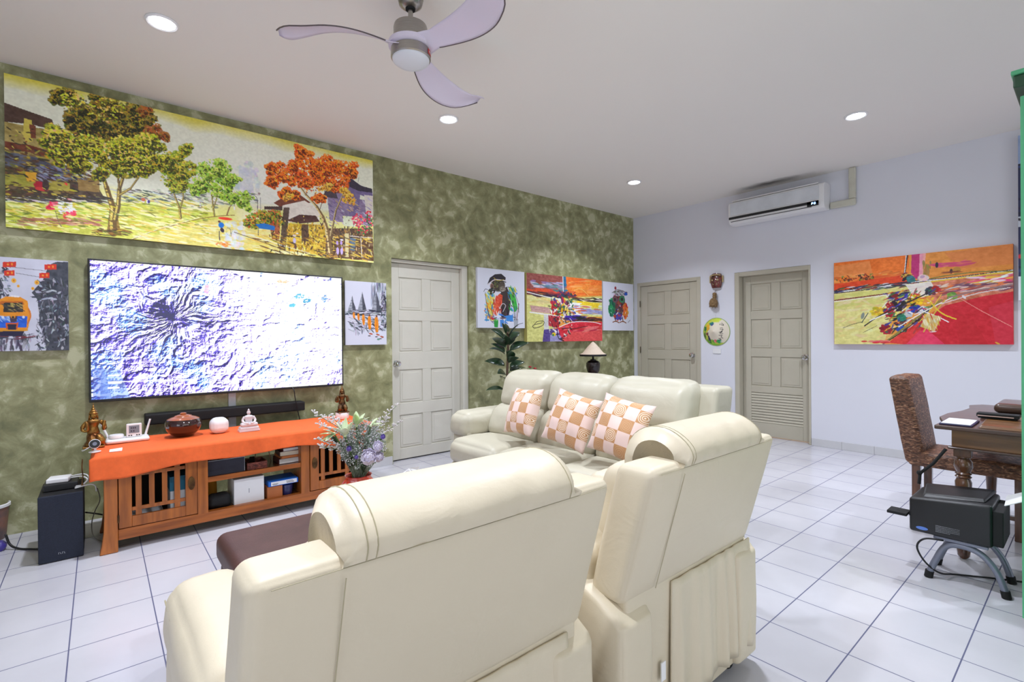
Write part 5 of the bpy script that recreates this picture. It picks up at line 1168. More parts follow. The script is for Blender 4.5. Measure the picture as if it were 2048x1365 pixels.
c4, A = street_art(); canvas('very wide painting of a tree-lined street with an orange tree, above the television', c4, A, 'g', .045, (150, 146, 96))

def tuktuk_art():
    c4 = [(-78, 508), (135, 523), (139, 702), (-74, 703)]; A = Art(250, 205, c4, (206, 208, 224)); w, h = A.w, A.h
    n = vnoise(w, h, 6, 6, 8, 4)-.5; A.a += n[..., None]*26
    dk = [(52, 56, 68), (90, 94, 108), (36, 38, 50), (140, 144, 160), (190, 194, 206)]
    A.poly([(96, 530), (110, 524), (136, 524), (140, 702), (92, 702), (78, 640), (74, 600), (62, 585), (84, 560)], (58, 62, 74), .95, 30); A.poly([(-78, 520), (-8, 540), (6, 572), (0, 600), (-60, 640), (-78, 660)], (62, 66, 78), .9, 30)
    A.streaks([(72, 560), (138, 700)], 260, dk, (2, 8), (.6, 2.2), pi/2, .8); A.streaks([(-78, 530), (20, 600)], 160, dk, (2, 8), (.6, 2.2), .3, .5); A.streaks([(66, 580), (110, 600)], 40, [(196, 200, 214), (60, 62, 76)], (4, 10), (.8, 2), -.15)
    A.streaks([(-60, 672), (60, 700)], 130, [(120, 124, 138), (84, 80, 96), (170, 172, 186), (60, 60, 72)], (4, 12), (1, 2.6), pi/2, .3); A.streaks([(-40, 668), (66, 678)], 34, [(120, 40, 50), (60, 60, 72)], (5, 14), (.6, 1.4), 0)
    A.line([(30, 546), (110, 560)], .8, (110, 112, 126)); A.line([(20, 534), (90, 542)], .8, (120, 120, 134))
    for x, y, s in ((17, 529, 13), (17, 546, 10), (99, 534, 12), (87, 551, 10), (-40, 528, 12)):
        A.poly([(x-s, y-5), (x+s, y-5.5), (x+s, y+5), (x-s, y+5.5)], (214, 52, 30)); A.dab(x-3, y, 2.4, 2, 0, (240, 150, 50)); A.dab(x+5, y-.5, 2, 2.6, 0, (240, 140, 40))
    for x, y, r in ((26, 561, 5), (35, 572, 3), (72, 565, 5), (64, 577, 3.4)): A.dab(x, y, r, r*.9, 0, (236, 176, 50)); A.dab(x, y, r*.4, r*.4, 0, (206, 120, 30))
    O = (230, 146, 28)
    A.poly([(-6, 600), (10, 593), (40, 594), (54, 602), (56, 618), (60, 622), (56, 655), (52, 662), (-14, 662), (-14, 612)], O, 1, 14); A.poly([(0, 602), (44, 602), (48, 609), (-4, 609)], (200, 104, 24))
    A.poly([(6, 605), (44, 605), (45, 624), (6, 624)], (40, 36, 34)); A.streaks([(8, 607), (43, 622)], 26, [(190, 170, 90), (70, 66, 60), (140, 130, 80)], (3, 9), (.6, 1.6), .3)
    A.poly([(-14, 632), (54, 632), (52, 655), (-14, 655)], (30, 96, 210), 1, 24); A.streaks([(-10, 634), (50, 640)], 20, [(180, 206, 240), (120, 160, 230)], (3, 7), (.8, 2), .6); A.poly([(18, 632), (34, 632), (32, 644), (20, 644)], (70, 60, 80)); A.dab(25, 633, 5, 3.4, 0, O); A.dab(25, 634, 2.6, 2, 0, (30, 30, 34))
    A.poly([(10, 645), (36, 645), (34, 658), (12, 658)], (206, 90, 30)); A.poly([(14, 648), (32, 648), (31, 662), (16, 662)], (30, 30, 60)); A.dab(5, 634, 3, 2.6, 0, (220, 226, 240)); A.dab(46, 634, 3, 2.6, 0, (220, 226, 240)); A.line([(-14, 661), (54, 660)], 3, (214, 150, 30)); A.poly([(-4, 662), (48, 662), (44, 672), (0, 672)], (30, 26, 60)); A.line([(22, 592), (36, 593)], 3, (236, 236, 240), .9, .3)
    A.line([(56, 618), (60, 632), (54, 648)], 3.4, (214, 120, 40))
    return c4, A
c4, A = tuktuk_art(); canvas('painting of a blue and yellow tuk-tuk in a grey street, at the left edge', c4, A, 'g', .035, (190, 190, 204))

def monks_art():
    c4 = [(689, 561), (772, 567), (774, 690), (692, 690)]; A = Art(190, 260, c4, (216, 218, 234)); 
    gk = [(50, 54, 66), (100, 104, 118), (150, 154, 168), (190, 192, 206), (34, 36, 46)]
    A.streaks([(742, 570), (772, 605)], 60, [(150, 156, 172), (70, 76, 90), (190, 194, 208)], (6, 16), (.6, 1.6), pi/2, .05); A.streaks([(762, 585), (773, 655)], 70, gk, (3, 9), (.8, 2), pi/2, .4)
    for x, y0, b, r in ((704, 591, 622, 8), (724, 584, 622, 9), (752, 582, 624, 10)):
        A.poly([(x, y0), (x+r*.35, y0+14), (x+r*.8, b-8), (x+r, b), (x-r, b), (x-r*.8, b-8), (x-r*.35, y0+14)], (150, 154, 166), .9, 40); A.poly([(x, y0), (x+r*.35, y0+14), (x+r*.8, b-8), (x+r, b), (x+1, b), (x, y0+10)], (60, 62, 74), .85, 24)
        for k in range(6): A.line([(x-r*(k+1)/7, y0+(b-y0)*(k+1)/6), (x+r*(k+1)/7, y0+(b-y0)*(k+1)/6)], .7, (80, 84, 96), .7)
    A.streaks([(695, 620), (772, 630)], 70, gk, (3, 9), (.6, 1.6), 0); A.streaks([(700, 630), (773, 662)], 120, gk+[(214, 216, 230)], (3, 10), (.6, 1.6), .3, .3, .7); A.streaks([(708, 650), (735, 668)], 16, [(170, 174, 190), (120, 124, 140)], (2, 7), (.6, 1.4), pi/2)
    for x, y, hh, ww in ((708, 631, 12, 4), (717, 634, 13, 4), (727, 640, 20, 5), (739, 646, 26, 6.4), (753, 650, 30, 7)):
        A.poly([(x-ww*.5, y-hh*.5), (x+ww*.3, y-hh*.5), (x+ww*.6, y), (x+ww*.5, y+hh*.5), (x-ww*.2, y+hh*.5), (x-ww*.6, y)], (240, 146, 20), 1, 26); A.line([(x+ww*.2, y-hh*.3), (x-ww*.2, y+hh*.4)], 1, (206, 100, 20), .8); A.dab(x, y-hh*.57, ww*.27, ww*.32, 0, (110, 60, 40)); A.line([(x+ww*.1, y+hh*.5), (x+ww*.2, y+hh*.6)], 1, (90, 60, 50))
    for x, y in ((742, 668), (756, 670), (764, 674)): A.dab(x, y, 4, 1.4, .2, (190, 90, 60)); A.dab(x-3, y+4, 3, 1, 0, (80, 70, 80))
    A.dab(757, 679, 3, 1.8, 0, (100, 150, 130)); A.dab(765, 675, 2.4, 1.6, 0, (170, 90, 70)); return c4, A
c4, A = monks_art(); canvas('small painting of five orange-robed monks and grey stupas, right of the television', c4, A, 'g', .03, (196, 198, 214))

def chimp_art():
    c4 = [(954, 534), (1049, 545), (1050, 656), (957, 657)]; A = Art(360, 430, c4, (222, 225, 238)); S = A.streaks
    A.poly([(971, 590), (978, 580), (990, 590), (992, 620), (990, 642), (982, 642), (974, 615)], (220, 210, 80), .8, 30); S([(971, 588), (988, 640)], 60, [(240, 200, 40), (60, 130, 210), (80, 180, 220), (230, 120, 50), (210, 220, 240)], (2, 6), (.7, 1.8), 1.2, .3)
    A.poly([(1004, 580), (1014, 574), (1022, 592), (1022, 612), (1018, 634), (1006, 640), (998, 620), (1000, 596)], (60, 48, 46)); S([(1000, 590), (1018, 632)], 50, [(60, 46, 48), (90, 60, 60), (36, 30, 34)], (2, 6), (.8, 2), 1.4)
    A.poly([(1017, 574), (1026, 578), (1033, 600), (1036, 618), (1030, 625), (1022, 600)], (60, 180, 60), .95, 20); S([(1016, 576), (1034, 622)], 40, [(40, 170, 70), (60, 140, 220), (220, 210, 50), (50, 60, 60)], (2, 6), (.6, 1.6), 1.1, .2)
    A.poly([(992, 596), (1000, 588), (1006, 592), (1004, 612), (994, 632), (986, 634), (989, 612)], (226, 80, 46), .95, 30); S([(988, 592), (1004, 632)], 30, [(236, 100, 60), (206, 40, 40), (240, 200, 190)], (2, 6), (.6, 1.4), 1.5, .2)
    A.dab(997, 569, 11.5, 15, .2, (62, 54, 42)); A.scatter(992, 566, 8, 12, 40, [(90, 96, 50), (50, 46, 36), (120, 120, 60), (70, 60, 50)], (.8, 2)); A.dab(1004, 572, 7, 9, .1, (84, 74, 62)); A.dab(1006, 579, 6.4, 6, 0, (128, 116, 104)); A.scatter(1006, 580, 5, 4, 24, [(150, 140, 128), (110, 100, 92), (176, 166, 156)], (.5, 1.2)); A.line([(1000, 583), (1006, 585), (1012, 583)], 1.1, (40, 32, 32)); A.dab(1004.5, 575.5, .8, .7, 0, (30, 26, 26)); A.dab(1008, 575.5, .8, .7, 0, (30, 26, 26)); A.line([(998, 564), (1004, 563), (1012, 565)], 1.8, (36, 30, 28)); A.dab(1001, 567, 2, 1.3, 0, (24, 20, 20)); A.dab(1008.5, 567, 1.8, 1.2, 0, (24, 20, 20)); A.dab(1001.4, 566.6, .6, .5, 0, (220, 200, 160)); A.dab(1008.8, 566.6, .5, .5, 0, (220, 200, 160)); A.dab(984, 573, 3.6, 5.4, 0, (150, 112, 100)); A.dab(984.5, 573, 2, 3.4, 0, (96, 66, 60)); A.scatter(984, 582, 6, 6, 26, [(60, 52, 44), (40, 34, 32)], (.8, 1.8))
    A.poly([(975, 569), (980, 556), (990, 549), (1003, 548), (1012, 556), (1011, 562), (996, 560), (984, 562)], (40, 34, 42)); A.line([(976, 570), (990, 560), (1012, 562)], 1.6, (220, 210, 214)); A.line([(988, 556), (996, 562), (1008, 560)], 1.2, (200, 180, 60), .8)
    S([(986, 630), (1030, 646)], 50, [(230, 234, 244), (60, 130, 220), (200, 210, 230), (110, 90, 110)], (2, 6), (.8, 2), .2, .6); A.poly([(1013, 632), (1026, 630), (1027, 642), (1014, 643)], (60, 140, 220)); A.poly([(989, 641), (998, 641), (997, 655), (990, 655)], (40, 160, 60)); A.poly([(1001, 640), (1009, 640), (1008, 654), (1002, 654)], (70, 140, 220)); A.poly([(1028, 638), (1037, 638), (1036, 653), (1029, 653)], (170, 176, 186)); A.dab(993, 641, 4.4, 1.6, 0, (120, 200, 110)); A.line([(1030, 640), (1028, 612)], 1.2, (60, 50, 50)); A.line([(1034, 640), (1038, 608)], 1.4, (120, 50, 40)); A.line([(1032, 638), (1033, 615)], 1, (70, 60, 60)); A.dab(975, 641, 5, 1.6, 0, (40, 140, 200)); A.dab(986, 638, 4, 2.4, .3, (196, 50, 60))
    for p in (((971, 586), (974, 610), (982, 640), (990, 648)), ((1014, 575), (1024, 578), (1036, 604), (1038, 625)), ((1000, 615), (1008, 606), (1014, 612), (1008, 626)), ((968, 584), (971, 579), (976, 580)), ((1010, 612), (1016, 606), (1019, 616)), ((990, 600), (984, 620), (992, 642))): A.line(p, .9, (40, 38, 46), .9, .15, .4)
    A.line([(1000, 617), (1006, 608), (1012, 612), (1007, 624)], 1, (226, 222, 230)); A.line([(1038, 648), (1046, 646)], .8, (60, 60, 70), .9, .2, .8); return c4, A
c4, A = chimp_art(); canvas('white canvas with a colourful ape in a black beret, right of the green-wall door', c4, A, 'g', .035, (214, 216, 228))

def abstract_art(c4, w, h, left):
    A = Art(w, h, c4, (226, 150, 60)); 
    (x0, y0), (x1, y1), (x2, y2), (x3, y3) = c4
    def P(u, v): a = (x0+(x1-x0)*u, y0+(y1-y0)*u); b = (x3+(x2-x3)*u, y3+(y2-y3)*u); return (a[0]+(b[0]-a[0])*v, a[1]+(b[1]-a[1])*v)
    def poly(pts, c, al=1, var=0): A.poly([P(*q) for q in pts], c, al, var)
    def line(pts, wd, c, al=1, brk=.05, jit=.3): A.line([P(*q) for q in pts], wd, c, al, brk, jit)
    def st(u0, v0, u1, v1, n, cols, ln, wd, ang=0, sd=.1, al=.8):
        for _ in range(n):
            x, y = P(A.r.uniform(u0, u1), A.r.uniform(v0, v1)); c = cols[A.r.integers(len(cols))]; A.dab(x, y, A.r.uniform(*ln), A.r.uniform(*wd), ang+A.r.normal(0, sd), np.clip(np.array(c, float)+A.r.normal(0, 7, 3), 0, 255), al)
    def dab(u, v, rx, ry, ang, c, al=1): x, y = P(u, v); A.dab(x, y, rx, ry, ang, c, al)
    return A, P, poly, line, st, dab
def abs_small():
    c4 = [(1053, 545), (1204, 562), (1205, 684), (1055, 682)]; A, P, poly, line, st, dab = abstract_art(c4, 460, 380, 0)
    poly([(0, 0), (.5, 0), (.5, .30), (0, .28)], (150, 78, 70), 1, 26); poly([(.5, 0), (1, 0), (1, .24), (.5, .30)], (236, 116, 40), 1, 18); poly([(.62, .12), (1, .08), (1, .22), (.55, .27)], (240, 150, 60), .7, 14)
    st(.08, .10, .48, .20, 50, [(190, 180, 214), (150, 130, 180), (214, 206, 226), (80, 130, 140)], (4, 10), (.8, 2), .1); st(0, .22, .48, .27, 30, [(226, 90, 40), (200, 60, 50)], (5, 12), (1, 2.4), .1); st(.3, .16, .5, .24, 16, [(70, 120, 120), (130, 150, 160)], (4, 9), (1, 2.2), .1)
    poly([(0, .29), (.5, .33), (1, .26), (1, .60), (.4, .62), (.35, 1), (0, 1)], (216, 214, 130), 1, 22); st(.02, .34, .28, .46, 40, [(222, 196, 120), (226, 220, 150)], (6, 14), (1.4, 3), 0); poly([(.04, .47), (.30, .49), (.30, .58), (.06, .56)], (196, 150, 150), .9, 26)
    st(0, .27, .45, .33, 40, [(40, 30, 60), (60, 30, 40), (150, 60, 50)], (4, 12), (.8, 2.2), .12); line([(.0, .28), (.25, .33), (.45, .36)], 2, (230, 226, 220)); poly([(.48, -.0), (.515, 0), (.53, .26), (.49, .28)], (40, 110, 150), 1, 20); line([(.475, 0), (.48, .25)], 1.6, (220, 220, 226))
    st(.42, .24, .64, .32, 44, [(50, 40, 110), (110, 40, 90), (40, 70, 60), (196, 50, 40), (60, 40, 40)], (2, 6), (1, 2.6), .1, .5); st(.6, .30, 1, .36, 36, [(40, 36, 34), (240, 236, 226), (110, 60, 50)], (6, 14), (.6, 1.4), .05)
    poly([(.66, .36), (.97, .38), (.94, .46), (.66, .45)], (240, 206, 40), .95, 16); poly([(.7, .48), (1, .50), (1, .57), (.68, .56)], (150, 150, 200), .95, 30); poly([(.52, .38), (.7, .40), (.72, .58), (.56, .64)], (240, 240, 240), .95, 14)
    poly([(.34, .36), (.48, .38), (.44, .60), (.30, .58)], (196, 30, 40), .95, 30); poly([(.46, .42), (.56, .40), (.52, .60), (.44, .66)], (236, 190, 30), .95, 20); st(.32, .36, .62, .60, 90, [(200, 30, 40), (240, 200, 30), (40, 60, 150), (40, 110, 70), (150, 30, 90), (236, 236, 236), (40, 36, 50)], (2, 7), (1, 3), 1.4, .6)
    line([(.04, .57), (.25, .595), (.52, .63)], 2.4, (238, 236, 230)); st(.52, .60, .75, .68, 40, [(60, 30, 140), (70, 50, 190), (40, 36, 60)], (5, 12), (1, 2.6), 0); st(.65, .62, 1, .68, 30, [(30, 26, 26), (110, 40, 40)], (5, 12), (.8, 1.8), 0)
    poly([(.28, .60), (.42, .62), (.42, .80), (.27, .76)], (170, 30, 46), .95, 30); poly([(.22, .60), (.28, .6), (.29, 1), (.22, 1)], (204, 206, 220), .8, 20); poly([(.35, .82), (.6, .70), (1, .68), (1, 1), (.42, 1)], (214, 44, 60), 1, 30); poly([(.5, .88), (1, .76), (1, 1), (.44, 1)], (232, 96, 90), .7, 20); st(.5, .76, .95, .84, 26, [(190, 20, 40), (236, 120, 110)], (7, 16), (1.2, 3), -.1)
    poly([(.22, .82), (.40, .80), (.46, .96), (.28, 1), (.2, 1)], (70, 50, 130), .9, 34); poly([(.3, .9), (.44, .9), (.46, 1), (.3, 1)], (160, 160, 210), .9, 20); dab(.35, .89, 4, 3.6, 0, (236, 200, 30)); dab(.34, .90, 2, 2.4, 0, (50, 130, 80))
    g_ = vnoise(A.w, A.h, 60, 50, 9, 2)[..., None]-.5; A.a = A.a+g_*26
    st(.34, .62, .60, .98, 36, [(30, 26, 34), (236, 236, 236), (200, 30, 60), (110, 80, 170), (40, 36, 60)], (1.5, 6), (.6, 1.8), 1.2, .7); st(.55, .40, .98, .60, 34, [(240, 240, 236), (236, 200, 60), (150, 150, 200), (206, 90, 60)], (4, 11), (.6, 1.6), 0, .1); st(.52, .02, .98, .24, 26, [(240, 140, 60), (226, 96, 40), (246, 170, 90)], (6, 14), (1, 2.4), -.1)
    line([(.10, .74), (.14, .70), (.22, .70), (.20, .76), (.10, .80), (.08, .76), (.2, .72)], 1.1, (50, 40, 34)); line([(.42, .78), (.6, .70), (.85, .69), (.98, .72)], 1.4, (240, 236, 236)); line([(.45, .80), (.62, .80), (.8, .76)], 1, (40, 30, 36)); line([(.62, .2), (.72, .17), (.82, .27)], .8, (236, 200, 110)); st(.28, .40, .6, .86, 40, [(30, 26, 34), (236, 236, 236)], (1, 5), (.4, 1), .8, .8)
    return c4, A
c4, A = abs_small(); canvas('square abstract painting in orange, yellow and red between the ape and owl canvases', c4, A, 'g', .055, (200, 190, 110))
def owl_art():
    c4 = [(1206, 564), (1267, 568), (1267, 661), (1207, 662)]; A = Art(260, 360, c4, (224, 226, 240))
    A.scatter(1238, 610, 13, 26, 160, [(90, 56, 60), (60, 40, 50), (150, 50, 50), (60, 60, 110), (120, 90, 90)], (1, 2.4), 1.8, pi/2); A.scatter(1224, 616, 6, 17, 60, [(30, 130, 90), (40, 160, 90), (20, 90, 70)], (1, 2.4), 1.8, 1.3); A.scatter(1251, 622, 5, 14, 60, [(230, 110, 50), (206, 50, 50), (236, 150, 50)], (1, 2), 1.8, 1.6); A.scatter(1236, 634, 8, 6, 40, [(60, 70, 190), (80, 60, 150), (196, 50, 50)], (1, 2))
    A.dab(1244, 599, 6, 7, 0, (60, 130, 90)); A.dab(1244, 599, 2.6, 3, 0, (50, 40, 50)); A.dab(1230, 600, 5, 6, 0, (110, 80, 90)); A.dab(1230, 600, 2, 2.6, 0, (40, 30, 36)); A.dab(1237, 606, 2, 4, 0, (150, 80, 60))
    A.scatter(1240, 587, 15, 5, 60, [(150, 150, 160), (100, 84, 90), (206, 206, 216)], (.8, 1.8), 2, 0); A.dab(1252, 588, 3.4, 3, 0, (40, 90, 200)); A.dab(1231, 577, 2, 3, 0, (150, 40, 50)); A.line([(1225, 586), (1236, 580), (1250, 584)], 1, (90, 50, 50)); A.line([(1222, 602), (1218, 620), (1224, 634)], .8, (40, 40, 50), .9, .2)
    for x in (1232, 1246): A.line([(x-1, 634), (x, 644)], 1.6, (110, 70, 50)); A.line([(x-6, 645), (x, 643), (x+6, 646)], 1.8, (140, 80, 50))
    A.line([(1256, 645), (1260, 640)], .8, (70, 70, 80)); return c4, A
c4, A = owl_art(); canvas('small white canvas with a colourful owl in the corner of the green wall', c4, A, 'g', .03, (214, 216, 228))
def abs_big():
    c4 = [(1668, 527), (2026, 487), (2027, 688), (1668, 690)]; A, P, poly, line, st, dab = abstract_art(c4, 560, 300, 1)
    poly([(0, 0), (.42, 0), (.42, .30), (0, .34)], (234, 116, 36), 1, 26); poly([(0, .04), (.2, .02), (.22, .2), (0, .2)], (232, 150, 90), .6, 20); poly([(.48, 0), (1, 0), (1, .30), (.5, .27)], (226, 144, 60), 1, 22); poly([(.62, .02), (1, 0), (1, .2), (.7, .2)], (220, 124, 70), .6, 18)
    st(.0, .16, .42, .24, 50, [(236, 130, 50), (216, 96, 40), (240, 160, 90)], (6, 18), (1.4, 4), -.1); st(0, .17, .22, .24, 60, [(70, 40, 30), (150, 60, 30), (120, 130, 60)], (1.5, 4), (.8, 2.4), 0, .8); poly([(0, .26), (.38, .22), (.42, .30), (0, .34)], (220, 64, 26), .9, 24)
    poly([(.435, 0), (.50, 0), (.49, .27), (.43, .27)], (186, 40, 110), 1, 16); poly([(.48, 0), (.515, 0), (.50, .26), (.475, .26)], (240, 170, 180), .85, 14); line([(.41, .0), (.40, .14), (.39, .27)], 4, (40, 32, 34)); line([(.405, .0), (.395, .2)], 1.6, (236, 236, 240)); st(.38, .20, .44, .28, 30, [(30, 26, 30), (110, 40, 60), (226, 180, 60)], (2, 6), (1, 3), 0, .5); st(.50, .10, .54, .26, 18, [(130, 130, 60), (160, 120, 60)], (3, 8), (1.4, 3), pi/2)
    st(.56, .13, .74, .17, 24, [(206, 60, 110), (226, 110, 110)], (8, 20), (1.2, 2.6), 0); dab(.575, .14, 3, 6, 0, (40, 36, 46)); dab(.655, .22, 3, 5, 0, (70, 40, 40)); dab(.685, .215, 8, 7, 0, (176, 130, 50), .8); st(.6, .22, .7, .24, 6, [(120, 60, 40)], (6, 14), (.6, 1.2), 0)
    poly([(0, .36), (.30, .32), (.46, .30), (.40, .55), (.30, .80), (.28, 1), (0, 1)], (222, 214, 134), 1, 24); poly([(0, .40), (.3, .36), (.28, .52), (0, .56)], (206, 206, 110), .7, 22); st(.02, .42, .34, .92, 120, [(232, 224, 160), (214, 206, 120), (226, 190, 130), (236, 226, 180)], (6, 18), (1.4, 4), -.15, .25, .5)
    poly([(.5, .32), (.8, .28), (1, .30), (1, .50), (.72, .56), (.58, .66)], (206, 120, 90), 1, 46); poly([(.62, .58), (.84, .50), (1, .47), (1, 1), (.55, 1), (.44, .80)], (200, 28, 44), 1, 20); poly([(.42, .86), (.5, .80), (.62, 1), (.38, 1)], (226, 56, 96), .95, 18); poly([(.30, .98), (.46, .74), (.5, .80), (.40, 1)], (214, 50, 50), .95, 24); poly([(.66, .62), (.78, .76), (.86, 1), (.7, 1)], (186, 24, 34), .5, 16); poly([(.86, .62), (1, .56), (1, 1), (.9, 1)], (206, 56, 80), .5, 18)
    # the two sweeping bands
    for k, (c, wd) in enumerate((((40, 34, 60), 3.4), ((236, 236, 236), 3), ((60, 40, 60), 1.6))): line([(0, .35+.012*k), (.2, .33+.010*k), (.42, .30+.008*k), (.7, .29+.006*k), (1, .26+.005*k)], wd, c, .9, .12, .5)
    st(.0, .30, .5, .36, 80, [(60, 50, 110), (226, 226, 226), (110, 120, 60), (150, 50, 50), (40, 40, 50)], (6, 16), (.6, 2), -.12); line([(0, .46), (.2, .43), (.38, .40), (.5, .36)], 2.4, (120, 40, 50), .9, .08, .5); line([(0, .475), (.2, .445), (.36, .42)], 1.8, (240, 236, 220)); 
    line([(.48, .32), (.7, .30), (.88, .28), (1, .28)], 3, (226, 190, 60)); line([(.5, .29), (.65, .26), (.82, .25), (1, .27)], 1.8, (110, 120, 60)); st(.55, .36, 1, .45, 120, [(206, 150, 150), (150, 60, 70), (226, 214, 200), (90, 60, 90), (120, 90, 110), (236, 120, 50)], (6, 18), (.8, 2.2), -.12); st(.78, .30, 1, .36, 36, [(236, 200, 60), (226, 60, 120), (240, 240, 240)], (8, 18), (1, 2.6), -.08)
    # centre burst
    poly([(.40, .33), (.54, .31), (.58, .44), (.46, .50)], (236, 232, 226), .9, 16)
    for u, v, rx, ry, a, c in ((.46, .50, 16, 10, 0, (240, 200, 30)), (.25, .62, 15, 9, 0, (240, 200, 50)), (.36, .55, 12, 14, 0, (40, 30, 36)), (.31, .60, 9, 14, .4, (176, 24, 40)), (.37, .72, 14, 12, 0, (40, 36, 44)), (.29, .82, 10, 9, 0, (170, 24, 50)), (.41, .64, 10, 8, 0, (236, 236, 236)), (.45, .60, 9, 7, 0, (40, 60, 180)), (.385, .46, 8, 7, -.4, (70, 70, 190)), (.54, .42, 8, 7, 0, (60, 60, 84)), (.66, .48, 7, 6, 0, (130, 170, 70)), (.38, .70, 6, 5, 0, (40, 140, 110)), (.37, .82, 6, 5, 0, (40, 90, 200)), (.50, .62, 10, 6, -.6, (230, 230, 236)), (.33, .44, 8, 5, 0, (150, 40, 40)), (.57, .40, 5, 5, 0, (206, 30, 40)), (.43, .27, 6, 5, 0, (50, 120, 130)), (.5, .27, 9, 5, 0, (230, 200, 200))):
        x, y = P(u, v); A.scatter(x, y, rx, ry, 46, [c, tuple(int(q*.8) for q in c)], (1.6, 3.6), 1.6, a)
    st(.28, .40, .56, .86, 170, [(40, 32, 38), (236, 236, 236), (196, 30, 40), (240, 200, 40), (60, 60, 150), (60, 120, 70), (150, 60, 60)], (3, 10), (.8, 2.4), -.5, .5)
    for pts, wd, c in ((((.17, .78), (.26, .66), (.40, .54), (.52, .44)), 2.6, (40, 34, 34)), (((.28, .98), (.40, .80), (.52, .62), (.60, .52)), 4, (140, 130, 60)), (((.27, 1.0), (.42, .80), (.55, .58)), 2, (40, 36, 34)), (((.36, .80), (.52, .62), (.66, .50)), 2, (238, 236, 230)), (((.50, .86), (.56, .66), (.62, .52)), 2.4, (206, 180, 60)), (((.52, .50), (.60, .66), (.68, .73)), 2.6, (226, 196, 50)), (((.60, .46), (.54, .62), (.48, .74)), 1.8, (226, 190, 60)), (((.71, .52), (.82, .65), (.99, .82)), 1, (236, 150, 140)), (((.48, .62), (.58, .70), (.64, .76)), 1.8, (236, 236, 236)), (((.20, .72), (.30, .64)), 2, (238, 238, 238)), (((.05, .80), (.10, .76), (.16, .73)), 1, (90, 84, 60)), (((.16, .86), (.24, .78)), .9, (90, 84, 60)), (((.64, .50), (.8, .44), (1, .40)), 3, (150, 120, 120)), (((.60, .56), (.8, .47), (.98, .43)), 1.6, (220, 210, 210))): line(pts, wd, c, .95, .08, .5)
    poly([(.52, .66), (.60, .70), (.56, .86), (.48, .80)], (214, 196, 130), .9, 34); st(.49, .68, .59, .84, 24, [(240, 230, 190), (206, 160, 40), (190, 40, 50)], (3, 8), (.8, 2), 1.3); st(.16, .95, .30, .98, 14, [(206, 30, 50), (226, 110, 110)], (6, 14), (1.2, 2.6), 0); dab(.16, .66, 4, 8, .3, (130, 140, 130)); line([(.19, .63), (.155, .74)], 2, (50, 70, 70)); dab(.725, .50, 5, 2.4, .8, (226, 214, 220)); dab(.91, .985, 5, 1.6, .5, (214, 160, 50))
    return c4, A
c4, A = abs_big(); canvas('wide abstract painting in orange, cream and crimson on the white wall', c4, A, 'w', .045, (196, 90, 60))

# ================================================================== hung things between the two white-wall doors
mk = thing('carved_mask', 'small red-brown carved face mask hung between the two white-wall doors', 'mask', (-.003, -1.29, 1.86))
def mp(px, py, d=0): q = PX(px, py, -.003-d); return q
yc, zc = mp(1434, 563)[1:3]; wv, hv = .078, .088
v = []; n = 18; m_ = 22
for i in range(n+1):
    for k in range(m_+1):
        a, b = i/n*2-1, k/m_*2-1; wdt = wv*(.92+.06*cos(b*3)-.10*max(0, -b-.6)*2); d = .055*sqrt(max(0, 1-a*a*.9))*(1-.25*b*b)
        d += .022*math.exp(-((a/.16)**2+((b+.05)/.28)**2))+.014*math.exp(-(((abs(a)-.42)/.18)**2+((b-.12)/.14)**2))-.012*math.exp(-(((abs(a)-.42)/.09)**2+((b-.10)/.07)**2))+.012*math.exp(-((a/.42)**2+((b+.52)/.12)**2))+.008*math.exp(-(((abs(a)-.45)/.3)**2+((b-.38)/.07)**2))
        v.append((-.004-d, yc+a*wdt, zc+b*hv+.012*(1-a*a)*(b > .9)))
f = [(i*(m_+1)+k, i*(m_+1)+k+1, (i+1)*(m_+1)+k+1, (i+1)*(m_+1)+k) for i in range(n) for k in range(m_)]
obj('mask_face', MB().add(v, f), 'maskr', mk, smooth='all')
for s_ in (-1, 1):
    obj('eye', MB().ball((-.058, yc+.035*s_, zc+.012), .012, 12, (1, 1.2, .9)), 'maskg', mk); obj('fang', MB().tube([(-.058, yc+.022*s_, zc-.048), (-.062, yc+.028*s_, zc-.028)], [.006, .002], 8), 'maskg', mk)
    obj('ear_flap', MB().soft(-.03, -.004, yc+(.083*s_)-.008, yc+(.083*s_)+.008, zc-.02, zc+.068, r=.007, n=6), 'maskg', mk)
obj('crown_band', MB().tube([(-.045-.014*cos(a*1.2), yc+.072*sin(a), zc+.066+.012*cos(a)) for a in np.linspace(-1.3, 1.3, 12)], .008, 8), 'maskg', mk)
q = mp(1432, 584); q2 = mp(1428, 622)
tp = thing('hemp_tassel', 'brown hemp doll-like bundle hanging under the carved mask', 'hanging ornament', (-.003, q2[1], q2[2]))
obj('wrapped_neck', MB().lathe([(.022, 0), (.026, .02), (.022, .04), (.026, .055), (.020, .07), (.006, .075)], (-.035, q[1]+.004, q[2]-.085), 16), 'hemp', tp)
mb = MB().lathe([(.02, .0), (.05, .02), (.055, .05), (.045, .09), (.024, .115), (0, .118)], (-.04, q[1]+.016, q[2]-.20), 16)
for k in range(26): a = k*2.4; mb.tube([(-.04+.045*cos(a)*.7, q[1]+.016+.045*sin(a), q[2]-.15), (-.04+.05*cos(a)*.7, q[1]+.018+.055*sin(a+.1), q[2]-.19-.03*random.random())], [.004, .002], 5)
obj('frayed_bundle', mb, 'hemp', tp)
obj('hanging_loop', MB().tube([(-.006, q[1], q[2]+.02), (-.03, q[1]+.004, q[2]-.012)], .002, 6), 'cable', tp)
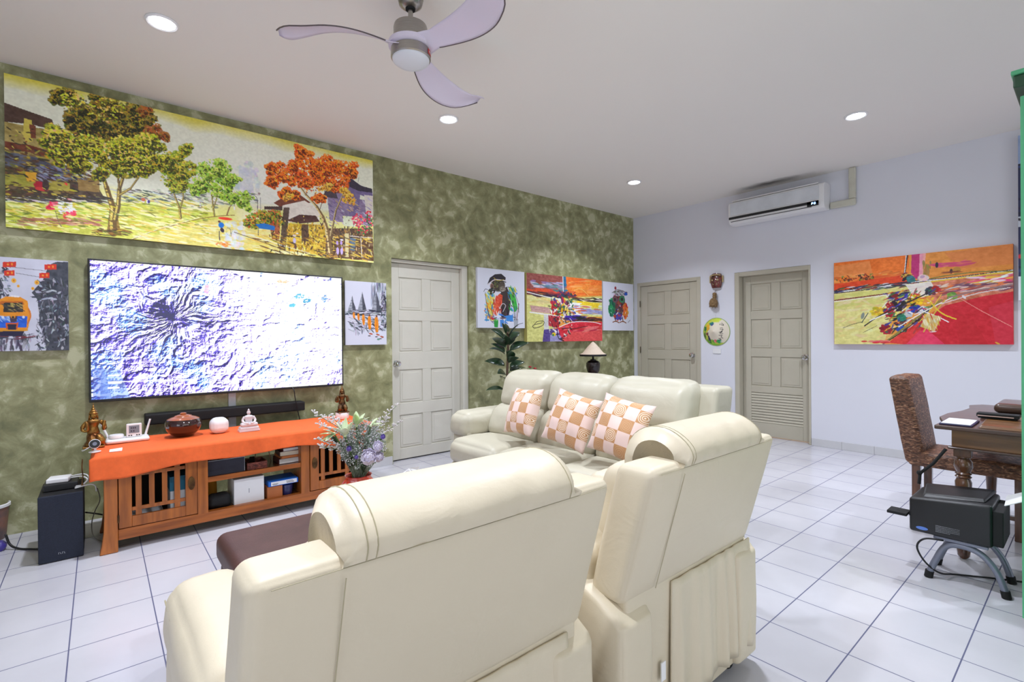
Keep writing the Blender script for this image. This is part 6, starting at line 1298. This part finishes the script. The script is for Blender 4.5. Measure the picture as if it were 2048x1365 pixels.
# painted conical hat
hc = PX(1433, 664, -.003); hr = (PX(1407, 664, -.02)[1]-PX(1460, 664, -.02)[1])/2
A = Art(220, 220, [(1404, 635), (1462, 635), (1462, 693), (1404, 693)], (226, 216, 196))
Yh, Xh = np.mgrid[0:220, 0:220]
A.poly([(1404, 635), (1445, 635), (1440, 641), (1428, 645), (1420, 655), (1416, 668), (1420, 680), (1436, 686), (1450, 686), (1440, 693), (1404, 693)], (190, 206, 70), .95, 20); A.poly([(1430, 635), (1446, 636), (1440, 645), (1428, 645)], (200, 220, 50), .8); A.poly([(1410, 684), (1425, 687), (1446, 690), (1440, 693), (1410, 693)], (130, 190, 60)); A.scatter(1420, 684, 12, 4, 30, [(60, 120, 50), (150, 196, 70)], (.8, 1.8), 2.5, .3)
A.scatter(1417, 655, 4, 8, 40, [(230, 160, 40), (236, 190, 60)], (.8, 1.8)); A.scatter(1425, 648, 5, 3, 30, [(30, 130, 110), (60, 60, 150)], (.6, 1.4)); A.scatter(1411, 658, 3, 4, 20, [(40, 120, 70)], (.8, 1.4)); A.scatter(1416, 668, 3, 3, 16, [(206, 90, 110), (90, 60, 60)], (.6, 1.2)); A.dab(1420, 678, 2.6, 5, -.3, (50, 44, 90)); A.dab(1419, 673, 2, 1.8, 0, (50, 40, 70)); A.scatter(1434, 683, 4, 2.4, 24, [(230, 70, 90), (240, 150, 160)], (.7, 1.4)); A.scatter(1440, 684, 5, 3, 24, [(30, 140, 100), (60, 170, 70)], (.7, 1.4)); A.scatter(1409, 672, 2, 9, 26, [(80, 110, 60)], (.7, 1.4))
for p in (((1442, 650), (1446, 647), (1449, 651), (1445, 650)), ((1444, 657), (1448, 656)), ((1444, 660), (1449, 659), (1447, 663)), ((1443, 665), (1448, 664), (1444, 667), (1449, 668)), ((1442, 671), (1447, 671), (1445, 675), (1448, 677)), ((1440, 677), (1445, 679), (1441, 680))): A.line(p, 1.1, (36, 34, 34), .95)
col = A.colors(); nr, na = 40, 96; v = []; cc = []
for i in range(nr+1):
    for k in range(na):
        a = 2*pi*k/na; r = hr*i/nr; v.append((-.004-.085*(1-i/nr), -r*cos(a), r*sin(a)))
        px, py = int(np.clip(110+105*(i/nr)*cos(a), 0, 219)), int(np.clip(110-105*(i/nr)*sin(a), 0, 219)); cc.append(tuple(col[py, px])+(1,))
f = [(i*na+k, i*na+(k+1) % na, (i+1)*na+(k+1) % na, (i+1)*na+k) for i in range(nr) for k in range(na)]
ht = thing('conical_hat', 'painted conical straw hat with green rim and black handwriting, hung on the white wall', 'hat', (-.003, hc[1], hc[2]))
ho = obj('hat_cone', MB().add([(x, y+hc[1], z+hc[2]) for x, y, z in v], f), attr_mat('painted_palm_leaf', .6), ht, smooth='all', label='palm-leaf cone painted with flowers, a green field and black handwriting')
ca = ho.data.color_attributes.new('paint', 'FLOAT_COLOR', 'POINT'); ca.data.foreach_set('color', np.array(cc, 'f').reshape(-1))
obj('hat_rim', MB().tube([(-.005, hc[1]+hr*cos(a), hc[2]+hr*sin(a)) for a in np.linspace(0, 2*pi, 49)], .003, 6), mat('green_rim', (140, 176, 60), .5), ht)
obj('hanging_cord', MB().tube([(-.006, hc[1]+.01, hc[2]+hr+.05), (-.01, hc[1], hc[2]+hr-.01)], .0015, 6), 'cablew', ht)
q = PX(1434, 703, -.003)
o = obj('wall_plate', MB().box(-.002, -.010, q[1]-.055, q[1]+.055, q[2]-.03, q[2]+.03), 'white', smooth=False, bevel=.003); tag(o, 'small white switch plate on the wall just below the conical hat', 'switch plate')

# ================================================================== plant, lamp and flowers
def leaf_mesh(p, d, L, W, droop=.25, fold=.15, n=9, roll=0):
    d = Vector(d).normalized(); side = d.cross(Vector((0, 0, 1))); side = side.normalized() if side.length > .05 else Vector((1, 0, 0)); side = Matrix.Rotation(roll, 3, d) @ side; up = side.cross(d).normalized(); mb = MB(); v = []
    for i in range(n+1):
        t = i/n; w = W*(sin(pi*t**.85)**.8)*(1-.15*t); c = Vector(p)+d*L*t+Vector((0, 0, -1))*droop*L*t*t
        for s_ in (-1, 0, 1): v.append(c+side*w/2*s_+up*(abs(s_)*fold*w))
    f = [(i*3+k, i*3+k+1, (i+1)*3+k+1, (i+1)*3+k) for i in range(n) for k in range(2)]
    return mb.add(v, f)
def leafobj(name, mb, m, parent, th=.0015):
    o = obj(name, mb, m, parent, smooth='all'); s_ = o.modifiers.new('solid', 'SOLIDIFY'); s_.thickness = th; return o
px_, py_ = -2.80, -.42
pl = thing('rubber_plant', 'tall rubber plant with dark green glossy leaves behind the left arm of the sofa', 'plant', (px_, py_, 0))
obj('pot', MB().lathe([(0, .001), (.12, .001), (.125, .02), (.16, .26), (.17, .28), (.165, .30), (.15, .30), (.145, .26), (0, .25)], (px_, py_, 0), 32), 'terracotta', pl)
obj('stem', MB().tube(bez([(px_, py_, .25), (px_+.012, py_, .55), (px_-.01, py_-.01, .85), (px_+.005, py_-.01, 1.1), (px_+.0, py_-.01, 1.30)]), .013, 10), 'stemb', pl, smooth='all')
rr = random.Random(3); k = 0
for z, L, el in [(.62, .20, -.1), (.68, .22, .0), (.72, .22, .05), (.78, .20, 0), (.84, .24, .1), (.88, .22, .1), (.94, .24, .15), (.97, .22, .2), (1.02, .26, .2), (1.06, .24, .3), (1.10, .25, .35), (1.13, .26, .4), (1.16, .25, .5), (1.19, .25, .7), (1.22, .22, .8), (1.24, .24, 1.0), (1.27, .20, 1.3), (1.28, .17, 2.2), (.92, .2, .3), (1.08, .22, .5), (1.0, .23, .4), (1.15, .22, .8)]:
    a = k*2.4+.4; k += 1; d = Vector((cos(a), sin(a)*.8, el))
    if py_+d.y*L*.9 > -.06: d.y = .3*d.y
    leafobj('leaf', leaf_mesh((px_+d.x*.03, py_+d.y*.03, z), (d.x, d.y, el+.35), L*1.05, L*.46, .30, roll=(.75 if d.x > 0 else -.75)*(1 if k % 2 else .5)), 'leafd', pl)
    if k % 3 == 0: obj('petiole', MB().tube([(px_, py_-.01, z-.03), (px_+d.x*.035, py_+d.y*.035, z+.002)], .004, 6), 'gstem', pl)
# side table behind the sofa carrying the lamp and red blossoms
tbx, tby = -2.05, -.36
tl = thing('side_table', 'dark wooden side table behind the sofa under the lamp', 'side table', (tbx, tby, 0))
obj('table_top', MB().box(tbx-.42, tbx+.75, tby-.18, tby+.18, .70, .73), 'desk', tl, smooth=False, bevel=.004)
for sx in (-.38, .71):
    for sy in (-.15, .15): obj('leg', MB().box(tbx+sx-.02, tbx+sx+.02, tby+sy-.02, tby+sy+.02, .001, .70), 'desk', tl, smooth=False, bevel=.003)
q = PY(1186, 700, -.36); lx_, ly_ = q[0], -.36
lm = thing('table_lamp', 'table lamp with conical beige shade on a dark urn base, behind the sofa', 'lamp', (lx_, ly_, .73))
zb = .7305; w1, w2 = PY(1159, 712, ly_), PY(1212, 712, ly_); zs = w1[2]; R_ = (w2[0]-w1[0])/2*.66; zt = PY(1185, 684, ly_)[2]
uh = (zs-.05-zb)/.19
obj('urn_base', MB().lathe([(r*1.12, zb+z*uh) for r, z in ((0, 0), (.05, 0), (.052, .012), (.04, .02), (.07, .07), (.080, .12), (.078, .15), (.06, .17), (.034, .178), (.036, .185), (.02, .19))], (lx_, ly_, 0), 32), 'lampbase', lm)
obj('lamp_neck', MB().lathe([(.012, zs-.055), (.012, zs-.015), (.026, zs-.01), (.026, zs+.004), (.008, zs+.01), (.006, zt-.01)], (lx_, ly_, 0), 20), 'blackm', lm)
sh = obj('lamp_shade', MB().lathe([(R_, zs+.012), (R_*.78, zs+.03), (R_*.42, zs+(zt-zs)*.62), (R_*.12, zt-.012), (.004, zt)], (lx_, ly_, 0), 40), 'shade', lm, label='conical beige shade')
obj('shade_rim', MB().lathe([(R_*.99, zs-.012), (R_*1.01, zs-.01), (R_*1.01, zs+.012), (R_*.98, zs+.013)], (lx_, ly_, 0), 40), 'blackm', sh, label='dark rim of the shade')
for k, (a, b) in enumerate(((1060, 735), (1070, 738))):
    q = PY(a, b, -.36); 
    t = thing('red_flower', ('left' if k == 0 else 'right')+' one of two small red blossoms just showing above the sofa back', 'flower', (q[0], -.36, .731), 'red blossoms behind the sofa')
    mb = MB()
    for j in range(9): aa = j*2.4; mb.ball((q[0]+.016*cos(aa)*(j/9), -.36+.016*sin(aa)*(j/9), q[2]+.008*(1-j/9)), .012, 8, (1, 1, .6), Matrix.Rotation(aa, 3, 'Z'))
    obj('blossom', mb, 'redp', t); obj('stem', MB().tube([(q[0], -.36, .735), (q[0], -.36, q[2])], .003, 6), 'gstem', t)
    if k == 0: mxx = q[0]
fv = obj('flower_pot', MB().lathe([(0, .7305), (.035, .7305), (.05, .80), (.052, .81), (.045, .81), (.04, .74), (0, .74)], (mxx+.03, -.36, 0), 20), 'white'); tag(fv, 'small white pot holding the red blossoms behind the sofa', 'flower pot')

# vase with the mixed bouquet on the ottoman
vp = PY(717, 962, -2.36); vx, vy = vp[0], -2.36
vs = thing('flower_vase', 'glossy red-orange lobed vase on the ottoman holding the mixed bouquet', 'vase', (vx, vy, .425))
mb = MB(); v = []; n = 64; prof = [(.0, .4255), (.045, .4255), (.06, .45), (.085, .50), (.088, .54), (.078, .575), (.058, .605), (.05, .62), (.056, .63), (.05, .625), (.044, .60), (.05, .55), (0, .47)]
for r, z in prof:
    for k in range(n):
        a = 2*pi*k/n; rr_ = r*(1+.09*abs(sin(a*4))*(1 if .44 < z < .62 else .35)); v.append((vx+rr_*cos(a), vy+rr_*sin(a), z))
f = [(i*n+k, i*n+(k+1) % n, (i+1)*n+(k+1) % n, (i+1)*n+k) for i in range(len(prof)-1) for k in range(n)]
obj('vase_body', MB().add(v, f), 'redglaze', vs, smooth='all')
bq = thing('flower_bouquet', 'loose mixed bouquet of pale lavender blooms, white lilies and grey-green filler in the red vase', 'bouquet', (vx, vy, .60))
def rose(px, py, yy, r, col, lab, name='lavender_rose', inner=None):
    c = PY(px, py, yy)
    hb = MB(); g = random.Random(int(px*py))
    ax = Vector((.12*(g.random()-.5), -.75, .5)).normalized(); u = ax.orthogonal().normalized(); w = ax.cross(u)
    for j in range(22):
        a = j*2.39996; q = sqrt((j+.6)/22); R1 = r*q*.86; cpt = Vector(c)+ (u*cos(a)+w*sin(a))*R1+ax*r*(.55*(1-q*q)); nrm = ((u*cos(a)+w*sin(a))*q*.9+ax*(1.05-q*.8)).normalized()
        tn = ax.cross(nrm); tn = tn.normalized() if tn.length > .01 else u; bn = nrm.cross(tn); pr = r*(.22+.24*q)
        vv = []; m = 5
        for i in range(m):
            for k in range(m):
                s1, s2 = i/(m-1)*2-1, k/(m-1)*2-1; rd = min(1, 1/max(1e-3, sqrt(s1*s1+s2*s2))) if abs(s1) == 1 and abs(s2) == 1 else 1
                vv.append(cpt+tn*s1*pr*rd+bn*s2*pr*rd*.9+nrm*(.25*pr*(s1*s1+s2*s2)*(1 if s2 > 0 else -.4)))
        hb.add(vv, [(i*m+k, i*m+k+1, (i+1)*m+k+1, (i+1)*m+k) for i in range(m-1) for k in range(m-1)])
    t = obj(name, hb, col, bq, smooth='all', label=lab)
    obj('stem', MB().tube(bez([tuple(c), (c[0]*.6+vx*.4, c[1]*.6+vy*.4+.01, c[2]*.6+.64*.4), (vx+.01*g.random(), vy+.01, .61), (vx, vy, .50)]), .0028, 6), 'gstem', t, smooth='all')
    return t
rose(738, 914, -2.50, .036, 'lav', 'largest pale lavender bloom at the lower front of the bouquet')
rose(758, 914, -2.48, .024, 'lav', 'pale lavender bud right of the largest bloom in the bouquet')
rose(756, 893, -2.48, .024, 'lav', 'pale lavender bloom above the other two in the bouquet')
rose(698, 898, -2.49, .012, 'lavd', 'small violet blossom in the left middle of the bouquet', 'violet_blossom')
rose(766, 874, -2.46, .012, 'lavd', 'small violet blossom at the upper right of the bouquet', 'violet_blossom')
rose(713, 915, -2.50, .009, 'lavd', 'tiny violet blossom low in the middle of the bouquet', 'violet_blossom')
def lily(px, py, yy, L, dirv, lab):
    c = PY(px, py, yy); t = obj('white_lily', MB().ball(tuple(c), .007, 8), 'wpetal', bq, label=lab); d = Vector(dirv).normalized(); u = d.orthogonal().normalized(); w = d.cross(u)
    for j in range(5):
        a = j*2*pi/5; dd = d+(u*cos(a)+w*sin(a))*.55
        leafobj('petal', leaf_mesh(tuple(c), dd, L, L*.42, .12, .12), 'wpetal', t, .001)
    obj('stem', MB().tube(bez([tuple(c), (c[0]*.5+vx*.5, c[1]*.5+vy*.5, c[2]*.5+.31), (vx, vy+.005, .60), (vx, vy, .5)]), .0032, 6), 'gstem', t, smooth='all')
lily(690, 872, -2.47, .085, (-.3, -.35, 1), 'white and green lily at the upper left of the bouquet')
lily(668, 868, -2.46, .055, (-1, -.2, .1), 'white lily bud pointing left out of the bouquet')
lily(713, 852, -2.44, .07, (.3, -.3, 1), 'pale green lily standing highest in the middle of the bouquet')
lily(742, 852, -2.42, .05, (1, -.2, .5), 'pale green curled petal flower at the upper right of the bouquet')
def spray(px, py, yy, lab, seed, m='sprigw', side=16):
    """a long curved sprig with small blossoms along it"""
    e = Vector(PY(px, py, yy)); g = random.Random(seed); root = Vector((vx+g.uniform(-.015, .015), vy+g.uniform(-.01, .01), .60))
    mid = root*.45+e*.55+Vector(((root.x-e.x)*.22, 0, .03)); pts = bez([tuple(root-Vector((0, 0, .09))), tuple(root), tuple(mid), tuple(e)], 8)
    t = obj('flower_sprig', MB().tube(pts, [.0022]*(len(pts)//2)+[.0012]*(len(pts)-len(pts)//2), 5), 'gstem', bq, smooth='all', label=lab); hb = MB(); n = len(pts)
    for i in range(int(n*.62), n):
        for j in range(5):
            dd = Vector((g.uniform(-1, 1), g.uniform(-1, 1), g.uniform(-.2, 1))).normalized()*(.022*(1-(i-n*.62)/(n*.5))+.006); p = Vector(pts[i])
            hb.tube([p, p+dd], [.0007, .0007], 4, False); hb.ball(p+dd, .0038, 6, (1, 1, .8)); hb.ball(p+dd*.6, .0030, 6)
    obj('blossoms', hb, m, t)
for i, (a, b, yy, lab) in enumerate(((628, 826, -2.40, 'pale sprig reaching furthest up and left out of the bouquet'), (664, 832, -2.36, 'pale sprig left of the statue stand, second from the left at the top of the bouquet'), (637, 848, -2.42, 'pale sprig arching left below the furthest one'), (633, 878, -2.44, 'pale sprig arching left in front of the right console door, upper of two'), (640, 893, -2.46, 'pale sprig arching left in front of the console slats, lowest of all'), (793, 812, -2.34, 'thin pale sprig rising furthest right in front of the green wall'), (776, 838, -2.32, 'thin pale sprig at the right of the bouquet below the tallest one'), (800, 845, -2.30, 'thin pale sprig leaning furthest right near the door'))):
    spray(a, b, yy, lab, i)
fl = MB(); fw = MB(); g = random.Random(5)
for k in range(420):
    a, r = g.uniform(0, 2*pi), sqrt(g.random()); q = PY(718+50*r*cos(a)*(1.0 if cos(a) > 0 else .75), 888+45*r*sin(a), vy+g.uniform(-.10, .07)); q = Vector(q)
    root = Vector((vx+(q.x-vx)*.2, vy+(q.y-vy)*.2, .61)); p1 = root*.35+q*.65+Vector((g.uniform(-.01, .01), 0, g.uniform(-.01, .01)))
    if k % 3 == 0: fl.tube([root, p1, q], .0011, 4, False)
    for j in range(7):
        d = Vector((g.uniform(-1, 1), g.uniform(-1, 1), g.uniform(-1, 1)))*.017; (fl if j % 3 == 2 else fl).tube([q, q+d], .0007, 3, False); (fw if (j+k) % 3 else fl).ball(q+d, g.uniform(.0018, .0032), 4)
fo = obj('filler_foliage', fl, 'gypso', bq); fo['kind'] = 'stuff'
fo = obj('filler_blossom', fw, 'gypsow', bq); fo['kind'] = 'stuff'
lfm = MB()
gl = bq
for k in range(16): a = k*2.4; obj('green_stem', MB().tube(bez([(vx+.015*cos(a), vy+.012*sin(a), .52), (vx+.028*cos(a), vy+.02*sin(a), .64), (vx+.055*cos(a), vy+.045*sin(a), .72)], 5), .0026, 5), 'gstem', gl)
for k, (a, b) in enumerate(((686, 868), (672, 890), (735, 930), (700, 935), (728, 945))):
    q = PY(a, b, vy-.05); leafobj('green_leaf', leaf_mesh(tuple(q), (q[0]-vx, -.1, .25), .07, .03, .2), 'leafd' if k else 'wpetal', gl)

# ================================================================== desk corner
# desk with serpentine left edge
dz = .73
back = [PZ(a, b, dz)[:2] for a, b in ((1868, 850), (1876, 843), (1884, 831), (1902, 822), (1919, 818), (1934, 810))]
yR = -4.95; poly = [tuple(back[0])] + [tuple(p) for p in ((-2.40, -3.885), (-2.2, -3.84), (-2.0, -3.845), (-1.8, -3.885), (-1.6, -3.90), (-1.42, -3.875), (-1.32, -3.93))] + [(-1.28, yR), (-2.585, yR)]
dk = thing('writing_desk', 'dark brown wooden writing desk with turned legs and wavy-edged top at the right', 'desk', (-1.95, -4.4, 0))
obj('desk_top', MB().prism(list(reversed(poly)), dz-.022, dz), 'desk', dk, smooth=False, bevel=.005)
DXa, DXb, DYa = -2.545, -1.38, -3.945
obj('side_apron', MB().box(DXa, DXa+.02, yR+.03, DYa, dz-.115, dz-.022), 'deskside', dk, smooth=False, bevel=.002)
obj('back_apron', MB().box(DXb-.02, DXb, yR+.03, DYa, dz-.115, dz-.022), 'deskside', dk, smooth=False); obj('front_apron', MB().box(DXa+.02, DXb-.02, DYa-.02, DYa, dz-.075, dz-.022), 'deskside', dk, smooth=False)
obj('apron_moulding', MB().box(DXa-.022, DXa+.022, yR+.02, DYa+.015, dz-.128, dz-.115), 'desk', dk, smooth=False, bevel=.004)
lp_ = [(.034, .0), (.034, .05), (.022, .055), (.036, .09), (.038, .12), (.024, .15), (.030, .17), (.034, .30), (.040, .42), (.030, .445), (.036, .455), (.036, .465), (.027, .475), (.040, .51), (.036, .54), (.026, .555), (.042, .565), (.042, .575), (.036, .578), (.036, .605)]
lp_ = [(.014, .001), (.026, .015), (.030, .05), (.020, .075), (.032, .09), (.018, .105), (.024, .13), (.032, .30), (.036, .42), (.028, .44), (.036, .449), (.028, .458), (.036, .466), (.029, .475), (.041, .505), (.038, .532), (.026, .55), (.036, .556), (.036, .562)]
for lx, ly in ((DXa+.042, DYa-.042), (DXb-.042, DYa-.042), (DXa+.042, yR+.08), (DXb-.042, yR+.08)):
    lg = obj('turned_leg', MB().lathe(lp_, (lx, ly, 0), 28), 'dleg', dk); obj('leg_block', MB().box(lx-.036, lx+.036, ly-.036, ly+.036, .560, dz-.10), 'dleg', lg, smooth=False, bevel=.003)
# things on the desk
q0, q1 = PZ(1887, 847, dz), PZ(1938, 852, dz)
fd = thing('document_folder', 'dark blue folder with a white sheet on the left corner of the desk', 'folder', (q0[0]+.1, q0[1]-.05, dz))
obj('folder_cover', MB().box(-2.56, -2.30, q1[1]-.02, q0[1]+.01, dz+.0005, dz+.008), mat('navy_folder', (44, 42, 84), .4), fd, smooth=False, bevel=.002); obj('white_sheet', MB().box(-2.55, -2.31, q1[1]-.012, q0[1]+.003, dz+.0085, dz+.0105), 'paper', fd, smooth=False)
q = PZ(1946, 858, dz); o = obj('writing_slope', MB().add([(-2.56, q[1]-.012, dz+.0005), (-2.56, -4.60, dz+.0005), (-2.18, -4.60, dz+.0005), (-2.18, q[1]-.012, dz+.0005), (-2.54, q[1]-.022, dz+.014), (-2.54, -4.60, dz+.014), (-2.19, -4.60, dz+.035), (-2.19, q[1]-.022, dz+.035)], [(0, 3, 2, 1), (4, 5, 6, 7), (0, 1, 5, 4), (1, 2, 6, 5), (2, 3, 7, 6), (3, 0, 4, 7)]), 'deskside', smooth=False, bevel=.008); tag(o, 'low glossy brown writing slope on the desk right of the folder', 'writing slope')
q = PZ(1990, 838, dz+.03)
o = obj('phone_stack', MB().box(-2.34, -2.26, -4.19, q[1]+.075, dz+.036, dz+.056).box(-2.335, -2.265, -4.18, q[1]+.07, dz+.028, dz+.036), 'blackm', smooth=False, bevel=.003)
obj('pink_edge', MB().box(-2.3415, -2.34, -4.17, q[1]+.07, dz+.040, dz+.045), mat('pink_white_edge', (226, 190, 182), .6), o, smooth=False); tag(o, 'black wallet-like case with a pale pink edge lying on the writing slope', 'case')
o = obj('mobile_phone', MB().box(-2.12, -2.03, -4.20, -4.01, dz+.0005, dz+.020), 'blackm', smooth=False, bevel=.006); tag(o, 'black mobile phone on the desk behind the case', 'phone')
o = obj('rounded_box', MB().soft(-1.80, -1.42, -4.85, -4.035, dz+.0005, dz+.06, r=.028, n=12), 'desk', smooth='all'); tag(o, 'dark brown rounded wooden box at the back right of the desk', 'box')

# rattan chair
ch = thing('rattan_chair', 'high-backed woven brown rattan chair pushed under the desk', 'chair', (-1.79, -3.9, 0))
x0, x1, yb_ = -2.005, -1.585, -3.625
obj('backrest', MB().soft(x0, x1, yb_-.105, yb_, .38, .945, r=.02, bulge=(0, .008, .01), n=14, fn=lambda x, y, z: (x, y+.16*(z-.42), z), wr=.003, wsc=14), 'rattan', ch, smooth='all')
obj('seat', MB().soft(x0, x1, -4.20, yb_-.02, .365, .455, r=.022, bulge=(0, 0, .01), n=14, wr=.003, wsc=14), 'rattan', ch, smooth='all')
for lx in (x0+.035, x1-.035):
    for ly in (yb_-.06, -4.165): obj('leg', MB().box(lx-.022, lx+.022, ly-.022, ly+.022, .001, .375), 'dleg', ch, smooth=False, bevel=.003)
obj('stretcher', MB().box(x0+.02, x0+.04, -4.15, yb_-.08, .12, .145), 'dleg', ch, smooth=False)
# printer on its metal stand
X0 = -2.945; ya, yb2 = -4.147, -3.837
pr = thing('printer', 'black printer with small grey print on its side, on the grey tube stand', 'printer', (-2.80, -3.99, .222))
obj('printer_body', MB().soft(X0, -2.665, ya, yb2, .224, .395, r=.014, n=10, fn=lambda x, y, z: (x, y, z+(.030*(1-(y-ya)/(yb2-ya)) if z > .3 else 0))), 'black', pr, smooth='all')
obj('scanner_lid', MB().add([(-2.90, ya+.03, .424), (-2.90, yb2-.045, .396), (-2.675, yb2-.02, .410), (-2.675, ya+.01, .435), (-2.885, ya+.035, .437), (-2.885, yb2-.055, .414), (-2.69, yb2-.03, .424), (-2.69, ya+.02, .447)], [(3, 2, 1, 0), (4, 5, 6, 7), (0, 1, 5, 4), (1, 2, 6, 5), (2, 3, 7, 6), (3, 0, 4, 7)]), 'black', pr, smooth=False, bevel=.004)
obj('rear_recess', MB().box(X0+.01, -2.68, ya-.035, ya+.004, .235, .40), 'blackm', pr, smooth=False, bevel=.004)
lbm = MB(); 
n = 20; cy_, cz_ = yb2-.052, .249
lbm.add([(X0-.0012, cy_+.024*cos(a), cz_+.0085*sin(a)) for a in np.linspace(0, 2*pi, n+1)[:-1]], [tuple(range(n))])
obj('oval_badge', lbm, 'bluelbl', pr, smooth=False, label='pale blue oval badge')
mb = MB()
for k in range(5):
    y = yb2-.105
    for j in range(16 if k < 4 else 10): wv_ = .0045 if (j*7+k*3) % 4 else .0028; mb.box(X0-.0006, X0-.0016, y-wv_, y, .278-k*.0072-.0014-.0+.0001*j, .278-k*.0072+.0016); y -= wv_+.0016
obj('small_print', mb, 'txt', pr, smooth=False, label='lines of small grey print')
o = obj('paper_sheet', MB().add([(-2.80, ya-.028, .40), (-2.80, ya-.20, .50), (-2.69, ya-.20, .52), (-2.69, ya-.028, .425), (-2.80, ya-.025, .402), (-2.80, ya-.20, .503), (-2.69, ya-.20, .523), (-2.69, ya-.025, .428)], [(3, 2, 1, 0), (4, 5, 6, 7), (0, 1, 5, 4), (1, 2, 6, 5), (2, 3, 7, 6), (3, 0, 4, 7)]), 'paper', smooth=False); tag(o, 'white sheets of paper sticking up out of the back of the printer', 'paper')
stn = thing('printer_stand', 'grey arched metal tube stand with black rubber feet under the printer', 'stand', (-2.80, -4.03, 0))
for xx, nm in ((-2.915, 0), (-2.70, 1)):
    pts = bez([(xx, -3.908, .012), (xx, -3.935, .09), (xx, -3.975, .175), (xx, -4.03, .195), (xx, -4.10, .18), (xx, -4.155, .115), (xx, -4.19, .012)], 7)
    t_ = obj('arched_tube', MB().tube(pts, .0145, 12), 'grey', stn, smooth='all')
    for fy, fy2 in ((-3.908, -3.914), (-4.19, -4.184)): obj('rubber_foot', MB().tube([(xx, fy, .001), (xx, fy2, .035)], .018, 12), 'seal', t_)
obj('stand_platform', MB().box(-2.93, -2.68, -4.13, -3.93, .207, .222), 'grey', stn, smooth=False, bevel=.003)
o = obj('pedal_board', MB().box(-2.95, -2.86, -3.828, -3.745, .292, .306), 'blackm', smooth=False, bevel=.002)
o.data.transform(Matrix.Translation((0, 0, 0))); obj('hole', MB().lathe([(0, 0), (.007, 0), (.007, .0008), (0, .0008)], (-2.905, -3.785, .3062), 12), 'seal', o)
obj('fixing_arm', MB().box(-2.90, -2.87, -3.836, -3.828, .288, .300), 'blackm', o, smooth=False); tag(o, 'flat black bracket with a hole sticking out left of the printer', 'bracket')
q = PX(1838, 968, -2.62); q2 = PX(1866, 928, -2.60)
hk = obj('black_strap', MB().tube([tuple(q), (q[0], q[1]-.005, q[2]+.06), tuple(q2), (q2[0]+.03, q2[1]-.05, dz-.13)], .008, 8).ball((q[0], q[1]-.002, q[2]+.062), .014, 10), 'blackm'); tag(hk, 'black strap and knob hanging from the left corner of the desk', 'strap')
o = obj('looped_cable', MB().tube(bez([(-2.93, -3.97, .207), (-2.95, -3.90, .20), (-2.95, -3.87, .15), (-2.94, -3.90, .08), (-2.90, -3.95, .03), (-2.8, -4.0, .008), (-2.7, -4.15, .008), (-2.62, -4.3, .008)]), .0045, 8), 'cable', smooth='all'); tag(o, 'black cable looping below the printer and along the floor', 'cable')
# green cupboard whose edge closes the right side of the frame
gx, gy = -3.235, -4.262
zt_ = PX(2040, 178, gx)[2]
gc = thing('green_cupboard', 'tall green painted cupboard whose edge closes the right side of the photo', 'cupboard', (gx+.18, gy-.35, 0))
obj('carcass', MB().box(gx+.012, gx+.36, gy-.8, gy-.014, .06, zt_), 'green', gc, smooth=False, bevel=.003)
obj('face_frame', MB().box(gx, gx+.0125, gy-.8, gy, .06, zt_-.03), 'green', gc, smooth=False, bevel=.003)
obj('plinth', MB().box(gx+.02, gx+.34, gy-.79, gy-.02, .001, .06), 'greend', gc, smooth=False)
obj('cornice', MB().box(gx-.03, gx+.38, gy-.82, gy+.018, zt_, zt_+.05), 'greend', gc, smooth=False, bevel=.006).active_material = MT['greend']
obj('cornice_cap', MB().box(gx-.04, gx+.39, gy-.83, gy+.024, zt_+.0505, zt_+.068), 'green', gc, smooth=False, bevel=.004)
for z0, z1 in ((.12, 1.2), (1.24, zt_-.08)): 
    d = obj('door', MB().box(gx-.010, gx-.0005, gy-.74, gy-.045, z0, z1), 'green', gc, smooth=False, bevel=.003); obj('door_knob', MB().ball((gx-.022, gy-.12, (z0+z1)/2), .012, 12), 'bronze', d)
# fabric banner on the wall behind the cupboard edge
y0_ = PX(2036, 420, -.08)[1]; zb_, zt2 = PX(2039, 602, -.08)[2], 2.93
A = Art(60, 260, [(0, 0), (60, 0), (60, 260), (0, 260)], (40, 44, 84)); A.poly([(0, 0), (60, 0), (60, 40), (0, 46)], (150, 170, 206), 1, 14); A.poly([(0, 128), (60, 122), (60, 138), (0, 144)], (206, 214, 226)); A.dab(12, 190, 16, 5, 0, (200, 50, 60)); A.streaks([(0, 45), (60, 215)], 60, [(30, 30, 60), (60, 70, 120), (24, 24, 44)], (3, 10), (1, 3), .4); A.poly([(0, 222), (60, 218), (60, 260), (0, 260)], (226, 230, 238), 1, 8)
bn = thing('hanging_banner', 'narrow navy and white printed banner seen against the cupboard edge', 'banner', (-.05, y0_-.2, zb_))
obj('banner_board', MB().box(-.003, -.078, y0_-.5, y0_, zb_, zt2), 'white', bn, smooth=False, bevel=.01)
paint_grid('printed_face', A, (-.0795, y0_-.001, zt2-.002), (-.0795, y0_-.49, zt2-.01), (-.0795, y0_-.001, zb_+.004), paint_m, bn)
